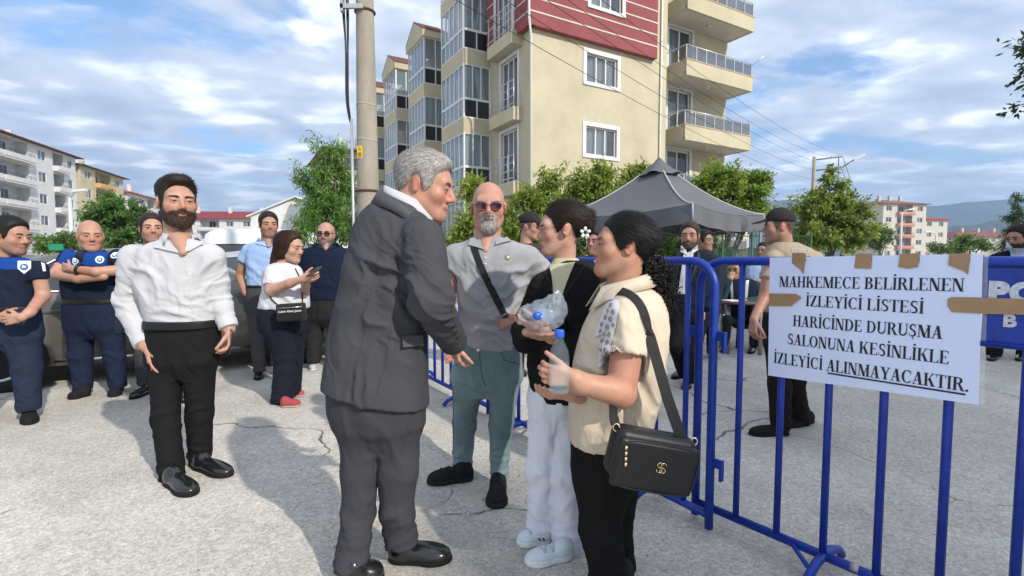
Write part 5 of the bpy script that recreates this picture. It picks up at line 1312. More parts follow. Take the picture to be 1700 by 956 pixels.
class Person:
    def __init__(s, label, X, Y, group=None):
        s.root = thing('person', label, 'person', (X, Y, 0), group); s.o = np.array([X, Y, 0.0])
        s.shell = []
    def sdf(s, name, f, h, material, col, disp=None, lo=None, hi=None, parent=None, rl=1, keep=None):
        lo = f.lo if lo is None else lo; hi = f.hi if hi is None else hi
        V, Q = surfnet(f, lo, hi, h)
        if len(V) == 0: return None
        V = V.astype(np.float64)
        if rl: V = relax(V, Q, rl)
        if disp is not None:
            n = vnormals(V, Q); V = V + n * disp(V)[:, None]
        c = col(V) if callable(col) else np.tile(np.array(col), (len(V), 1))
        return mesh_np(name, V - s.o, Q, material, parent or s.root, c)
    # --- skin
    def head(s, cx, top, chin, Y, yaw=0, pitch=0, roll=0, neck=None, nr=.056, h=None, **P):
        ht = P.get('ht', .014); sc = px2m(chin - top, Y) / (.232 + ht)
        c = A(cx, (top + chin) / 2, Y); c[2] -= sc * (ht - .002) / 2; s.view = math.degrees(math.atan2(-c[0], c[1])); Rm = rot(yaw + s.view, pitch, roll)
        s.hc, s.hR, s.hs, s.hP = c.astype(np.float32), Rm, sc, P
        hl = head_local(P)
        nk = A(*neck) if neck is not None else c + np.array([0, .02, -.2])
        s.nk = nk
        toW = lambda l: c + sc * (Rm @ np.array(l))
        n1 = rc(toW((0, .030, -.050)), nk, nr * sc * .98, nr * sc * 1.08)
        n2 = rc(nk, nk + np.array([0, .01, -.10]), nr * sc * 1.08, nr * sc * 1.5)
        jl = rc(toW((0, -.035, -.088)), nk * .5 + toW((0, 0, -.09)) * .5, .02 * sc, .03 * sc) if P.get('throat', 1) else n1
        def f(p):
            l = ((p - s.hc) @ Rm) / sc
            d = hl(l.astype(np.float32)) * sc
            for q in [n1, n2, jl] + P.get('chest', []): d = smin(d, q.fn(p), .022)
            return d
        f.lo = np.minimum(c - .16 * sc, nk - .13); f.hi = np.maximum(c + .16 * sc, nk + .13)
        f.lo[2] = nk[2] - .07
        h = h or .0052 * max(1, Y / 2.6)
        V, Q = surfnet(f, f.lo, f.hi, h)
        V = relax(V.astype(np.float64), Q, 1)
        l = (V - c) @ Rm / sc
        s.shell.append((V, Q, head_colour(l, P)))
        s.headf = f
        s.face(hl, P)
        return s
    def face(s, hl, P):
        '''eyes, brows and lips as thin pieces lying on the face'''
        far = max(1.0, s.hc[1] / 3.2) ** .5
        def lay(XZ, lift):
            l = np.zeros((len(XZ), 3), dtype=np.float32); l[:, 0] = XZ[:, 0]; l[:, 2] = XZ[:, 1]; l[:, 1] = -.16
            for _ in range(40): l[:, 1] += np.clip(hl(l), -.01, .02) * .8
            l[:, 1] -= lift
            return s.hc + s.hs * (l @ s.hR.T)
        def sheet(name, fx, nu, nv, lift, material, parent=None):
            uu, vv = np.meshgrid(np.linspace(0, 1, nu), np.linspace(-1, 1, nv), indexing='ij')
            V = lay(np.stack(fx(uu.ravel(), vv.ravel()), 1), lift) - s.o
            i = np.arange((nu - 1) * nv).reshape(nu - 1, nv)[:, :-1].ravel()
            Q = np.stack([i, i + nv, i + nv + 1, i + 1], 1)
            return mesh_np(name, V, Q, material, parent or s.root)
        op = P.get('eye', 1.0) * .9 * far; WH = mat('eye_white', (.40, .36, .33), rough=.25); IR = mat('iris_dark', (.018, .011, .008), rough=.15); LID = mat('lash_line', (.03, .018, .014), rough=.7)
        BR = mat('brow_%d_%d' % (int(P.get('brow', (.02, .014, .01))[0] * 100), int(P.get('browa', .9) * 10)), tuple(np.array(P.get('brow', (.02, .014, .01))) + (1 - P.get('browa', 1)) * .3), rough=.8, bump=(900, .5, .001))
        LP = mat('lip_%d' % int(P.get('lips', (.36, .15, .13))[0] * 100), P.get('lips', (.36, .15, .13)), rough=.45)
        mo = P.get('mouth', 0.0); th = P.get('browth', .0048) * .95 * far; ar = P.get('browarch', .6)
        for sx in (-1, 1):
            if not P.get('noeyes'):
                e = sheet('eye', lambda u, v: (sx * (.031 + (u - .5) * .027), .0008 + v * .0046 * op * np.sin(np.pi * np.clip(u, .03, .97)) ** .8), 9, 5, .0006, WH)
                sheet('iris', lambda u, v: (sx * (.031 + (u - .5) * .0125 * far), .0008 + v * .0046 * op * np.sin(np.pi * np.clip(u, .12, .88)) ** .5), 6, 5, .0012, IR, e)
                sheet('eyelid', lambda u, v: (sx * (.031 + (u - .5) * .031), .0012 + .0052 * op * np.sin(np.pi * u) ** .8 + v * .0013 * far), 9, 3, .0015, LID, e)
            sheet('eyebrow', lambda u, v: (sx * (.012 + u * .040), .0185 + .010 * np.sin(u * 2.4) * ar + v * th * (1 - .65 * u) * np.clip(u * 8 + .4, 0, 1)), 9, 4, .0022, BR)
        sheet('lips', lambda u, v: ((u - .5) * .047, -.0630 + mo * (2 * u - 1) ** 2 + v * .0072 * np.sin(np.pi * np.clip(u, .02, .98)) ** .8), 11, 7, .0006, LP)
        if P.get('teeth'): sheet('teeth', lambda u, v: ((u - .5) * .030, -.0628 + mo * .4 * (2 * u - 1) ** 2 + v * .0026 * np.sin(np.pi * np.clip(u, .05, .95))), 9, 3, .0014, mat('teeth', (.7, .67, .62), rough=.2))
    def arm(s, pts, hand=None, h=None, extra=None):
        """pts: (px, py, Y, r_px) from inside the sleeve to the wrist; hand: dict(d, n, t, curl, s)"""
        pr = chain(pts); ks = [.02] * len(pr)
        if hand:
            w = A(*pts[-1][:3]); hp = hand_prims(w, **hand)
            pr += hp; ks += [.012] * 5 + [.006] * (len(hp) - 5)
        if extra: pr += extra; ks += [.01] * len(extra)
        f = union(pr, ks)
        h = h or .0045 * max(1, pts[-1][2] / 2.4)
        V, Q = surfnet(f, f.lo, f.hi, h)
        V = relax(V.astype(np.float64), Q, 1)
        sk = np.array(s.hP.get('armskin', s.hP.get('skin', (.50, .285, .20)))) * .82
        n = fbm(V * 40, 2)[:, None]
        col = sk * (.92 + .16 * n)
        if hand:
            w = A(*pts[-1][:3])
            dist = np.linalg.norm(V - w, axis=1); red = np.clip((dist - .06) / .1, 0, 1)[:, None] * (dist < .25)[:, None]
            if red.any(): col = col * (1 - red * np.array([0, .12, .14]))
        s.shell.append((V, Q, np.clip(col, 0, 1)))
        return s
    def body(s, core):
        """one mesh: a slim trunk under the clothes plus head and arms"""
        f = union(core, .05)
        V, Q = surfnet(f, f.lo, f.hi, .022)
        sk = np.array(s.hP.get('skin', (.5, .285, .2)))
        s.shell.append((V.astype(np.float64), Q, np.tile(sk, (len(V), 1))))
        Vs, Qs, Cs, n = [], [], [], 0
        for V, Q, C in s.shell:
            Vs.append(V); Qs.append(Q + n); Cs.append(C); n += len(V)
        return mesh_np('body', np.concatenate(Vs) - s.o, np.concatenate(Qs), SKIN, s.root, np.concatenate(Cs))
    # --- hair
    def hair(s, col, top=.016, side=.006, front=.01, hl=None, strands=2500, slen=.022, comb=(0, 1, -.25), name='hair', h=None, quiff=0.0, var=.35, extra=None, ek=.012, zmax=None, amp=.0012, nscale=(260, 60, 120), ymin=-1, slick=0):
        hy, hz = hl or (HL_Y, HL_Z)
        ex = union(extra, ek) if extra else None
        skull = head_local(s.hP).base
        def fl(l):
            z = l[:, 2]; t = side + (top - side) * np.clip((z - .02) / .06, 0, 1) + (front * np.clip((-.02 - l[:, 1]) / .05, 0, 1)) * np.clip((z - .05) / .03, 0, 1)
            zt0 = np.interp(l[:, 1], hy, hz); t = t * np.clip(.25 + (z - zt0) / .030, .25, 1) + .0022
            if slick: t = np.maximum(t * np.clip(1 + (l[:, 1] + .02) / .08, .15, 1), .0030)
            q = (l - CRAN_C); rr = CRAN_R
            k0 = np.sqrt(((q / rr) ** 2).sum(1)); k1 = np.sqrt(((q / rr ** 2) ** 2).sum(1)) + 1e-6
            d = np.minimum(k0 * (k0 - 1) / k1, skull(l.astype(np.float32))) - t
            if quiff: d = smin(d, ell((0, -.052, .100), (.052, .036, .022 + quiff)).fn(l), .02)
            zt = np.interp(l[:, 1], hy, hz) + (vnoise(l * 110) - .5) * .012
            d = smax(d, zt - z, .008)
            if zmax is not None: d = smax(d, z - zmax, .012)
            if ex is not None: d = smin(d, ex(l.astype(np.float32)), ek)
            return d
        sc, Rm, c = s.hs, s.hR, s.hc
        f = lambda p: fl(((p - c) @ Rm) / sc) * sc
        lo = np.array([-.13, -.16, -.13]); hi = np.array([.13, .16, .17])
        if ex is not None: lo = np.minimum(lo, ex.lo - .02); hi = np.maximum(hi, ex.hi + .02)
        cor = np.array([[(lo, hi)[i][0], (lo, hi)[j][1], (lo, hi)[k][2]] for i in (0, 1) for j in (0, 1) for k in (0, 1)])
        wc = c + sc * (cor @ Rm.T)
        h = h or .0055 * max(1, s.hc[1] / 2.8)
        V, Q = surfnet(f, wc.min(0), wc.max(0), h)
        if len(V) == 0: return None
        V = relax(V.astype(np.float64), Q, 1)
        n = vnormals(V, Q); l = (V - c) @ Rm / sc
        st = vnoise(l * np.array(nscale)) - .5
        V = V + n * (st * amp * 2 * sc)[:, None]
        C = np.tile(np.array(col), (len(V), 1)) * (1 - var + 2 * var * vnoise(l * np.array(nscale) * 1.3 + 9))[:, None]
        if strands:
            rng = np.random.default_rng(int(abs(c[0]) * 1000) + 5)
            ok = np.argwhere((l[:, 2] > np.interp(l[:, 1], hy, hz) + .012) & (l[:, 1] > ymin))[:, 0]
            i = ok[rng.integers(0, len(ok), strands)]
            p0, nn = V[i], n[i]
            cw = (Rm @ np.array(comb)) if not callable(comb) else (comb(l[i]) @ Rm.T)
            d = np.broadcast_to(cw, p0.shape) + rng.normal(0, .22, p0.shape)
            d = d - nn * (d * nn).sum(1, keepdims=True) * .85
            d /= np.linalg.norm(d, axis=1, keepdims=True)
            L = slen * sc * rng.uniform(.6, 1.3, (strands, 1)) * np.clip(.35 + l[i, 2:3] / .09, .45, 1); w = np.cross(d, nn); w /= np.linalg.norm(w, axis=1, keepdims=True) + 1e-9; w *= .00075 * sc * max(1, s.hc[1] / 2.6)
            a = p0 - w; b = p0 + w; m1 = p0 + d * L * .55 + nn * L * .10; e_ = p0 + d * L + nn * L * rng.uniform(-.05, .12, (strands, 1))
            SV = np.stack([a, b, m1 + w * .8, m1 - w * .8, e_ + w * .2, e_ - w * .2], 1).reshape(-1, 3)
            base = np.arange(strands)[:, None] * 6 + len(V)
            SQ = np.concatenate([base + np.array([0, 1, 2, 3]), base + np.array([3, 2, 4, 5])])
            sc_ = np.repeat(np.tile(np.array(col), (strands, 1)) * rng.uniform(1 - var, 1 + 1.6 * var, (strands, 1)), 6, 0)
            V = np.concatenate([V, SV]); Q = np.concatenate([Q, SQ]); C = np.concatenate([C, sc_])
        return mesh_np(name, V - s.o, Q, HAIRM, s.root, np.clip(C, 0, 1))
    def beard(s, col, thick=.006, goatee=False, h=None, var=.3, name='beard'):
        P = dict(s.hP, goatee=goatee); sc, Rm, c = s.hs, s.hR, s.hc
        hlf = head_local(s.hP)
        def f(p):
            l = (((p - c) @ Rm) / sc).astype(np.float32)
            d = hlf(l) - thick; m = beard_mask(l, P)
            return smax(d, -m * .8 - .002, .006) * sc
        h = h or .0045 * max(1, c[1] / 2.8)
        V, Q = surfnet(f, c - .16 * sc, c + np.array([.16, .16, .04]) * sc, h)
        if len(V) == 0: return
        V = relax(V.astype(np.float64), Q, 1); n = vnormals(V, Q); l = (V - c) @ Rm / sc
        st = vnoise(l * np.array([420, 300, 120])) - .5
        V = V + n * (st * .004 * sc)[:, None]
        C = np.tile(np.array(col), (len(V), 1)) * (1 - var + 2 * var * vnoise(l * np.array([500, 400, 160])))[:, None]
        ns = 1800 if c[1] < 3.5 else 500; rng = np.random.default_rng(7); i = rng.integers(0, len(V), ns)
        d = n[i] * .45 + Rm @ np.array([0, -.15, -.8]) + rng.normal(0, .25, (ns, 3)); d /= np.linalg.norm(d, axis=1, keepdims=True)
        wv = np.cross(d, n[i]); wv /= np.linalg.norm(wv, axis=1, keepdims=True) + 1e-9; wv *= .0010 * sc * max(1, c[1] / 3)
        Ls = .010 * sc * rng.uniform(.5, 1.4, (ns, 1)); p0 = V[i] - n[i] * .001
        SV = np.stack([p0 - wv, p0 + wv, p0 + d * Ls + wv * .3, p0 + d * Ls - wv * .3], 1).reshape(-1, 3)
        Q = np.concatenate([Q, np.arange(ns)[:, None] * 4 + len(V) + np.arange(4)]); V = np.concatenate([V, SV])
        C = np.concatenate([C, np.repeat(np.array(col) * rng.uniform(.6, 1.5, (ns, 1)), 4, 0)])
        return mesh_np(name, V - s.o, Q, HAIRM, s.root, C)
    def L(s, p):                                      # head-local point -> world
        return s.hc + s.hs * (s.hR @ np.array(p))
    def glasses(s, dark=True):
        m = MB(); sc = s.hs
        lens = MB()
        for sx in (-1, 1):
            pts = []
            for k in range(14):
                a = 2 * math.pi * k / 14
                pts.append(s.L((sx * .033 + .0245 * math.copysign(abs(math.cos(a)) ** .7, math.cos(a)), -.1045 + .012 * (abs(.033 + .0245 * math.cos(a) * 1) / .05) ** 2, .0 + .0165 * math.copysign(abs(math.sin(a)) ** .8, math.sin(a)) - .002)))
            m.tube(pts, .0016 * sc * max(1, s.hc[1] / 3), 6, closed=True)
            cen = sum(pts) / len(pts)
            lens.add([cen] + pts, [(0, i + 1, (i + 1) % 14 + 1) for i in range(14)])
            m.tube([s.L((sx * .056, -.094, .004)), s.L((sx * .076, -.05, .006)), s.L((sx * .080, .012, .008))], .0017 * sc, 6)
        m.tube([s.L((-.010, -.108, .003)), s.L((0, -.112, .006)), s.L((.010, -.108, .003))], .0018 * sc, 6)
        loc = -s.o
        fr = m.build('sunglasses', BLACKP if dark else mat('red_metal_frame', (.12, .01, .015), rough=.3), s.root, loc=loc)
        lens.build('lens', mat('dark_lens', (.01, .009, .01), rough=.08, coat=.5) if dark else mat('plum_lens', (.035, .008, .018), rough=.08, coat=.5), fr)
        return fr
    # --- clothes
    def garment(s, name, prims, k, col, material=CLOTH, h=None, folds=(), wr=(.0025, 14), cut=(), Y=None, seedo=0.0, clip=None):
        f0 = prims if callable(prims) else union(prims, k)
        if cut or clip:
            def f(p):
                d = f0(p)
                for q, kk in cut: d = smax(d, -q.fn(p), kk)
                for (c, n) in (clip or ()):
                    d = np.maximum(d, (p - np.asarray(c, dtype=np.float32)) @ np.asarray(n, dtype=np.float32))
                return d
            f.lo, f.hi = f0.lo, f0.hi
        else: f = f0
        Y = Y or s.o[1]
        h = h or max(.0085, .0029 * Y)
        def disp(V):
            d = wr[0] * 1.2 * (np.abs(fbm(V * np.array([wr[1], wr[1], wr[1] * .55]) + seedo, 2) * 2 - 1) * -1 + .25)
            for (c, rad, ax, lam, amp) in folds:
                ax = np.asarray(ax, float); ax = ax / np.linalg.norm(ax)
                q = V - np.asarray(c); w = np.exp(-(q ** 2).sum(1) / rad ** 2)
                e1 = np.cross(ax, (0.3, 1, 0.1)); e1 /= np.linalg.norm(e1); e2 = np.cross(ax, e1)
                wob = (fbm(V * 6 + lam * 31 + seedo, 2) - .5) * 3.0
                nz = vnoise(np.stack([q @ ax / lam + wob, q @ e1 / (lam * 3.6) + 5 + lam * 50, q @ e2 / (lam * 3.6) + seedo], 1))
                nz2 = vnoise(np.stack([q @ ax / (lam * .42) + wob * 1.6, q @ e1 / (lam * 2) + 9, q @ e2 / (lam * 2) + seedo + lam * 20], 1))
                rd = (1 - np.abs(2 * nz - 1)) ** 2.4 + .4 * (1 - np.abs(2 * nz2 - 1)) ** 2.2
                d = d + amp * w * (rd - .60) * 2.2
            return d
        return s.sdf(name, f, h, material, col, disp)
    def shoe(s, heel, toe, w=.098, hgt=.085, col=(.012, .012, .013), sole=(.012, .012, .012), st=.022, material=None, ankle=True, name='shoe', lift=0.0, h=None):
        heel = np.array(heel); toe = np.array(toe); heel[2] = toe[2] = 0
        d = toe - heel; Lg = np.linalg.norm(d); ux = d / Lg; uy = np.array([-ux[1], ux[0], 0])
        Rm = np.stack([ux, uy, np.array([0, 0, 1.])], 1).astype(np.float32)
        P_ = lambda x, z, y=0: heel + ux * x * Lg + uy * y + np.array([0, 0, z + lift])
        up = [ell(P_(.20, .042), (.21 * Lg, w * .36, hgt * .66), Rm), ell(P_(.5, .036), (.30 * Lg, w * .42, hgt * .50), Rm), ell(P_(.74, .030), (.255 * Lg, w * .49, hgt * .40), Rm)]
        if ankle: up.append(rc(P_(.22, .04), P_(.22, hgt - .012), w * .34, w * .34))
        f0 = union(up, .03)
        f = lambda p: smax(f0(p), (st * .8 + lift) - p[:, 2], .004)
        h = h or max(.005, .002 * heel[1])
        o = s.sdf(name, f, h, material or LEATH, col, lo=f0.lo, hi=f0.hi)
        so = [ell(P_(.22, st / 2), (.22 * Lg, w * .42, 1), Rm), ell(P_(.70, st / 2), (.305 * Lg, w * .53, 1), Rm), ell(P_(.45, st / 2), (.3 * Lg, w * .40, 1), Rm)]
        def g(p):
            q = ((p - P_(0, 0).astype(np.float32)) @ Rm)
            dd = 9 * np.ones(len(p), dtype=np.float32)
            for (cx_, rx_, ry_) in ((.22, .225, .41), (.70, .31, .53), (.45, .3, .42)):
                x = (q[:, 0] - cx_ * Lg) / (rx_ * Lg); y = q[:, 1] / (ry_ * w)
                dd = smin(dd, (np.sqrt(x * x + y * y) - 1) * ry_ * w, .015)
            return smax(dd, np.abs(q[:, 2] - st / 2) - st / 2, .005)
        lo = np.minimum(heel, toe) - w; hi = np.maximum(heel, toe) + w; lo[2] = lift - .01; hi[2] = lift + st + .02
        s.sdf('sole', g, h, RUBBER, sole, lo=lo, hi=hi, parent=o)
        o['_h'] = list(map(float, heel)); o['_t'] = list(map(float, toe))
        return o
    def strip(s, name, pts, w, material, th=.003, wdir=None, n_from=None):
        """flat strap through world points; wdir: the direction of its width at each point"""
        m = MB(); V = [Vector(p) for p in pts]; rows_ = []
        for i, p in enumerate(V):
            t = (V[min(i + 1, len(V) - 1)] - V[max(i - 1, 0)]).normalized()
            nrm = Vector(n_from[i]) if n_from is not None else Vector((0, -1, 0))
            nrm = (nrm - t * nrm.dot(t)).normalized(); b = t.cross(nrm).normalized()
            ww = w[i] if isinstance(w, (list, tuple)) else w
            rows_.append([p - b * ww / 2, p + b * ww / 2, p + b * ww / 2 - nrm * th, p - b * ww / 2 - nrm * th])
        m.grid(rows_, False, True)
        m.add([*rows_[0]], [(0, 1, 2, 3)]); m.add([*rows_[-1]], [(3, 2, 1, 0)])
        return m.build(name, material, s.root, loc=-s.o)
    def trousers(s, hip, legs, Y, col, material=SUITC, folds=(), wr=(.002, 9), h=None, name='trousers', cutz=None, k=.045, **kw):
        hp0 = hips(hip, Y); fs = []; auto = []
        for lg in legs:
            q, hp, n_ = sleeve(lg, .004); fs.append(union([hp0] + q, [.02, k] + [.025] * (len(q) - 1)))
            kn, an = lg[len(lg) // 2], lg[-1]
            rm = px2m(kn[3], kn[2])
            auto += [(A(*kn[:3]) - np.array([0, rm, 0]), .13, (random.choice((-1, 1)) * random.uniform(.4, .9), 0, 1), .06, .0055), (A(an[0], an[1] - 12 * 3 / an[2], an[2]) - np.array([0, rm, 0]), .13, (random.choice((-1, 1)) * random.uniform(.3, .7), 0, 1), .045, .0075)]
        py, xl, xr = hip[-1][:3]
        auto.append((A((xl + xr) / 2, py, Y - .1), .16, (1, 0, .35), .055, .006))
        def f(p):
            d = fs[0](p)
            for g_ in fs[1:]: d = smin(d, g_(p), .010)
            return d
        f.lo = np.min([g_.lo for g_ in fs], 0); f.hi = np.max([g_.hi for g_ in fs], 0)
        return s.garment(name, f, None, col, material, h=h or max(.0088, .0028 * Y), folds=auto + list(folds), wr=wr, **kw)
    def belt(s, lst, Y, col=(.012, .012, .013), name='belt', buckle=None):
        f0 = rows([(py, xl, xr, ry) for (py, xl, xr, ry) in lst], Y)
        f = lambda p: f0.fn(p)
        o = s.sdf(name, f, max(.006, .0022 * Y), mat('belt_leather', (.02, .02, .02), rough=.5, spec=.25, attr=True, bump=(120, .2, .001)), col, lo=f0.c - f0.r, hi=f0.c + f0.r)
        if buckle:
            c = A(*buckle[:3]); m = MB(); hw, hh = buckle[3], buckle[4]
            m.tube([c + np.array(q) for q in ((-hw, 0, -hh), (hw, 0, -hh), (hw, 0, hh), (-hw, 0, hh))], .004, 6, closed=True)
            m.build('buckle', METALP, o)
        return o
    def collar(s, c, r, yaw, hgt=.045, mat_=None, open_=60, wing=.055, tilt=(0, 0), thick=.004, spread=1.0, name='collar', ry=None, out=.022):
        """turned-down collar round the neck; opens to the front (yaw as for heads)"""
        m = MB(); rowsA = []; n = 28; c = np.asarray(c, float); ry = ry or r
        yaw = yaw + s.view; f = np.array([math.sin(R(yaw)), -math.cos(R(yaw)), 0]); q = np.array([f[1] * -1, f[0], 0])
        for i in range(n + 1):
            a = R(open_ / 2 + (360 - open_) * i / n)
            e = abs(i / n - .5) * 2                  # 1 at the front ends, 0 at the nape
            dv = f * math.cos(a) * ry + q * math.sin(a) * r; du = dv / np.linalg.norm(dv)
            zt = tilt[0] * math.cos(a) + tilt[1] * math.sin(a)
            b0 = c + dv * (1.02 + .10 * e) + np.array([0, 0, -.012 - .020 * e ** 2 + zt])
            b1 = c + dv * (.98 + .05 * e) + np.array([0, 0, hgt * (1 - .35 * e ** 2) + zt])
            b2 = c + dv * (1.02 + .07 * e) + du * .008 + np.array([0, 0, hgt * (1 - .35 * e ** 2) + .002 + zt])
            dn = wing * max(0, (e - .55) / .45) ** 1.5
            b3 = c + dv * (1.06 + .10 * e) + du * (out + .012 * e) + np.array([0, 0, -.004 - .012 * e - dn + zt]) - np.sign(math.sin(a)) * -q * 0 + f * .018 * e ** 4
            b4 = b3 - du * thick
            b5 = b2 - np.array([0, 0, thick]) - du * .002
            rowsA.append([b0, b1, b2, b3, b4, b5])
        m.grid(rowsA, True, False)
        m.add(rowsA[0], [(0, 1, 5), (1, 2, 3, 4, 5)]); m.add(rowsA[-1], [(5, 1, 0), (5, 4, 3, 2, 1)])
        return m.build(name, mat_, s.root, loc=-s.o)

def hand_prims(w, d, n, t, curl=(.5, .6, .4), s=1.0, th=(.55, .75, .25), thc=.35, spread=.06, fcurl=None, k0=0.0):
    """w wrist, d to the fingers, n out of the palm, t to the thumb side; 5 palm prims first"""
    d = np.array(d, float); d /= np.linalg.norm(d); n = np.array(n, float); n -= d * (n @ d); n /= np.linalg.norm(n)
    tt = np.array(t, float); tc_ = np.cross(d, n); t = tc_ if tc_ @ tt > 0 else -tc_
    P_ = []
    offs = [.030, .0105, -.0095, -.0285]; lens = [.071, .079, .073, .057]; rad = [.0088, .0090, .0086, .0076]
    kn = [w + (d * (.088 - .004 * abs(i - 1)) + t * offs[i] + n * (-.002)) * s for i in range(4)]
    for i in range(4):
        P_.append(rc(w + t * offs[i] * .62 * s + d * .012 * s, kn[i], .0135 * s, .0108 * s))
    P_.append(rc(w + t * .012 * s + d * .02 * s, w + (d * .05 + t * .022 + n * .006) * s, .016 * s, .013 * s))
    for i in range(4):
        cu = curl if fcurl is None else fcurl[i]
        a = 0; p = kn[i]; sp = spread * (1.5 - i)
        dd0 = d + t * sp; dd0 = dd0 / np.linalg.norm(dd0)
        rr = rad[i] * s
        for j, fr in enumerate((.46, .30, .24)):
            a += cu[j]
            v = dd0 * math.cos(a) + n * math.sin(a); e_ = p + v * lens[i] * fr * s
            P_.append(rc(p, e_, rr * (1.03 - .06 * j), rr * (.97 - .07 * j))); p = e_
    p = w + (d * .028 + t * .026 + n * .006) * s
    v = t * th[0] + d * th[1] + n * th[2]; v /= np.linalg.norm(v)
    for j, (ln, r_) in enumerate(((.040, .0125), (.034, .0105), (.027, .0092))):
        e_ = p + v * ln * s; P_.append(rc(p, e_, r_ * s, r_ * .92 * s)); p = e_
        v = v * math.cos(thc) + (d * .6 + n * .5 - t * .35) * math.sin(thc); v /= np.linalg.norm(v)
    return P_
# ------------------------------------------------------------------ the people
random.seed(4)
WHITE_SHIRT = mat('white_shirt_cloth', (.47, .47, .49), rough=.85, noise=(8, .04))
def lathe_dot(c, n, r, t=.003):
    m = MB(); m.lathe([(0, t), (r * .8, t), (r, 0)], (0, 0, 0), 10, frame(c, np.cross(n, (.1, .2, 1)), n)); return m
def button_row(p, o, pts, r=.006, material=None):
    for (px, py) in pts:
        c, n = surf(o, px, py, .001)
        if c is not None: lathe_dot(c, n, r).build('button', material or mat('pearl_button', (.6, .6, .61), rough=.3), p.root, loc=-p.o)
def text_on(p, o, text, px, py, wpx, hpx, slope=0.0, material=None, lift=.004, name='lettering'):
    '''print laid on a garment: letters projected on the cloth'''
    cu = bpy.data.curves.new(name, 'FONT'); cu.body = text; cu.size = 1.0; cu.resolution_u = 3
    to = bpy.data.objects.new(name, cu); COL.objects.link(to)
    dg = bpy.context.evaluated_depsgraph_get(); me = bpy.data.meshes.new_from_object(to.evaluated_get(dg))
    bpy.data.objects.remove(to)
    bm = bmesh.new(); bm.from_mesh(me); bmesh.ops.triangulate(bm, faces=bm.faces); bmesh.ops.subdivide_edges(bm, edges=bm.edges, cuts=1); bmesh.ops.triangulate(bm, faces=bm.faces); bm.to_mesh(me); bm.free()
    co = np.array([v.co[:] for v in me.vertices]); lo, hi = co.min(0), co.max(0)
    for v in me.vertices:
        u = (v.co.x - lo[0]) / (hi[0] - lo[0]); w = (v.co.y - lo[1]) / (hi[1] - lo[1])
        c, n_ = surf(o, px + u * wpx, py - w * hpx + slope * u * wpx, lift)
        v.co = Vector((c if c is not None else A(px + u * wpx, py - w * hpx + slope * u * wpx, p.o[1])) - p.o)
    me.materials.append(material); q = bpy.data.objects.new(name, me); return link(q, p.root)
def laces(p, o, n=4, col=(.5, .5, .52), w=.030):
    '''crossed laces lying on the instep'''
    he, to = np.array(o['_h']), np.array(o['_t']); del o['_h'], o['_t']
    u = (to - he) / np.linalg.norm(to - he); v = np.array([-u[1], u[0], 0]); L_ = np.linalg.norm(to - he)
    bv = BVHTree.FromPolygons([q.co for q in o.data.vertices], [tuple(q.vertices) for q in o.data.polygons])
    for k in range(n):
        pts = []
        for t in np.linspace(-1, 1, 9):
            q = he + u * L_ * (.42 + .085 * k + .03 * t * (-1) ** k) + v * t * w - p.o
            hit = bv.ray_cast(Vector((q[0], q[1], .5)), Vector((0, 0, -1)))[0]
            if hit is not None: pts.append(np.array(hit) + np.array([0, 0, .003]))
        if len(pts) > 3: MB().tube(pts, .0032, 5).build('lace', mat('lace_%d' % int(col[0] * 100), col, rough=.8), o)
def strap_on(p, name, objs, pts, w, material, lift=.004, th=.003):
    """strap along picture points, lying on the garments"""
    P_, N_ = [], []
    for q in (densify(pts) if len(pts[0]) == 2 else pts):
        if len(q) == 3 and q[2] is not None:
            P_.append(A(*q)); N_.append((0, -1, 0)); continue
        best = None
        for o in objs:
            c, n = surf(o, q[0], q[1], lift)
            if c is not None and (best is None or c[1] < best[0][1]): best = (c, n)
        if best: P_.append(best[0]); N_.append(best[1] if best[1][1] < -.05 else np.array([0, -1, 0]))
    return p.strip(name, P_, w, material, th, n_from=N_)

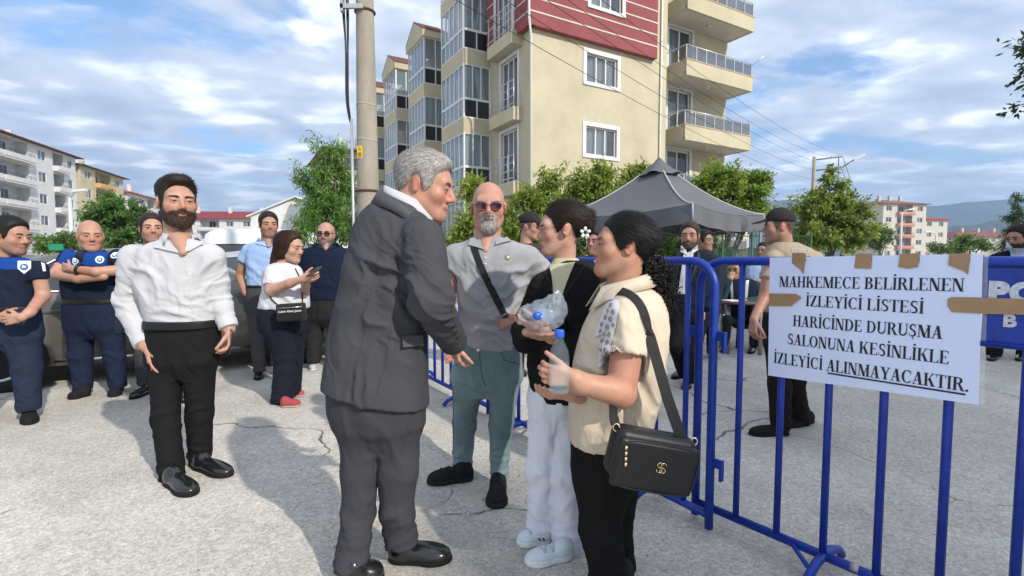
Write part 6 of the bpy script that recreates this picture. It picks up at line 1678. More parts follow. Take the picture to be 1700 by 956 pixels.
def man_white_shirt():
    Y = 3.05
    p = Person('bearded man in white long-sleeved shirt and black trousers standing in front', *A(300, 640, Y)[:2])
    p.head(294, 290, 375, Y, yaw=12, pitch=2, neck=(298, 402, Y + .02), nr=.058, jaw=1.06, fat=1.0, nose=.95, eye=.6, skin=(.52, .29, .21),
           browth=.0058, browarch=.3, stubble=(.5, .03, .02, .015), buzz=(.7, .02, .014, .01, .085), ht=.018, chest=[rc(A(299, 398, Y - .03), A(304, 419, Y - .108), .055, .022)])
    p.hair((.016, .011, .008), top=.011, side=.002, front=.007, quiff=.002, strands=5000, slen=.03, comb=(.15, .9, .1))
    p.beard((.040, .023, .014), thick=.005)
    white = (.47, .47, .49)
    tor = rows([(396, 276, 322, .062), (405, 248, 346, .085), (414, 226, 358, .105), (440, 223, 358, .125), (470, 230, 356, .135), (500, 240, 354, .135), (525, 247, 356, .13), (541, 249, 358, .125)], Y)
    aL, wl_, nL = sleeve([(222, 428, Y, 24), (216, 505, Y + .03, 23), (241, 569, Y - .06, 17)])
    aR, wr_, nR = sleeve([(351, 428, Y, 22), (362, 490, Y + .05, 20), (379, 541, Y, 15)])
    f_ = [(A(216, 500, Y), .14, (.5, 0, 1), .05, .014), (A(235, 555, Y), .09, (.3, 0, 1), .035, .009), (A(363, 490, Y), .12, (-.4, 0, 1), .045, .012),
          (A(245, 460, Y - .1), .15, (1, 0, .7), .06, .010), (A(335, 450, Y - .1), .14, (-1, 0, .8), .06, .009), (A(300, 522, Y - .12), .16, (.2, 0, 1), .05, .009), (A(252, 430, Y - .1), .10, (1, 0, -.8), .045, .008)]
    sh = p.garment('shirt', [tor] + aL + aR, [.02, .05, .02, .05, .02], white, CLOTH, folds=f_, wr=(.003, 11),
              cut=[(rc(A(300, 388, Y - .10), A(305, 426, Y - .15), .030, .006), .008)])
    for w_, n_, r_ in ((wl_, nL, .066), (wr_, nR, .058)):
        c0 = rc(w_ - n_ * .05, w_, r_, r_ * .97)
        f = lambda q: np.maximum(np.maximum(c0.fn(q), (q - w_.astype(np.float32)) @ n_.astype(np.float32)), -((q - (w_ - n_ * .055).astype(np.float32)) @ n_.astype(np.float32)))
        p.sdf('cuff', f, .0075, CLOTH, white, lo=c0.c - c0.r, hi=c0.c + c0.r)
    p.collar(A(299, 399, Y + .015), .074, 0, hgt=.050, mat_=WHITE_SHIRT, open_=84, wing=.02, ry=.076, out=.020)
    patch4(p, 'collar_wing', [sh], [(266, 393), (279, 402), (302, 421), (258, 412)], WHITE_SHIRT, lift=.014, th=.012, Yf=Y - .06)
    patch4(p, 'collar_wing', [sh], [(317, 400), (328, 391), (337, 408), (304, 421)], WHITE_SHIRT, lift=.014, th=.012, Yf=Y - .06)
    seam(p, 'placket_edge', sh, [(306, 424), (313, 470), (321, 530)], .0014, WHITE_SHIRT)
    button_row(p, sh, [(307 + k * 2.2, 432 + k * 15.5) for k in range(7)])
    p.arm([(230, 548, Y - .04, 13), (243, 573, Y - .08, 12)], dict(d=(.22, -.10, -1), n=(.6, .65, .1), t=(1, -.5, 0), curl=(.22, .3, .2), s=1.22, th=(.5, .8, .2)))
    p.arm([(372, 525, Y + .02, 11), (380, 546, Y, 11)], dict(d=(.05, -.2, -1), n=(-.75, -.5, .1), t=(-.2, -1, 0), curl=(.5, .7, .4), s=1.12, th=(.3, .8, .5)))
    p.trousers([(534, 249, 358, .125), (560, 246, 361, .135), (600, 247, 360, .130)], [[(277, 600, Y, 28), (275, 690, Y - .06, 22), (285, 792, Y - .10, 20)], [(332, 600, Y, 27), (331, 685, Y + .05, 22), (332, 768, Y + .10, 19)]], Y, (.012, .012, .013))
    p.belt([(530, 245.5, 361, .151), (543, 245, 361.5, .153)], Y, buckle=(322, 536, Y - .163, .024, .019))
    p.shoe(G(278, 799), G(322, 824), w=.118, hgt=.09, st=.03)
    p.shoe(G(322, 774), G(383, 792), w=.118, hgt=.09, st=.03)
    p.body([rows([(400, 275, 322, .05), (430, 245, 335, .08), (540, 262, 345, .09)], Y), rc(A(280, 560, Y), A(280, 760, Y), .042, .024), rc(A(328, 560, Y), A(332, 750, Y + .05), .042, .024)])
    ph = MB(); M = frame(A(381, 566, Y - .03), (.25, -.1, 1), (-.7, -.7, .1))
    ph.bbox(-.075, .075, -.036, .036, -.004, .004, .0035, M)
    o = ph.build('phone', mat('phone_glass', (.02, .02, .025), rough=.15, coat=.5), None)
    tag(o, 'dark phone held low in the white-shirted man\'s hand', 'phone')
man_white_shirt()

def man_grey_suit():
    Y = 2.10
    p = Person('grey-haired man in charcoal suit leaning forward to shake a hand', *A(640, 640, Y)[:2])
    p.head(708, 250, 361, Y + .02, yaw=72, pitch=15, roll=0, neck=(682, 352, Y + .02), nr=.066, jaw=1.08, fat=1.08, nose=1.05, eye=.6, skin=(.56, .29, .205), mouth=.004,
           brow=(.06, .05, .045), lips=(.42, .16, .13), buzz=(.45, .28, .26, .24, .05))
    p.hair((.30, .285, .265), top=.013, side=.008, front=.006, strands=10000, slen=.024, comb=(0, .55, -.85), var=.45, amp=.002)
    g = (.056, .057, .064)
    tor = rows([(326, 640, 686, .07, .02), (338, 616, 700, .10, .02), (355, 598, 716, .125, .01), (385, 587, 722, .15), (430, 577, 718, .165), (490, 565, 712, .17), (550, 551, 708, .175), (600, 543, 708, .18), (640, 538, 710, .185), (680, 536, 712, .185)], Y)
    hemn = np.array([-.21, 0, -1]); hemn /= np.linalg.norm(hemn)
    tor = clipped(tor, A(625, 656, Y), hemn)
    ar, wR, nR = sleeve([(702, 398, Y - .12, 39), (716, 500, Y - .20, 37), (752, 566, Y + .06, 26)], .02)
    al = chain([(620, 372, Y + .14, 28), (606, 470, Y + .22, 30), (640, 540, Y + .3, 26)])
    f_ = [(A(655, 455, Y - .17), .12, (.5, 0, 1), .05, .014), (A(715, 500, Y - .25), .12, (.5, 0, 1), .05, .014), (A(620, 430, Y - .16), .15, (1, 0, .45), .07, .011),
          (A(600, 540, Y - .18), .17, (1, 0, .35), .085, .010), (A(690, 560, Y - .2), .14, (.6, 0, 1), .06, .010), (A(590, 640, Y - .18), .13, (1, 0, .15), .08, .009), (A(690, 400, Y - .2), .08, (1, 0, -.4), .05, .006)]
    jk = p.garment('jacket', [tor] + al + ar, [.02, .06, .03, .045, .03], g, SUITC, folds=f_, wr=(.0022, 8), h=.0068)
    FL = mat('suit_flap', g, rough=.65, noise2=(300, .08), noise=(5, .06))
    decal(p, 'pocket_flap', jk, 684, 566, FL, [(-.045, .020), (.045, .024), (.045, -.020), (-.045, -.022)], lift=.006, th=.008)
    for k in range(3):
        c, n = surf(jk, 752 + k * 3.5, 541 + k * 9, .001)
        if c is not None: lathe_dot(c, n, .009, .004).build('cuff_button', BLACKP, p.root, loc=-p.o)
    # back seam and arm seam as fine raised welts
    for nm, pts in (('back_seam', [(640, 372), (628, 430), (614, 500), (600, 570), (588, 630)]), ('side_seam', [(660, 480), (650, 540), (640, 600), (626, 652)]), ('armhole_seam', [(694, 372), (672, 392), (660, 420), (657, 448), (664, 474)])):
        seam(p, nm, jk, pts, .0016, FL)
    p.collar(A(677, 346, Y + .015), .080, 78, hgt=.060, mat_=WHITE_SHIRT, open_=50, wing=.04, tilt=(-.035, 0), ry=.088, out=.008, name='shirt_collar')
    p.collar(A(673, 352, Y + .015), .090, 78, hgt=.046, mat_=FL, open_=70, wing=.10, tilt=(-.045, 0), ry=.100, out=.034, name='jacket_collar')
    p.arm([(742, 552, Y + .03, 14), (754, 570, Y + .06, 13)], dict(d=(.12, .25, -1), n=(.75, .55, .2), t=(.6, -.9, .2), curl=(.45, .4, .3), s=.86, th=(.6, .7, .3)))
    p.arm([(640, 530, Y + .28, 14), (655, 556, Y + .30, 13)], dict(d=(.4, .2, -1), n=(.3, .8, .2), t=(.9, .4, 0), curl=(.3, .4, .3), s=.95))
    p.trousers([(625, 546, 706, .165), (680, 548, 704, .155), (705, 556, 702, .14)], [[(601, 700, Y - .02, 40), (597, 780, Y - .03, 33), (595, 850, Y - .05, 29), (581, 950, Y - .12, 31)], [(660, 700, Y, 40), (661, 780, Y - .02, 36), (659, 850, Y - .02, 29), (666, 898, Y + .0, 31)]], Y, (.046, .046, .053), wr=(.0025, 8), folds=[(A(664, 760, Y - .1), .18, (1, 0, .2), .055, .007)])
    p.shoe(G(645, 930), G(750, 930), w=.112, hgt=.10, st=.024)
    p.shoe(G(572, 978), G(636, 952), w=.112, hgt=.10, st=.024)
    p.body([rows([(360, 640, 700, .06), (420, 600, 700, .1), (640, 560, 690, .12)], Y), rc(A(596, 660, Y), A(584, 900, Y - .08), .042, .024), rc(A(662, 660, Y), A(666, 880, Y), .042, .024)])
man_grey_suit()

def man_polo():
    Y = 2.85
    p = Person('bald man with grey goatee, tinted glasses, grey polo shirt and teal jeans', *A(800, 640, Y)[:2])
    p.head(811, 303, 384, Y, yaw=0, pitch=3, roll=0, neck=(808, 412, Y + .02), nr=.062, jaw=1.05, fat=1.05, nose=1.1, eye=.5, skin=(.55, .285, .205), ht=0.0, brow=(.25, .2, .17), browa=.5, buzz=(.25, .35, .32, .30, .04), chest=[rc(A(808, 402, Y - .03), A(806, 416, Y - .098), .058, .024)])
    p.beard((.33, .31, .29), thick=.0045, goatee=True)
    p.glasses(dark=False)
    gr = (.30, .305, .32)
    tor = rows([(394, 786, 836, .065), (404, 764, 862, .09), (416, 748, 884, .11), (432, 750, 884, .13), (455, 755, 880, .14), (485, 758, 872, .15), (515, 764, 867, .155), (550, 768, 863, .155), (577, 769, 862, .15)], Y)
    sl, hl_, nl = sleeve([(755, 425, Y, 20), (749, 450, Y - .02, 19)], 0)
    sr, hr_, nr_ = sleeve([(876, 428, Y, 21), (908, 456, Y + .05, 20)], 0)
    f_ = [(A(860, 455, Y - .1), .15, (-.8, 0, 1), .06, .012), (A(780, 470, Y - .1), .13, (.8, 0, 1), .06, .010), (A(812, 550, Y - .14), .15, (.2, 0, 1), .05, .009), (A(845, 510, Y - .13), .13, (-.5, 0, 1), .05, .010), (A(790, 430, Y - .1), .1, (1, 0, .3), .05, .006)]
    sh = p.garment('polo_shirt', [tor] + sl + sr, [.02, .05, .05], gr, CLOTH, folds=f_, wr=(.004, 10), cut=[(rc(A(806, 392, Y - .11), A(806, 420, Y - .14), .032, .005), .008), (rc(hl_ - nl * .02, hl_ + nl * .03, .052, .058), .004), (rc(hr_ - nr_ * .02, hr_ + nr_ * .03, .054, .06), .004)])
    RIB = mat('polo_rib', (.29, .295, .31), rough=.9, bump=(700, .4, .001))
    p.collar(A(808, 404, Y + .015), .080, -2, hgt=.042, mat_=RIB, open_=84, wing=.02, ry=.084, out=.02)
    patch4(p, 'collar_wing', [sh], [(784, 392), (793, 400), (806, 416), (778, 408)], RIB, lift=.012, th=.01, Yf=Y - .07)
    patch4(p, 'collar_wing', [sh], [(824, 401), (834, 391), (848, 402), (822, 408)], RIB, lift=.012, th=.01, Yf=Y - .07)
    button_row(p, sh, [(806, 428), (806, 438)], .006)
    for k in range(5):
        a = 2 * math.pi * k / 5
        decal(p, 'pin_petal', sh, 843 + 3.2 * math.cos(a), 427 + 3.2 * math.sin(a), mat('pin_dark', (.12, .12, .1), rough=.4), disc(.007, 8), th=.003)
    decal(p, 'pin', sh, 843, 427, mat('pin_yellow', (.7, .62, .15), rough=.4), disc(.006, 10), lift=.006)
    p.arm([(755, 430, Y, 14), (748, 466, Y - .02, 13), (745, 500, Y - .06, 11), (752, 555, Y - .22, 8)], dict(d=(.1, -.6, -.8), n=(-.7, .2, 0), t=(-.2, -.5, .6), curl=(.3, .3, .2), s=1.05))
    p.arm([(890, 440, Y + .02, 14), (912, 478, Y + .06, 13), (880, 516, Y - .05, 10), (858, 528, Y - .14, 8)], dict(d=(-1, -.1, -.25), n=(.1, 1, -.3), t=(.0, -.1, 1), curl=(.35, .5, .4), s=1.02, th=(.6, .7, .2)))
    jeans = (.125, .175, .185)
    def jc(V):
        n = fbm(V * 5, 3)[:, None]; z = V[:, 2:3]
        wear = np.clip(1 - np.abs(z - .62) / .22, 0, 1) * .35 + np.clip((.35 - z) / .3, 0, 1) * .5
        return np.array(jeans) * (.75 + .5 * n) * (1 + wear * 1.0)
    tr = p.trousers([(566, 768, 862, .145), (590, 757, 866, .155), (628, 751, 866, .14)], [[(777, 625, Y, 29), (771, 705, Y + .05, 20.5), (768, 772, Y + .14, 17.5)], [(839, 625, Y, 28), (832, 705, Y - .04, 21.5), (829, 794, Y - .05, 15.5)]], Y, jc, DENIM, wr=(.0028, 10))
    button_row(p, tr, [(794, 581)], .009, METALP)
    jsx = p.shoe(G(786, 795), G(709, 803), w=.112, hgt=.105, st=.032, col=(.012, .012, .013), sole=(.02, .02, .021), material=RUBBER)
    jsy = p.shoe(G(828, 812), G(823, 846), w=.118, hgt=.105, st=.032, col=(.012, .012, .013), sole=(.02, .02, .021), material=RUBBER)
    laces(p, jsx, col=(.02, .02, .02)); laces(p, jsy, col=(.02, .02, .02))
    STT = mat('jeans_stitch', (.06, .085, .09), rough=.9)
    for pts in ([(795, 578), (797, 600), (801, 628), (806, 640)], [(762, 580), (768, 596), (757, 606)], [(830, 580), (838, 598), (862, 604)], [(752, 640), (753, 700), (752, 765)], [(772, 770), (768, 768), (760, 769)]):
        seam(p, 'jeans_seam', tr, pts, .0022, STT)
    strap_on(p, 'shoulder_strap', [sh], [(786, 400), (788, 415), (794, 432), (804, 455), (815, 478), (826, 500), (836, 520), (843, 536)], .038, mat('black_webbing', (.012, .012, .013), rough=.8, bump=(500, .4, .001)), lift=.006)
    p.body([rows([(405, 785, 835, .05), (430, 765, 860, .08), (570, 775, 850, .1)], Y), rc(A(780, 600, Y), A(768, 750, Y + .1), .042, .024), rc(A(836, 600, Y), A(829, 770, Y - .04), .042, .024)])
man_polo()
BLACK_WEB = mat('black_webbing', (.012, .012, .013), rough=.8, bump=(500, .4, .001))
def girl():
    Y = 2.30
    p = Person('young woman in black cardigan and white sweatpants, hair pinned up, in profile', *A(925, 640, Y)[:2])
    p.head(930, 334, 423, Y, yaw=-78, pitch=4, neck=(938, 452, Y + .01), nr=.043, jaw=.80, fat=.84, nose=.82, eye=1.0, skin=(.58, .335, .245), armskin=(.50, .29, .21), lips=(.45, .18, .16), browth=.0036, ht=.016)
    hy = [-.12, -.082, -.060, -.045, -.028, -.012, .012, .034, .046, .060, .09, .13]; hz = [.082, .080, .062, .030, -.022, -.004, .030, .016, -.012, -.045, -.06, -.06]
    ex = [ell((0, .105, .030), (.040, .034, .046)), ell((0.01, .118, .0), (.032, .028, .038)), ell((-.015, .112, .058), (.026, .024, .026))]
    p.hair((.020, .012, .008), top=.010, side=.008, front=.000, hl=(hy, hz), strands=9000, slen=.05, comb=(0, 1, .05), extra=ex, ek=.02, amp=.0025, slick=1)
    # flower clip
    fm = MB(); petal = mat('white_plastic_petal', (.75, .75, .78), rough=.3)
    cc = A(971, 386, Y - .045)
    m = MB(); m.lathe([(0, .012), (.008, .010), (.010, 0)], (0, 0, 0), 10, frame(cc, (1, 0, 0), (.2, -1, 0)))
    clip = m.build('hair_clip', BLACKP, p.root, loc=-p.o)
    for k in range(5):
        a = 2 * math.pi * k / 5 + .3; m = MB()
        e_ = ell((0, 0, 0), (1, 1, 1))
        M = frame(cc + np.array([.016 * math.cos(a), -.008, .016 * math.sin(a)]), (math.cos(a), -.25, math.sin(a)), (.1, -1, 0))
        m.lathe([(0, .004), (.007, .0035), (.011, .001), (.011, -.001), (0, -.003)], (0, 0, 0), 12, M @ Matrix.Diagonal((1.0, .72, 1, 1)))
        m.build('petal', petal, clip)
    tee = rows([(428, 920, 958, .05), (440, 912, 972, .06), (455, 902, 985, .10), (480, 897, 992, .120), (540, 890, 985, .128), (600, 892, 975, .12)], Y)
    tcol = (.46, .44, .29)
    ts = p.garment('t_shirt', [tee], [.02], tcol, CLOTH, wr=(.002, 12))
    blk = (.013, .0125, .013)
    tor = rows([(432, 930, 972, .075, .01), (442, 912, 988, .10), (456, 900, 1000, .12), (480, 890, 1006, .135), (520, 884, 1004, .14), (560, 878, 996, .145), (600, 874, 988, .145), (640, 879, 984, .14), (660, 886, 980, .13)], Y)
    aL = chain([(902, 478, Y - .06, 26), (878, 535, Y - .02, 24), (872, 566, Y - .14, 21)])
    wcuff = A(866, 549, Y - .24)
    aL2 = [rc(A(876, 560, Y - .10), wcuff, .062, .048)]
    aR = chain([(984, 492, Y - .05, 32), (976, 585, Y - .12, 30), (915, 580, Y - .20, 24)])
    # open front: a wedge cut away along the neckline, to the left of the trunk
    w1 = A(935, 432, Y - .12); w2 = A(922, 505, Y - .20)
    cutp = rc(A(936, 422, Y - .13), A(921, 506, Y - .17), .080, .030)
    f_ = [(A(890, 520, Y - .15), .12, (.3, 0, 1), .05, .010), (A(975, 585, Y - .2), .14, (.3, 0, 1), .055, .012), (A(950, 540, Y - .15), .14, (.8, 0, .6), .06, .009), (A(930, 620, Y - .15), .14, (.3, 0, 1), .06, .010)]
    cd = p.garment('cardigan', [tor] + aL + aL2 + aR, [.02, .05, .03, .03, .05, .04], blk, CLOTH, folds=f_, wr=(.003, 9), cut=[(cutp, .01)], h=.0072)
    patch4(p, 'shirt_front', [cd, ts], [(913, 440), (955, 436), (928, 506), (919, 506)], mat('pale_yellow_jersey', tcol, rough=.9), 8, 14, lift=.006, th=.004, Yf=Y - .07)
    for pts in ([(922, 508), (912, 470), (905, 452)], [(924, 508), (952, 470), (972, 440)]):
        seam(p, 'cardigan_edge', cd, pts, .004, mat('cardigan_rib', blk, rough=.9, bump=(600, .4, .001)))
    for k in range(4):
        patch4(p, 'shirt_print', [cd, ts], [(921 + k * .3, 482 + k * 5.5), (928 + k * .3, 486 + k * 5.5), (928 + k * .3, 489.5 + k * 5.5), (921 + k * .3, 489.5 + k * 5.5)], mat('print_black', (.03, .03, .03), rough=.8), 2, 2, lift=.009, th=.002)
    p.arm([(870, 560, Y - .14, 12), (868, 551, Y - .26, 11)], dict(d=(1, -.25, -.18), n=(.0, .55, 1), t=(0, -.8, .8), curl=(.15, .25, .2), s=.98, th=(.7, .7, .1)))
    p.arm([(925, 580, Y - .2, 12), (905, 548, Y - .26, 10)], dict(d=(-1, -.1, .15), n=(.1, .7, .5), t=(0, -.3, 1), curl=(.4, .5, .4), s=.92))
    wp = (.72, .73, .80)
    p.trousers([(600, 884, 978, .12), (640, 880, 976, .125), (668, 878, 972, .12)], [[(902, 665, Y - .02, 27), (899, 780, Y - .03, 25), (896, 886, Y + .0, 24)], [(944, 665, Y, 29), (940, 790, Y - .06, 27), (943, 922, Y - .06, 30)]], Y, wp, CLOTH, wr=(.004, 8), folds=[(A(920, 740, Y - .12), .25, (1, 0, .1), .06, .006), (A(900, 820, Y - .1), .2, (1, 0, .1), .06, .005)])
    SN_ = mat('sneaker_mesh', (.7, .7, .71), rough=.7, attr=True, bump=(700, .3, .001))
    s1 = p.shoe(G(915, 899), G(858, 904), w=.086, hgt=.066, st=.03, col=(.62, .70, .72), sole=(.74, .74, .74), material=SN_)
    s2 = p.shoe(G(950, 924), G(872, 938), w=.088, hgt=.066, st=.032, col=(.62, .70, .72), sole=(.74, .74, .74), material=SN_)
    for sx in (0, 7):
        patch4(p, 'shoe_stripe', [s1], [(893 + sx, 893), (896 + sx, 893), (901 + sx, 902), (898 + sx, 902)], BLACKP, 2, 4, lift=.002, th=.002)
    laces(p, s1); laces(p, s2)
    p.body([rows([(440, 920, 958, .04), (470, 905, 980, .07), (640, 892, 965, .08)], Y), rc(A(902, 650, Y), A(897, 860, Y), .042, .024), rc(A(942, 650, Y), A(942, 880, Y - .05), .042, .024)])
    # shopping bag with bottle (own things)
    bag_c = A(902, 524, Y - .30)
    f0 = union([ell(bag_c, (.082, .06, .062)), ell(bag_c + np.array([.045, .0, .03]), (.045, .045, .055)), ell(bag_c + np.array([-.075, -.0, .0]), (.03, .03, .035)), rc(bag_c + np.array([.05, 0, .06]), bag_c + np.array([.058, -.01, .105]), .02, .004)], .03)
    V, Q = surfnet(f0, f0.lo, f0.hi, .006); V = relax(V.astype(float), Q, 1); n = vnormals(V, Q)
    V = V + n * ((1 - np.abs(2 * vnoise(V * 38) - 1)) * .014 + (1 - np.abs(2 * vnoise(V * 80 + 4) - 1)) * .006 - .012)[:, None]
    film = mat('thin_plastic_film', (.60, .70, .80), rough=.12, alpha=.22, spec=.8, bump=(60, .5, .004))
    o = thing('plastic_bag', 'clear crumpled plastic bag with a bottle held by the young woman', 'bag', tuple(bag_c))
    mesh_np('film', V - bag_c, Q, film, o)
    bot = thing('water_bottle', 'water bottle with blue cap inside the clear plastic bag', 'bottle', tuple(bag_c))
    M = frame((0, 0, 0), (1, 0, 0), (-.45, -1, .12))
    prof = [(0, -.07), (.030, -.07), (.033, -.06), (.033, .0), (.030, .02), (.016, .045), (.014, .055)]
    MB().lathe(prof, (0, 0, 0), 16, M).build('bottle_body', mat('bottle_plastic', (.25, .38, .55), rough=.1, alpha=.4, spec=.6), bot)
    MB().lathe([(0, .075), (.016, .074), (.017, .055), (.017, .052)], (0, 0, 0), 16, M).build('cap', mat('blue_cap', (.02, .10, .55), rough=.35), bot)
girl()

def woman_beige():
    Y = 1.95
    p = Person('smiling woman in beige blouse with curly black ponytail and shoulder bag', *A(1020, 700, Y)[:2])
    p.head(1030, 354, 459, Y, yaw=-74, pitch=-3, neck=(1034, 486, Y + .01), nr=.062, jaw=1.0, fat=1.08, nose=1.06, eye=.7, skin=(.50, .265, .175), armskin=(.54, .30, .205), lips=(.42, .14, .12), mouth=.006, teeth=True, browth=.0040, browarch=.9, ht=.014)
    hy = [-.12, -.080, -.062, -.048, -.035, -.018, -.002, .018, .034, .046, .060, .09, .13]; hz = [.088, .086, .070, .038, .000, -.022, -.008, .034, .014, -.03, -.06, -.07, -.07]
    p.hair((.010, .009, .009), top=.011, side=.009, front=.002, hl=(hy, hz), strands=9000, slen=.06, comb=(0, 1, -.35), amp=.0015, nscale=(220, 30, 220), var=.5, slick=1)
    # curls
    rng = np.random.default_rng(3); N = 1150; K = 16
    axis0 = np.array([A(1058, 425, Y + .02), A(1085, 445, Y + .02), A(1092, 480, Y + .0), A(1094, 512, Y - .01)])
    tt = rng.uniform(0, 1, N) ** .7; seg = np.clip((tt * 3).astype(int), 0, 2); fr = tt * 3 - seg
    cen = axis0[seg] * (1 - fr)[:, None] + axis0[seg + 1] * fr[:, None]
    rad = np.interp(tt, [0, .25, .7, 1], [.035, .064, .066, .034])
    off = rng.normal(0, 1, (N, 3)); off /= np.linalg.norm(off, axis=1, keepdims=True); off *= (rng.uniform(.1, 1, (N, 1)) ** .5) * rad[:, None]
    start = cen + off
    dirv = off * 6 + np.array([.05, 0, -.55]) + rng.normal(0, .35, (N, 3)); dirv /= np.linalg.norm(dirv, axis=1, keepdims=True)
    e1 = np.cross(dirv, (0.2, .5, .84)); e1 /= np.linalg.norm(e1, axis=1, keepdims=True); e2 = np.cross(dirv, e1)
    ph = rng.uniform(0, 6.28, (N, 1)); u = np.linspace(0, 1, K)[None]
    hr = rng.uniform(.006, .012, (N, 1)); turns = rng.uniform(1.2, 2.2, (N, 1)); Ln = rng.uniform(.025, .055, (N, 1))
    ang = ph + 6.283 * turns * u
    P3 = start[:, None] + dirv[:, None] * (Ln * u)[..., None] + e1[:, None] * (hr * np.cos(ang))[..., None] + e2[:, None] * (hr * np.sin(ang))[..., None]
    P3[..., 2] -= (u ** 2 * .006)
    T = np.gradient(P3, axis=1); T /= np.linalg.norm(T, axis=2, keepdims=True)
    B1 = np.cross(T, dirv[:, None]); B1 /= np.linalg.norm(B1, axis=2, keepdims=True) + 1e-9; B2 = np.cross(T, B1)
    wv = (.0030 * np.sin(np.pi * np.clip(u * .9 + .08, 0, 1)))[..., None]
    ring = np.stack([P3 + B1 * wv, P3 - B1 * wv * .5 + B2 * wv * .87, P3 - B1 * wv * .5 - B2 * wv * .87], 2)
    V = ring.reshape(-1, 3); b = (np.arange(N)[:, None, None] * K + np.arange(K - 1)[None, :, None]) * 3
    Q = np.concatenate([np.stack([b[..., 0] + i, b[..., 0] + (i + 1) % 3, b[..., 0] + 3 + (i + 1) % 3, b[..., 0] + 3 + i], -1).reshape(-1, 4) for i in range(3)])
    core = union([rc(axis0[0], axis0[1], .02, .028), rc(axis0[1], axis0[2], .028, .026), rc(axis0[2], axis0[3], .026, .012)], .02)
    CV, CQ = surfnet(core, core.lo, core.hi, .007); CV = CV.astype(float)
    V = np.concatenate([V, CV]); Q = np.concatenate([Q, CQ + N * K * 3])
    C = np.concatenate([np.repeat(np.array((.013, .011, .011)) * rng.uniform(.5, 1.8, (N, 1)), K * 3, 0), np.tile((.006, .005, .005), (len(CV), 1))])
    mesh_np('ponytail_curls', V - p.o, Q, HAIRM, p.root, C)
    be = (.57, .485, .375)
    tor = rows([(470, 1012, 1062, .075), (480, 1002, 1084, .10), (492, 994, 1098, .12), (515, 982, 1106, .14), (545, 968, 1108, .155), (590, 955, 1106, .165), (640, 947, 1094, .165), (690, 943, 1084, .16), (730, 945, 1076, .155)], Y)
    sl, hs, ns = sleeve([(1042, 528, Y - .13, 38), (1036, 608, Y - .19, 41)], 0)
    f_ = [(A(1075, 600, Y - .1), .16, (1, 0, .5), .06, .010), (A(985, 620, Y - .15), .14, (.6, 0, 1), .06, .009), (A(1010, 700, Y - .16), .15, (1, 0, .2), .05, .010), (A(1040, 560, Y - .2), .12, (1, 0, .3), .06, .008), (A(1050, 660, Y - .15), .16, (1, 0, .4), .06, .010)]
    bl = p.garment('blouse', [tor] + sl, [.02, .05], be, CLOTH, folds=f_, wr=(.003, 10), cut=[(rc(hs - ns * .02, hs + ns * .04, .078, .088), .008), (rc(A(1012, 466, Y - .07), A(1000, 500, Y - .12), .03, .008), .008)], h=.0068)
    BE = mat('beige_linen', be, rough=.9, noise=(30, .06), bump=(600, .3, .001))
    p.collar(A(1034, 478, Y + .02), .085, -82, hgt=.040, mat_=BE, open_=70, wing=.05, tilt=(-.02, 0), ry=.09, out=.034)
    patch4(p, 'collar_wing', [bl], [(1008, 484), (1030, 476), (1022, 500), (986, 508)], BE, lift=.012, th=.01, Yf=Y - .09)
    # lace panel: white band with pierced scallops
    LACE = mat('white_lace', (.60, .60, .62), rough=.9, bump=(500, .5, .002)); HOLE = mat('lace_gap', (.30, .26, .21), rough=.9)
    l1 = patch4(p, 'lace_panel', [bl], [(1012, 496), (1030, 500), (1024, 545), (988, 560)], LACE, 10, 10, lift=.006, th=.004, Yf=Y - .15)
    l2 = patch4(p, 'lace_panel', [bl], [(1003, 545), (1026, 535), (1012, 590), (994, 610)], LACE, 10, 10, lift=.007, th=.004, Yf=Y - .17)
    for (hx, hy_, r_, sx) in [(1016, 508, .006, 1), (1012, 516, .005, 1), (1020, 518, .006, 1), (1008, 527, .006, 1), (1016, 530, .007, 1), (1002, 539, .006, 1), (1011, 543, .008, .8), (1020, 540, .005, 1), (999, 551, .005, 1), (1006, 556, .007, 1), (1014, 556, .006, 1), (1003, 567, .007, .8), (1011, 569, .006, 1), (1001, 580, .006, 1), (1008, 582, .006, .8), (1000, 593, .005, 1), (1005, 596, .005, 1)]:
        c, n_ = surf(bl, hx, hy_, .009)
        if c is not None:
            m = MB(); M = frame(c, np.cross(n_, (.1, .2, 1)), n_)
            m.tube([M @ Vector((r_ * 1.4 * math.cos(a * .628), r_ * 1.4 * math.sin(a * .628), 0)) for a in range(10)], .0016, 4, closed=True)
            m.lathe([(0, .0004), (r_ * sx, 0)], (0, 0, 0), 10, M)
            m.build('lace_eyelet', HOLE, l1)
    # near arm and hand round the bottle; far hand underneath
    pal = A(933, 612, Y - .26)
    p.arm([(1040, 585, Y - .17, 29), (1030, 652, Y - .20, 27), (962, 636, Y - .25, 19), (954, 628, Y - .26, 17)], dict(d=(-1, -.1, .15), n=(.05, 1, .1), t=(-.3, -.1, 1), curl=(.55, .75, .5), s=.96, th=(.55, .9, .15), thc=.05))
    p.arm([(1000, 650, Y + .05, 20), (962, 655, Y - .1, 15), (948, 655, Y - .16, 14)], dict(d=(-1, -.25, .02), n=(0, .4, 1), t=(-.2, 1, .2), curl=(.35, .5, .4), s=.9))
    p.trousers([(715, 947, 1070, .15), (760, 949, 1062, .15), (800, 951, 1048, .14)], [[(1002, 790, Y - .06, 46), (996, 880, Y - .06, 37), (1018, 985, Y - .06, 33)], [(1025, 790, Y + .10, 42), (1018, 880, Y + .12, 33), (1030, 960, Y + .14, 29)]], Y, (.011, .0105, .0105), CLOTH, wr=(.003, 9))
    p.shoe(G(1045, 1010), G(960, 1020), w=.10, st=.03, col=(.02, .02, .02), material=RUBBER)
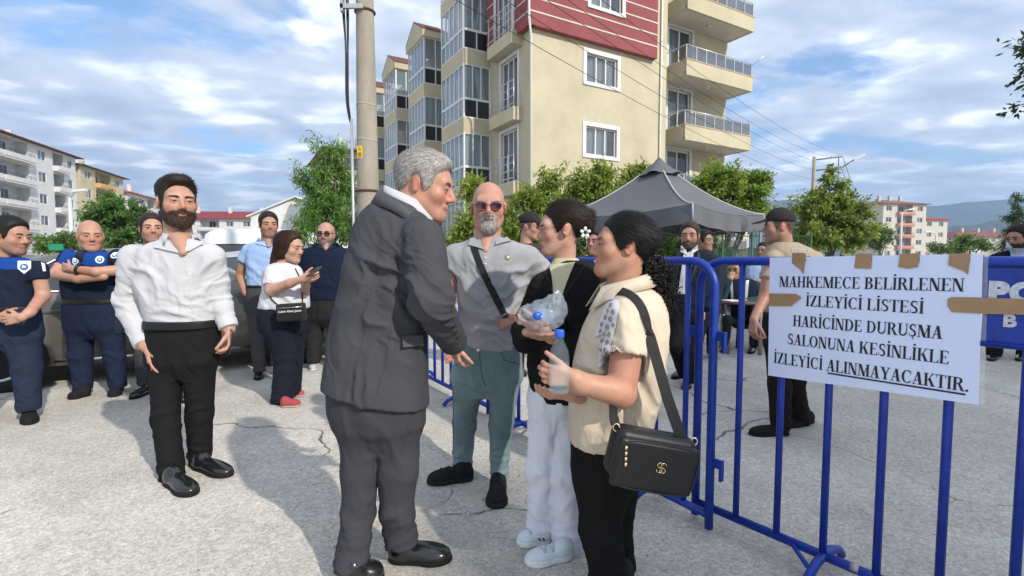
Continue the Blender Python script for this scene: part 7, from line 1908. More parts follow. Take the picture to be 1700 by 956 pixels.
    p.shoe(G(1050, 968), G(975, 972), w=.10, st=.03, col=(.02, .02, .02), material=RUBBER)
    p.body([rows([(480, 1010, 1060, .05), (520, 1000, 1085, .09), (720, 965, 1060, .1)], Y), rc(A(1000, 760, Y), A(1015, 960, Y - .06), .042, .024), rc(A(1025, 760, Y + .1), A(1030, 940, Y + .14), .042, .024)])
    # bottle
    bc = A(928, 652, Y - .315)
    o = thing('water_bottle', 'small clear water bottle with blue cap in the beige-clad woman\'s hands', 'bottle', tuple(bc))
    prof = [(0, 0), (.030, 0), (.034, .006), (.034, .05), (.031, .06), (.034, .07), (.034, .12), (.030, .145), (.018, .172), (.0135, .185), (.0135, .196)]
    MB().lathe(prof, (0, 0, 0), 20).build('bottle_body', mat('clear_bottle', (.55, .66, .72), rough=.04, alpha=.09, spec=.8), o)
    MB().lathe([(0, 0.002), (.0315, .002), (.0325, .05), (.0295, .06), (.0325, .07), (.0325, .105), (0, .107)], (0, 0, 0), 20).build('water', mat('water_in_bottle', (.45, .58, .66), rough=.03, alpha=.06), o)
    MB().lathe([(0, .214), (.0150, .213), (.0165, .210), (.0165, .190), (.0155, .188)], (0, 0, 0), 20).build('cap', mat('blue_cap', (.02, .10, .55), rough=.35), o)
    # handbag
    BAG = mat('black_pebbled_leather', (.010, .010, .011), rough=.38, spec=.5, bump=(900, .35, .0008))
    bc = A(1080, 762, Y - .30)
    M = frame(bc, (1, .18, -.24), (.24, 0.02, 1))
    root = thing('handbag', 'black leather crossbody bag with gold monogram at the woman\'s hip', 'handbag', tuple(bc))
    T = Matrix.Translation(-Vector(bc)) @ M
    def rb(name, hw, hd, hh, cz, cy, rr, mat_):
        def f(q):
            v = np.maximum(np.abs(q - np.array([0, cy, cz], dtype=np.float32)) - np.array([hw, hd, hh], dtype=np.float32) + rr, 0)
            return np.sqrt((v ** 2).sum(1)) - rr
        V, Q = surfnet(f, (-hw, cy - hd, cz - hh), (hw, cy + hd, cz + hh), .0045)
        V = relax(V.astype(float), Q, 2)
        Tn = np.array(T); V = V @ Tn[:3, :3].T + Tn[:3, 3]
        return mesh_np(name, V, Q, mat_, root)
    rb('bag_body', .150, .048, .088, .008, .012, .034, BAG)
    rb('front_pocket', .148, .016, .084, -.010, -.040, .015, BAG)
    for zz_, yy_ in ((.075, -.056), (-.093, -.056)): pass
    pip = MB(); loop_ = []
    for k in range(40):
        a = 2 * math.pi * k / 40; cxx, czz = math.cos(a), math.sin(a)
        x = .146 * math.copysign(abs(cxx) ** .38, cxx); z = -.010 + .082 * math.copysign(abs(czz) ** .38, czz); loop_.append(T @ Vector((x, -.052, z)))
    pip.tube(loop_, .0035, 6, closed=True); pip.build('piping', BAG, root)
    lg = MB()
    for cxl in (-.006, .006):
        lg.tube([T @ Vector((.012 + cxl + .010 * math.cos(a * .4), -.0585, -.004 + .009 + .008 * math.sin(a * .4))) for a in range(14)], .0016, 5)
        lg.tube([T @ Vector((.012 + cxl + .010 * math.cos(a * .4 + 3), -.0585, -.004 - .008 + .008 * math.sin(a * .4 + 3))) for a in range(14)], .0016, 5)
    lg.build('monogram', GOLDM, root)
    zp = MB()
    for k in range(4): zp.tube([T @ Vector((-.130 + .004 * k, -.060, .050 - .018 * k)), T @ Vector((-.128 + .004 * k, -.062, .038 - .018 * k))], .0055, 6)
    zp.build('zip_pull', GOLDM, root)
    for sx in (-1, 1):
        rg = MB(); c0 = T @ Vector((sx * .147, 0.005, .085))
        rg.tube([c0 + Vector((.011 * math.cos(a), 0, .013 * math.sin(a))) for a in np.linspace(0, 6.0, 12)], .003, 5, closed=True); rg.build('ring', GOLDM, root)
    def bstrap(pts, w, nm='strap'):
        P_ = []; N_ = []
        for q in densify([(a, b, c if c is not None else -1) for a, b, c in pts], 24):
            c_, n_ = surf(bl, q[0], q[1], .006) if q[2] < 0 or True else (None, None)
            pt = A(q[0], q[1], q[2]) if q[2] > 0 else None
            if c_ is not None and (pt is None or c_[1] < pt[1]): P_.append(c_); N_.append(n_)
            else: P_.append(pt if pt is not None else A(q[0], q[1], Y)); N_.append(np.array([.2, -1, 0]))
        m = MB(); rows_ = []; V = [Vector(a) for a in P_]
        for i, a in enumerate(V):
            t = (V[min(i + 1, len(V) - 1)] - V[max(i - 1, 0)]).normalized(); nr = Vector(N_[i]); nr = (nr - t * nr.dot(t)).normalized(); b_ = t.cross(nr)
            rows_.append([a - b_ * w / 2, a + b_ * w / 2, a + b_ * w / 2 - nr * .003, a - b_ * w / 2 - nr * .003])
        m.grid(rows_, False, True); return m.build(nm, BLACK_WEB, root, loc=-Vector(bc))
    bstrap([(1030, 484, Y - .06), (1048, 487, Y - .10), (1066, 510, Y - .15), (1080, 560, Y - .2), (1094, 610, Y - .24), (1108, 660, Y - .27), (1122, 700, Y - .28), (1134, 733, Y - .29)], .040)
    bstrap([(1018, 668, Y - .22), (1019, 690, Y - .27), (1022, 706, Y - .29)], .034)
woman_beige()
NAVY = (.012, .017, .034); ROYAL = (.012, .052, .24)
def zabita_col(zc, slope=0.0, arms=()):
    def f(V):
        c = np.tile(np.array(NAVY), (len(V), 1)); up = V[:, 2] > zc
        for (x0, x1) in arms: up &= (V[:, 0] > x0) & (V[:, 0] < x1)
        c[up] = ROYAL; return c
    return f
BADGE_W = mat('badge_white', (.72, .75, .78), rough=.5); BADGE_B = mat('badge_blue', (.03, .12, .35), rough=.5)
def badge(p, o, px, py, r=.034, ring=True):
    a = decal(p, 'badge', o, px, py, BADGE_W, [(-r, r * 1.1), (r, r * 1.1), (r, -.3 * r), (0, -1.25 * r), (-r, -.3 * r)] if ring else disc(r, 18), lift=.004)
    decal(p, 'badge_emblem', o, px, py + .3, BADGE_B, disc(r * .62, 14), lift=.006)
    decal(p, 'badge_star', o, px, py - .2, BADGE_W, disc(r * .32, 6), lift=.008)
def officer_edge():
    Y = 4.05
    p = Person('uniformed officer at the left edge looking down with hands clasped', *A(10, 620, Y)[:2])
    p.head(19, 357, 420, Y, yaw=42, pitch=10, roll=0, neck=(6, 436, Y + .02), nr=.060, fat=1.05, jaw=1.05, eye=.6, skin=(.50, .28, .20), stubble=(.4, .05, .04, .035), ht=.02)
    p.hair((.012, .010, .009), top=.012, side=.007, front=.004, strands=1500, slen=.022)
    sl, h1, n1_ = sleeve([(64, 446, Y, 14), (66, 463, Y, 14)], 0)
    sl2, h2, n2_ = sleeve([(-62, 446, Y, 14), (-66, 463, Y, 14)], 0)
    tor = rows([(427, -14, 36, .065), (433, -32, 52, .09), (441, -52, 66, .11), (460, -54, 60, .13), (480, -53, 54, .135), (500, -54, 56, .14), (516, -54, 57, .14)], Y)
    zc = A(0, 446, Y - .12)[2]
    sh = p.garment('uniform_shirt', [tor] + sl + sl2, [.02, .04, .04], zabita_col(zc, arms=((A(-50, 440, Y)[0], A(57, 440, Y)[0]),)), CLOTH, folds=[(A(30, 480, Y - .12), .15, (1, 0, .6), .06, .008)])
    badge(p, sh, 41, 443, .045)
    patch4(p, 'badge', [sh], [(68, 436), (73, 438), (75, 450), (71, 450)], BADGE_W, 3, 3, lift=.004)
    p.collar(A(7, 432, Y + .02), .085, 25, hgt=.04, mat_=mat('navy_cloth', NAVY, rough=.9), open_=70, wing=.05, ry=.09, out=.03)
    p.arm([(64, 450, Y, 11), (72, 490, Y + .02, 10.5), (50, 518, Y - .18, 8), (36, 527, Y - .24, 7)], dict(d=(-1, -.1, -.15), n=(.1, 1, .1), t=(0, -.4, 1), curl=(.25, .3, .2), s=1.1), h=.006)
    p.arm([(-64, 450, Y, 11), (-70, 490, Y + .02, 10.5), (-30, 522, Y - .16, 8), (-4, 527, Y - .2, 7)], dict(d=(1, -.05, -.1), n=(0, 1, .2), t=(0, -.4, 1), curl=(.25, .3, .2), s=1.1), h=.006)
    p.trousers([(510, -53, 58, .14), (530, -54, 62, .145), (560, -52, 64, .13)], [[(38, 555, Y, 27), (45, 612, Y, 21), (48, 680, Y, 17)], [(-28, 555, Y, 27), (-30, 612, Y, 21), (-32, 680, Y, 17)]], Y, (.020, .028, .050), CLOTH)
    p.belt([(507, -56, 58, .148), (515, -56, 59, .15)], Y)
    p.shoe(G(48, 688), G(50, 706), w=.115, hgt=.1, st=.035, material=RUBBER); p.shoe(G(-34, 688), G(-34, 706), w=.115, hgt=.1, st=.035, material=RUBBER)
    p.body([rows([(436, -10, 26, .05), (470, -40, 45, .09), (520, -40, 45, .09)], Y), rc(A(40, 540, Y), A(48, 660, Y), .042, .024), rc(A(-30, 540, Y), A(-32, 660, Y), .042, .024)])
officer_edge()

def officer_crossed():
    Y = 4.80
    p = Person('bald uniformed officer standing with folded arms beside the grey car', *A(155, 580, Y)[:2])
    p.head(150, 366, 416, Y, yaw=6, pitch=6, neck=(153, 424, Y + .02), nr=.062, fat=1.06, jaw=1.04, eye=.5, skin=(.52, .28, .195), ht=0, browa=.8)
    tor = rows([(417, 139, 168, .065), (420, 124, 184, .09), (427, 112, 197, .115), (445, 109, 198, .14), (470, 106, 200, .16), (490, 110, 200, .165), (502, 113, 199, .155)], Y)
    s1, h1, n1_ = sleeve([(113, 424, Y, 12), (103, 441, Y - .06, 12)], 0)
    s2, h2, n2_ = sleeve([(195, 424, Y, 12), (201, 440, Y - .06, 12)], 0)
    zc = A(155, 441, Y - .13)[2]
    sh = p.garment('uniform_shirt', [tor] + s1 + s2, [.02, .04, .04], zabita_col(zc, arms=((A(113, 440, Y)[0], A(190, 440, Y)[0]),)), CLOTH, folds=[(A(155, 480, Y - .15), .18, (.2, 0, 1), .06, .008)])
    badge(p, sh, 126, 434, .030); badge(p, sh, 166, 431, .036, False); badge(p, sh, 191, 424, .036, False)
    p.collar(A(153, 421, Y + .02), .085, 4, hgt=.045, mat_=mat('navy_cloth', NAVY, rough=.9), open_=76, wing=.06, ry=.095, out=.035)
    p.arm([(108, 432, Y - .03, 10), (93, 455, Y - .12, 10), (130, 462, Y - .24, 8.5), (172, 459, Y - .24, 7)], None, h=.008)
    p.arm([(200, 432, Y - .03, 10), (204, 448, Y - .12, 10), (160, 451, Y - .27, 8), (118, 446, Y - .24, 6.5)], dict(d=(-1, .3, .15), n=(.1, 1, 0), t=(0, 0, 1), curl=(.2, .3, .2), s=1.0), h=.008)
    w = A(132, 447, Y - .26); m = MB(); m.tube([w + np.array([.0, .046 * math.cos(a), .046 * math.sin(a)]) + np.array([.01 * math.sin(a), 0, 0]) for a in np.linspace(0, 6.1, 14)], .012, 6, closed=True)
    m.build('wrist_watch', BLACKP, p.root, loc=-p.o)
    tr = p.trousers([(496, 112, 200, .155), (515, 110, 203, .16), (545, 112, 204, .14)], [[(133, 540, Y, 21), (134, 590, Y, 18), (138, 646, Y, 14.5)], [(184, 540, Y, 20.5), (190, 590, Y + .02, 16.5), (196, 642, Y + .05, 13.5)]], Y, (.014, .021, .045), CLOTH)
    patch4(p, 'cargo_pocket', [tr], [(189, 530), (206, 528), (207, 552), (191, 554)], mat('navy_cloth', NAVY), 4, 4, lift=.012, th=.01)
    p.belt([(495, 111, 201, .166), (504, 111, 202, .168)], Y, buckle=(152, 500, Y - .175, .03, .02))
    p.shoe(G(150, 656), G(113, 664), w=.115, hgt=.1, st=.034, material=RUBBER); p.shoe(G(198, 648), G(188, 660), w=.115, hgt=.1, st=.034, material=RUBBER)
    p.body([rows([(420, 138, 168, .05), (450, 122, 188, .09), (500, 122, 190, .09)], Y), rc(A(134, 520, Y), A(137, 630, Y), .042, .024), rc(A(184, 520, Y), A(194, 630, Y), .042, .024)])
officer_crossed()

def plain_person(label, Y, foot, head, tor, sleeves, topcol, hip=None, legs=None, legcol=(.02, .02, .022), shoes=(), arms=(), hair=None, topname='shirt', topmat=None, cut=(), collar=None, beltrow=None, folds=(), core=None, after=None, shoecol=(.012, .012, .013), shoemat=None, beard=None, glasses=None, legmat=None, cap=None, sole=None):
    p = Person(label, *A(foot[0], foot[1], Y)[:2])
    if hair: head.setdefault('buzz', (.85, *hair['col'], .10))
    p.head(Y=Y, **head)
    if hair: p.hair(**hair)
    if beard: p.beard(**beard)
    if glasses: p.glasses(dark=True)
    pr = [rows(tor, Y)]; ks = [.02]
    cuts = list(cut)
    for sl in sleeves:
        q, hp, n_ = sleeve(sl, 0); pr += q; ks += [.022] + [.02] * (len(q) - 1)
    sh = p.garment(topname, pr, ks, topcol, topmat or CLOTH, folds=list(folds) + [(A((tor[3][1] + tor[3][2]) / 2, tor[-1][0] - 25, Y - .1), .2, (.3, 0, 1), .06, .008), (A(tor[3][1] + 12, tor[3][0] + 10, Y - .1), .12, (.8, 0, 1), .06, .007)], cut=cuts)
    for a in arms: p.arm(a[0], a[1], h=max(.005, .0016 * Y))
    if legs: p.trousers(hip, legs, Y, legcol, legmat or SUITC)
    for (h_, t_) in shoes: p.shoe(h_, t_, col=shoecol, material=shoemat, sole=sole or (.012, .012, .012))
    if beltrow: p.belt(beltrow, Y)
    if collar: p.collar(**collar)
    t0 = tor[2]; t1 = tor[-1]; m0 = (t0[1] + t0[2]) / 2; m1 = (t1[1] + t1[2]) / 2
    cz = [rows([(t0[0], m0 - 8, m0 + 8, .05), (t1[0], m1 - 12, m1 + 12, .07)], Y)]
    for lg in (legs or []): cz.append(rc(A(*lg[0][:3]), A(lg[-1][0], lg[-1][1] - 18, lg[-1][2]), .036, .022))
    p.body(cz)
    if cap: cap(p)
    if after: after(p, sh)
    return p

# the man half hidden behind the white shirt
plain_person('man in dark jacket almost hidden behind the white-shirted man', 4.95, (255, 600), dict(cx=252, top=352, chin=404, yaw=5, neck=(254, 416, 4.97), stubble=(.4, .05, .04, .03), ht=.016),
    [(410, 240, 270, .07), (416, 218, 290, .1), (424, 205, 304, .12), (450, 203, 306, .14), (500, 210, 302, .14), (525, 212, 300, .14)], [[(210, 432, 4.95, 12), (205, 470, 4.97, 11), (208, 505, 4.93, 9)], [(300, 432, 4.95, 12), (305, 470, 4.97, 11), (302, 505, 4.93, 9)]], (.035, .036, .040),
    [(515, 214, 300, .14), (540, 214, 300, .13)], [[(236, 540, 4.95, 20), (240, 590, 4.92, 16), (243, 640, 4.9, 13)], [(278, 540, 4.95, 20), (284, 590, 4.95, 16), (296, 645, 4.95, 13)]], (.045, .045, .05),
    shoes=[(G(252, 650), G(217, 664)), (G(296, 658), G(306, 670))], hair=dict(col=(.02, .014, .010), top=.010, side=.007, front=.0, strands=700, slen=.014), topname='jacket', topmat=SUITC)

# light blue shirt
def ab(p, sh):
    patch4(p, 'collar_wing', [sh], [(428, 393), (434, 399), (445, 410), (425, 405)], mat('blue_collar', (.30, .42, .66), rough=.9), 4, 4, lift=.012, th=.01, Yf=5.4)
    patch4(p, 'collar_wing', [sh], [(458, 399), (463, 393), (464, 405), (447, 410)], mat('blue_collar', (.30, .42, .66), rough=.9), 4, 4, lift=.012, th=.01, Yf=5.4)
    button_row(p, sh, [(447, 418), (447, 432), (447, 446), (446, 460)], .007)
plain_person('man in light blue short-sleeved shirt and grey trousers, hand in pocket', 5.50, (445, 560), dict(cx=446, top=350, chin=394, yaw=8, pitch=2, neck=(446, 404, 5.52), nr=.06, jaw=1.08, eye=.6, skin=(.44, .24, .165), stubble=(.45, .06, .045, .04), ht=.016, chest=[rc(A(446, 400, 5.47), A(446, 409, 5.39), .05, .02)]),
    [(400, 428, 464, .07), (404, 415, 474, .095), (412, 409, 481, .115), (430, 410, 480, .135), (455, 412, 478, .14), (480, 412, 476, .135)], [[(412, 414, 5.5, 10), (402, 434, 5.5, 10.5)], [(478, 414, 5.5, 10), (486, 434, 5.5, 10.5)]], (.30, .42, .66),
    [(474, 412, 476, .135), (495, 411, 477, .14), (515, 412, 476, .13)], [[(428, 510, 5.5, 16), (428, 560, 5.5, 12.5), (431, 616, 5.5, 10.5)], [(462, 510, 5.52, 16), (464, 560, 5.55, 12.5), (466, 612, 5.6, 10.5)]], (.06, .06, .065),
    shoes=[(G(432, 618), G(428, 632)), (G(467, 612), G(470, 624))], arms=[([(404, 428, 5.5, 7.5), (398, 458, 5.54, 7), (408, 486, 5.46, 6)], dict(d=(.5, 0, -1), n=(1, .3, .2), t=(0, -1, 0), curl=(.4, .4, .3), s=1.05)), ([(485, 428, 5.5, 7.5), (490, 458, 5.54, 7), (486, 488, 5.48, 6)], dict(d=(-.2, 0, -1), n=(-1, .3, .2), t=(0, -1, 0), s=1.05))],
    hair=dict(col=(.012, .010, .009), top=.010, side=.007, front=.001, strands=1000, slen=.014), beltrow=[(472, 411, 477, .142), (478, 411, 477, .143)], after=ab,
    cut=[(rc(A(446, 398, 5.40), A(446, 412, 5.38), .05, .015), .008)])

def woman_phone():
    Y = 4.6
    p = Person('long-haired woman in white t-shirt and dark jeans looking at her phone', *A(475, 600, Y)[:2])
    p.head(482, 383, 434, Y, yaw=52, pitch=12, neck=(469, 442, Y + .01), nr=.050, fat=1.08, jaw=.95, eye=.6, skin=(.56, .33, .24), lips=(.40, .16, .14), browth=.0036, ht=.013)
    ex = [ell((0, .075, -.03), (.070, .05, .10)), ell((-.01, .085, -.12), (.066, .045, .12)), ell((-.01, .095, -.22), (.058, .036, .10)), ell((-.045, .03, -.03), (.036, .05, .075)), ell((.045, .03, -.03), (.036, .05, .075))]
    hy = [-.12, -.080, -.060, -.048, -.04, -.02, .0, .13]; hz = [.088, .086, .074, .05, -.02, -.06, -.10, -.12]
    p.hair((.030, .014, .009), top=.012, side=.011, front=.003, hl=(hy, hz), strands=2600, slen=.07, comb=(0, .3, -1), ymin=-.03, extra=ex, ek=.03, amp=.004, nscale=(200, 200, 18))
    wt = (.54, .54, .56)
    tor = rows([(436, 455, 484, .06), (440, 444, 494, .085), (447, 438, 500, .105), (462, 436, 504, .13), (480, 438, 509, .15), (498, 434, 512, .165), (512, 431, 512, .17)], Y)
    s1, h1, n1_ = sleeve([(452, 452, Y - .10, 13), (449, 474, Y - .14, 14)], 0)
    sh = p.garment('t_shirt', [tor] + s1, [.02, .04], wt, CLOTH, folds=[(A(470, 490, Y - .15), .2, (1, 0, .8), .06, .010)], wr=(.002, 9))
    p.arm([(450, 468, Y - .13, 10.5), (450, 482, Y - .16, 10), (482, 470, Y - .24, 8), (502, 463, Y - .28, 6)], dict(d=(1, -.1, .2), n=(0, .9, .5), t=(-.1, -.5, 1), curl=(.4, .5, .3), s=1.0), h=.007)
    p.arm([(500, 470, Y + .02, 9), (505, 485, Y - .0, 8.5), (508, 475, Y - .14, 7), (508, 468, Y - .22, 6)], dict(d=(.6, -.5, .5), n=(.3, .5, .8), t=(.6, .5, .2), curl=(.4, .5, .3), s=.95), h=.007)
    nv = (.010, .012, .022)
    p.trousers([(504, 437, 505, .15), (525, 430, 509, .175), (548, 433, 507, .165)], [[(466, 545, Y - .06, 29), (473, 595, Y - .06, 18), (468, 668, Y - .06, 18.5)], [(484, 545, Y + .06, 26), (486, 595, Y + .1, 18), (484, 652, Y + .14, 16)]], Y, nv, DENIM)
    RED = mat('red_canvas', (.42, .06, .07), rough=.8, attr=True)
    p.shoe(G(466, 676), G(500, 674), w=.09, hgt=.075, st=.02, col=(.30, .045, .052), sole=(.4, .3, .28), material=RED)
    p.shoe(G(478, 659), G(506, 657), w=.09, hgt=.075, st=.02, col=(.40, .055, .065), sole=(.4, .3, .28), material=RED)
    p.body([rows([(440, 456, 482, .045), (460, 448, 494, .08), (510, 445, 500, .1)], Y), rc(A(468, 530, Y), A(468, 650, Y - .05), .042, .024), rc(A(484, 530, Y), A(484, 640, Y + .12), .042, .024)])
    ph = MB(); ph.bbox(-.037, .037, -.075, .075, -.004, .004, .003, frame(A(521, 451, Y - .36), (.35, 1, .1), (-.5, .25, .85)))
    tag(ph.build('phone', mat('phone_glass', (.02, .02, .025)), None), 'phone in the hands of the long-haired woman', 'phone')
    BAG = mat('black_pebbled_leather', (.010, .010, .011)); bc = A(484, 518, Y - .26)
    root = thing('crossbody_bag', 'small black crossbody bag with white lettering on the woman in white t-shirt', 'bag', tuple(bc))
    M = frame((0, 0, 0), (1, .12, .06), (-.06, 0, 1))
    MB().bbox(-.120, .120, -.045, .045, -.078, .078, .022, M).build('bag_body', BAG, root)
    MB().tube([M @ Vector((x, -.048, .045)) for x in (-.105, 0, .105)], .003, 5).build('zip', METALP, root)
    cu = bpy.data.curves.new('bag_lettering', 'FONT'); cu.body = 'Calvin Klein Jeans'; cu.size = .027; cu.align_x = 'CENTER'; cu.align_y = 'CENTER'; cu.extrude = .0008
    to = text_mesh('bag_lettering', cu, mat('print_white', (.8, .8, .8), rough=.7), root)
    to.matrix_local = M @ Matrix.Translation((0, -.047, .012)) @ Matrix.Rotation(R(90), 4, 'X')
    s_ = MB()
    for pts in ([(441, 476), (446, 488), (454, 500), (463, 508)], [(490, 446), (498, 462), (501, 480), (502, 508)]):
        q = []
        for a in densify(pts, 16):
            c, n_ = surf(sh, a[0], a[1], .006); q.append(c if c is not None else A(a[0], a[1], Y - .2))
        s_.tube([Vector(a) - Vector(bc) for a in q], .006, 5)
    s_.build('strap', BLACK_WEB, root)
woman_phone()

# navy shirt, sunglasses
def wc(p, sh):
    button_row(p, sh, [(541, 420), (541, 438), (541, 456), (541, 474)], .008, BLACKP)
    patch4(p, 'collar_wing', [sh], [(522, 402), (530, 404), (541, 415), (518, 409)], mat('navy_linen', (.010, .016, .034), rough=.9), 4, 4, lift=.012, th=.01, Yf=5.9)
    patch4(p, 'collar_wing', [sh], [(552, 404), (560, 402), (564, 409), (543, 415)], mat('navy_linen', (.010, .016, .034), rough=.9), 4, 4, lift=.012, th=.01, Yf=5.9)
plain_person('stocky bald man in navy shirt and black sunglasses beside the car', 6.0, (540, 550), dict(cx=541, top=369, chin=409, yaw=-14, pitch=0, neck=(542, 416, 6.02), nr=.066, fat=1.12, jaw=1.1, skin=(.50, .28, .20), stubble=(.55, .10, .09, .08), ht=0, buzz=(.5, .05, .045, .04, .03), chest=[rc(A(542, 405, 5.95), A(541, 413, 5.88), .06, .025)]),
    [(407, 524, 560, .08), (411, 511, 572, .11), (418, 502, 582, .135), (440, 498, 586, .17), (470, 497, 586, .19), (498, 498, 585, .19)], [[(508, 422, 6.0, 11), (500, 446, 6.0, 11)], [(577, 422, 6.0, 11), (586, 446, 6.0, 11)]], (.010, .016, .034),
    [(490, 501, 583, .18), (510, 502, 582, .18), (528, 504, 580, .165)], [[(522, 525, 6, 19), (521, 560, 6, 15), (520, 602, 5.98, 12)], [(560, 525, 6, 19), (563, 560, 6, 15), (566, 602, 6, 12)]], (.022, .022, .023),
    shoes=[(G(521, 602), G(519, 616)), (G(566, 602), G(570, 616))], shoecol=(.45, .46, .47), sole=(.6, .6, .6), shoemat=RUBBER, arms=[([(500, 440, 6.0, 9), (500, 468, 6.1, 8), (515, 490, 6.2, 7)], dict(d=(1, .3, -.4), n=(0, 1, 0), t=(0, 0, 1), s=1)), ([(586, 440, 6.0, 9), (588, 468, 6.1, 8), (572, 490, 6.2, 7)], dict(d=(-1, .3, -.4), n=(0, 1, 0), t=(0, 0, 1), s=1))], glasses=True, after=wc,
    beard=dict(col=(.10, .09, .08), thick=.003))

CAPM = mat('black_cap_cloth', (.012, .010, .010), rough=.85, bump=(600, .3, .001))
def make_cap(text=None, tcol=(.6, .6, .6)):
    def cap(p):
        sc, Rm, c = p.hs, p.hR, p.hc
        def fl(l):
            d = ell((0, .014, .046), (.084, .108, .104)).fn(l)
            d = smax(d, (.042 - .12 * (l[:, 1] + .02)) - l[:, 2], .006)
            lb = l.copy(); lb[:, 2] = lb[:, 2] - .22 * (lb[:, 1] + .08) + 2.2 * lb[:, 0] ** 2; v = ell((0, -.118, .058), (.066, .072, .007)).fn(lb)
            d = smin(d, np.maximum(v, l[:, 1] + .06), .008)
            return d
        f = lambda q: fl((((q - c) @ Rm) / sc).astype(np.float32)) * sc
        V, Q = surfnet(f, c - .24 * sc, c + .24 * sc, max(.005, .0022 * c[1]))
        V = relax(V.astype(float), Q, 1)
        o = mesh_np('cap', V - p.o, Q, CAPM, p.root)
    return cap
# man in dark suit walking behind the barrier
def suit(p, sh):
    Y = 5.2; W2 = WHITE_SHIRT
    patch4(p, 'shirt_front', [sh], [(1136, 414), (1152, 414), (1141, 488), (1126, 488)], W2, 4, 10, lift=.008, th=.006, Yf=Y - .1)
    patch4(p, 'collar_wing', [sh], [(1131, 407), (1138, 414), (1141, 424), (1129, 419)], W2, 3, 3, lift=.016, th=.008, Yf=Y - .1)
    patch4(p, 'collar_wing', [sh], [(1150, 414), (1158, 406), (1159, 416), (1145, 424)], W2, 3, 3, lift=.016, th=.008, Yf=Y - .1)
    for c4 in ([(1126, 417), (1132, 420), (1124, 470), (1117, 440)], [(1158, 418), (1162, 424), (1156, 445), (1143, 478)]):
        patch4(p, 'lapel', [sh], c4, mat('navy_suit_lapel', (.010, .013, .026), rough=.7), 3, 8, lift=.014, th=.006, Yf=Y - .12)
plain_person('dark-suited man with open white collar walking behind the blue barrier', 5.2, (1145, 560), dict(cx=1145, top=367, chin=413, yaw=-8, pitch=4, neck=(1147, 422, 5.22), nr=.058, jaw=1.04, eye=.6, skin=(.44, .24, .17), stubble=(.55, .06, .05, .045), ht=.014),
    [(414, 1132, 1162, .07), (418, 1120, 1176, .10), (426, 1114, 1182, .12), (450, 1114, 1178, .14), (480, 1115, 1175, .14), (505, 1115, 1178, .145), (524, 1117, 1180, .145)], [[(1115, 434, 5.2, 10), (1110, 470, 5.27, 9), (1113, 505, 5.2, 7.5)], [(1182, 434, 5.2, 11), (1186, 475, 5.16, 9.5), (1172, 513, 5.05, 8)]], (.010, .013, .026),
    [(500, 1112, 1184, .14), (530, 1112, 1180, .13)], [[(1130, 525, 5.2, 17), (1120, 570, 5.15, 13), (1136, 622, 5.35, 10.5)], [(1160, 525, 5.2, 17), (1152, 580, 5.1, 13.5), (1144, 635, 5.05, 11)]], (.012, .012, .014),
    shoes=[(G(1140, 622), G(1116, 630)), (G(1146, 632), G(1136, 648))], arms=[([(1178, 490, 5.15, 7), (1169, 515, 5.1, 6)], dict(d=(-.15, -.1, -1), n=(-1, .2, .1), t=(0, -1, 0), curl=(.4, .5, .3), s=1.05))], hair=dict(col=(.03, .022, .016), top=.009, side=.007, front=.001, strands=800, slen=.014), topname='jacket', topmat=SUITC, after=suit, beard=dict(col=(.05, .04, .034), thick=.0025))

# officer with cap near the sign
BEI = (.34, .275, .205)
def officer_txt(p, sh):
    text_on(p, sh, 'BEKÇİ', 1314, 420, 30, 10, .10, mat('pale_blue_print', (.42, .46, .48), rough=.8))
plain_person('officer in black cap and beige shirt seen from behind beside the paper notice', 3.70, (1300, 600), dict(cx=1292, top=352, chin=402, yaw=-78, pitch=2, neck=(1300, 414, 3.71), nr=.064, fat=1.02, skin=(.46, .25, .175), ht=0, buzz=(.85, .025, .02, .016, .08), stubble=(.25, .05, .04, .03)),
    [(402, 1283, 1320, .075), (408, 1276, 1334, .10), (416, 1270, 1350, .125), (432, 1268, 1362, .145), (465, 1270, 1360, .155), (500, 1274, 1352, .155), (530, 1276, 1350, .15)], [[(1282, 430, 3.62, 15), (1274, 464, 3.60, 14)], [(1352, 430, 3.78, 15), (1358, 464, 3.8, 14)]], BEI,
    [(520, 1272, 1350, .15), (550, 1270, 1350, .15), (575, 1272, 1348, .14)], [[(1292, 570, 3.68, 22), (1294, 640, 3.68, 19), (1296, 708, 3.7, 17)], [(1326, 570, 3.75, 22), (1318, 640, 3.8, 18), (1330, 698, 3.95, 16)]], (.016, .013, .012),
    shoes=[(G(1310, 722), G(1243, 722)), (G(1350, 700), G(1308, 710))], shoecol=(.014, .011, .010), shoemat=RUBBER, arms=[([(1276, 455, 3.6, 11), (1270, 492, 3.6, 10), (1252, 530, 3.5, 7.5)], dict(d=(-.15, -.15, -1), n=(.9, .2, 0), t=(-.3, -1, .1), curl=(.6, .7, .5), s=1.1)), ([(1358, 455, 3.8, 11), (1362, 492, 3.85, 10), (1352, 535, 3.8, 7.5)], dict(d=(0, -.1, -1), n=(-.9, .2, 0), t=(0, -1, 0), s=1.1))],
    topname='uniform_shirt', cap=make_cap(), after=officer_txt, beltrow=[(518, 1272, 1351, .158), (528, 1271, 1351, .16)])

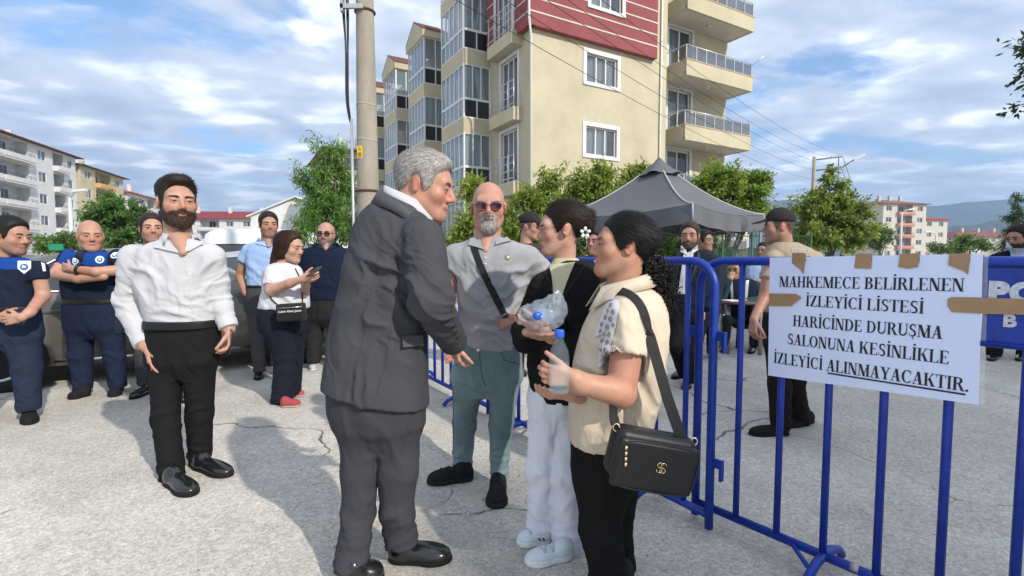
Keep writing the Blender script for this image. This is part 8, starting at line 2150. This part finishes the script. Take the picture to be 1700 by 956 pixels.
# cap-wearing officer behind the polo shirt
plain_person('officer in black cap seen between the bald man and the young woman', 5.6, (880, 520), dict(cx=881, top=357, chin=398, yaw=62, pitch=6, neck=(874, 410, 5.61), nr=.060, skin=(.48, .26, .18), ht=0, buzz=(.8, .02, .016, .014, .08)),
    [(404, 860, 892, .07), (409, 848, 904, .10), (417, 838, 914, .12), (440, 834, 916, .14), (480, 838, 912, .14), (505, 840, 910, .14)], [[(842, 428, 5.6, 11), (836, 460, 5.6, 10), (850, 490, 5.5, 9)], [(908, 428, 5.6, 11), (914, 460, 5.6, 10), (900, 490, 5.5, 9)]], (.05, .042, .035),
    [(498, 842, 910, .14), (520, 842, 910, .13)], [[(860, 518, 5.6, 16), (860, 560, 5.6, 13), (860, 612, 5.6, 11)], [(892, 518, 5.6, 16), (892, 560, 5.6, 13), (894, 612, 5.6, 11)]], (.015, .013, .012), shoes=[(G(860, 614), G(870, 626)), (G(894, 614), G(906, 624))], topname='uniform_shirt', cap=make_cap())
# dark-haired man behind the two women
plain_person('dark-haired person behind the two women, only the head showing', 6.0, (990, 520), dict(cx=989, top=380, chin=421, yaw=-30, neck=(990, 430, 6.02), ht=.014, skin=(.42, .24, .17)),
    [(424, 976, 1004, .07), (428, 964, 1018, .1), (435, 956, 1026, .12), (460, 954, 1028, .13), (500, 958, 1024, .13), (515, 960, 1022, .13)], [[(962, 444, 6, 10), (956, 475, 6, 9)], [(1020, 444, 6, 10), (1026, 475, 6, 9)]], (.02, .022, .03),
    [(506, 960, 1022, .13), (525, 960, 1022, .12)], [[(976, 525, 6, 14), (976, 565, 6, 11), (976, 605, 6, 10)], [(1006, 525, 6, 14), (1006, 565, 6, 11), (1006, 605, 6, 10)]], (.02, .02, .025), shoes=[(G(976, 604), G(970, 614)), (G(1006, 604), G(1000, 614))], hair=dict(col=(.02, .016, .014), top=.013, side=.008, strands=400))
# dark head behind the suit
plain_person('man behind the dark-suited man under the tent, face turned away', 6.6, (1170, 520), dict(cx=1169, top=381, chin=417, yaw=60, neck=(1168, 426, 6.62), ht=.014, skin=(.36, .2, .14)),
    [(420, 1156, 1182, .07), (424, 1146, 1192, .1), (431, 1138, 1200, .12), (455, 1136, 1202, .13), (490, 1140, 1198, .13), (505, 1142, 1196, .13)], [[(1142, 440, 6.6, 9), (1138, 475, 6.6, 8)], [(1196, 440, 6.6, 9), (1202, 475, 6.6, 8)]], (.02, .024, .035),
    [(498, 1142, 1196, .13), (515, 1142, 1196, .12)], [[(1156, 515, 6.6, 13), (1156, 550, 6.6, 10), (1156, 588, 6.6, 9)], [(1182, 515, 6.6, 13), (1182, 550, 6.6, 10), (1182, 588, 6.6, 9)]], (.02, .02, .025), shoes=[(G(1156, 590), G(1150, 598)), (G(1182, 590), G(1186, 598))], hair=dict(col=(.012, .010, .009), top=.014, side=.010, strands=400))
# man in light blue shirt at the back
plain_person('far man in light blue shirt standing behind the seated man', 8.4, (1266, 500), dict(cx=1267, top=401, chin=430, yaw=-25, neck=(1266, 436, 8.42), ht=.015, skin=(.42, .24, .17), stubble=(.4, .05, .04, .03)),
    [(434, 1256, 1276, .07), (437, 1248, 1284, .1), (443, 1243, 1289, .12), (460, 1242, 1290, .13), (485, 1244, 1288, .13), (495, 1246, 1286, .13)], [[(1246, 448, 8.4, 7), (1243, 462, 8.4, 7)], [(1286, 448, 8.4, 7), (1290, 462, 8.4, 7)]], (.28, .38, .58),
    [(490, 1246, 1286, .13), (502, 1246, 1286, .12)], [[(1256, 502, 8.4, 10), (1256, 528, 8.4, 8), (1256, 556, 8.4, 7)], [(1276, 502, 8.4, 10), (1276, 528, 8.4, 8), (1276, 556, 8.4, 7)]], (.02, .02, .03), shoes=[(G(1256, 557), G(1252, 562)), (G(1276, 557), G(1280, 562))], hair=dict(col=(.012, .010, .009), top=.010, side=.007, front=.0, strands=300, slen=.014),
    arms=[([(1244, 458, 8.4, 5), (1243, 472, 8.35, 4.5), (1252, 470, 8.2, 4)], dict(d=(1, -.2, .3), n=(0, 1, 0), t=(0, 0, 1), s=1)), ([(1289, 458, 8.4, 5), (1290, 475, 8.35, 4.5), (1288, 490, 8.3, 4)], dict(d=(0, -.2, -1), n=(-1, 0, 0), t=(0, -1, 0), s=1))])
# bearded man at the right edge
def suit2(p, sh):
    patch4(p, 'shirt_front', [sh], [(1676, 412), (1702, 412), (1698, 470), (1684, 470)], mat('pale_blue_shirt', (.42, .50, .66), rough=.9), 4, 8, lift=.008, th=.006, Yf=6.4)
    patch4(p, 'collar_wing', [sh], [(1672, 401), (1680, 410), (1688, 424), (1670, 416)], mat('pale_blue_shirt', (.42, .50, .66)), 3, 3, lift=.016, th=.01, Yf=6.4)
plain_person('bearded man in dark suit and blue shirt behind the barrier at the right edge', 6.6, (1680, 520), dict(cx=1691, top=372, chin=414, yaw=-32, pitch=14, neck=(1688, 424, 6.62), nr=.062, ht=.016, skin=(.46, .24, .17), stubble=(.5, .04, .03, .02)),
    [(416, 1670, 1708, .08), (420, 1652, 1726, .11), (428, 1642, 1736, .13), (455, 1636, 1742, .15), (490, 1640, 1738, .15), (512, 1642, 1736, .15)], [[(1646, 440, 6.6, 12), (1638, 475, 6.6, 11), (1644, 508, 6.5, 9)], [(1732, 440, 6.6, 12), (1740, 475, 6.6, 11), (1734, 508, 6.5, 9)]], (.010, .013, .024),
    [(500, 1644, 1732, .15), (525, 1644, 1732, .14)], [[(1660, 522, 6.6, 17), (1652, 555, 6.6, 13), (1650, 590, 6.6, 11)], [(1714, 522, 6.6, 17), (1706, 555, 6.6, 13), (1700, 592, 6.6, 11)]], (.012, .012, .015), shoes=[(G(1652, 590), G(1644, 600)), (G(1702, 590), G(1690, 600))], hair=dict(col=(.014, .010, .008), top=.011, side=.008, front=.002, strands=600, slen=.014), beard=dict(col=(.035, .02, .014), thick=.007), topname='jacket', topmat=SUITC, after=suit2)

def seated_man():
    Y = 7.3
    p = Person('seated man in reflective dark vest and teal sleeves resting chin on hand', *A(1238, 560, Y)[:2])
    p.head(1221, 427, 462, Y, yaw=-22, pitch=16, neck=(1228, 468, Y + .03), nr=.056, skin=(.42, .23, .16), ht=.012)
    p.hair((.06, .055, .05), top=.010, side=.006, strands=300)
    vest = (.012, .018, .035); teal = (.02, .06, .07)
    tor = rows([(462, 1214, 1246, .08, .02), (467, 1204, 1256, .11, .03), (478, 1200, 1262, .13, .04), (500, 1206, 1264, .14, .06), (528, 1212, 1264, .15, .08)], Y)
    sh = p.garment('safety_vest', [tor], [.02], vest, CLOTH)
    s1 = chain([(1206, 474, Y, 8.5), (1198, 496, Y - .12, 8), (1210, 466, Y - .26, 6)])
    s2 = chain([(1256, 474, Y, 9), (1266, 498, Y - .05, 8.5), (1240, 500, Y - .22, 6.5)])
    p.garment('sleeves', s1 + s2, .02, teal, CLOTH)
    for c4 in ([(1238, 466), (1243, 465), (1240, 500), (1235, 500)], [(1212, 468), (1216, 467), (1218, 500), (1214, 500)]):
        patch4(p, 'reflective_strip', [sh], c4, mat('reflective_grey', (.45, .46, .46), rough=.4), 3, 8, lift=.008, th=.004, Yf=Y - .1)
    p.arm([(1209, 468, Y - .25, 5), (1213, 462, Y - .25, 4.5)], dict(d=(.4, .2, 1), n=(.3, 1, -.3), t=(1, 0, 0), curl=(.9, .9, .6), s=1.0), h=.009)
    p.arm([(1242, 500, Y - .2, 5), (1234, 500, Y - .26, 4.5)], dict(d=(-1, -.2, 0), n=(0, .2, -1), t=(0, -1, 0), curl=(.2, .3, .2), s=1.0), h=.009)
    p.garment('trousers', [rows([(515, 1214, 1262, .14, .06), (532, 1214, 1264, .16, .04), (545, 1218, 1260, .10, .04)], Y)] + chain([(1224, 535, Y - .05, 10), (1208, 530, Y - .42, 8.5), (1204, 572, Y - .40, 7)]) + chain([(1250, 535, Y - .05, 10), (1252, 530, Y - .42, 8.5), (1252, 572, Y - .40, 7)]), .03, (.016, .018, .024), SUITC)
    p.shoe(G(1208, 578), G(1198, 586)); p.shoe(G(1254, 578), G(1244, 588))
    p.body([rows([(466, 1220, 1240, .05), (520, 1220, 1255, .09, .05)], Y)])
seated_man()
# ------------------------------------------------------------------ haze
hz = MB(); hz.box(-4400, 4400, -500, 4500, -1.0, 640)
ho = hz.build('haze', None); tag(ho, kind='stuff')
hm = bpy.data.materials.new('haze_air'); hm.use_nodes = True; ht = hm.node_tree; ht.nodes.clear()
hv = ht.nodes.new('ShaderNodeVolumePrincipled'); hv.inputs['Color'].default_value = (.48, .68, 1.0, 1); hv.inputs['Density'].default_value = .00028; hv.inputs['Anisotropy'].default_value = .2
hout = ht.nodes.new('ShaderNodeOutputMaterial'); ht.links.new(hv.outputs[0], hout.inputs['Volume']); ho.data.materials.append(hm)
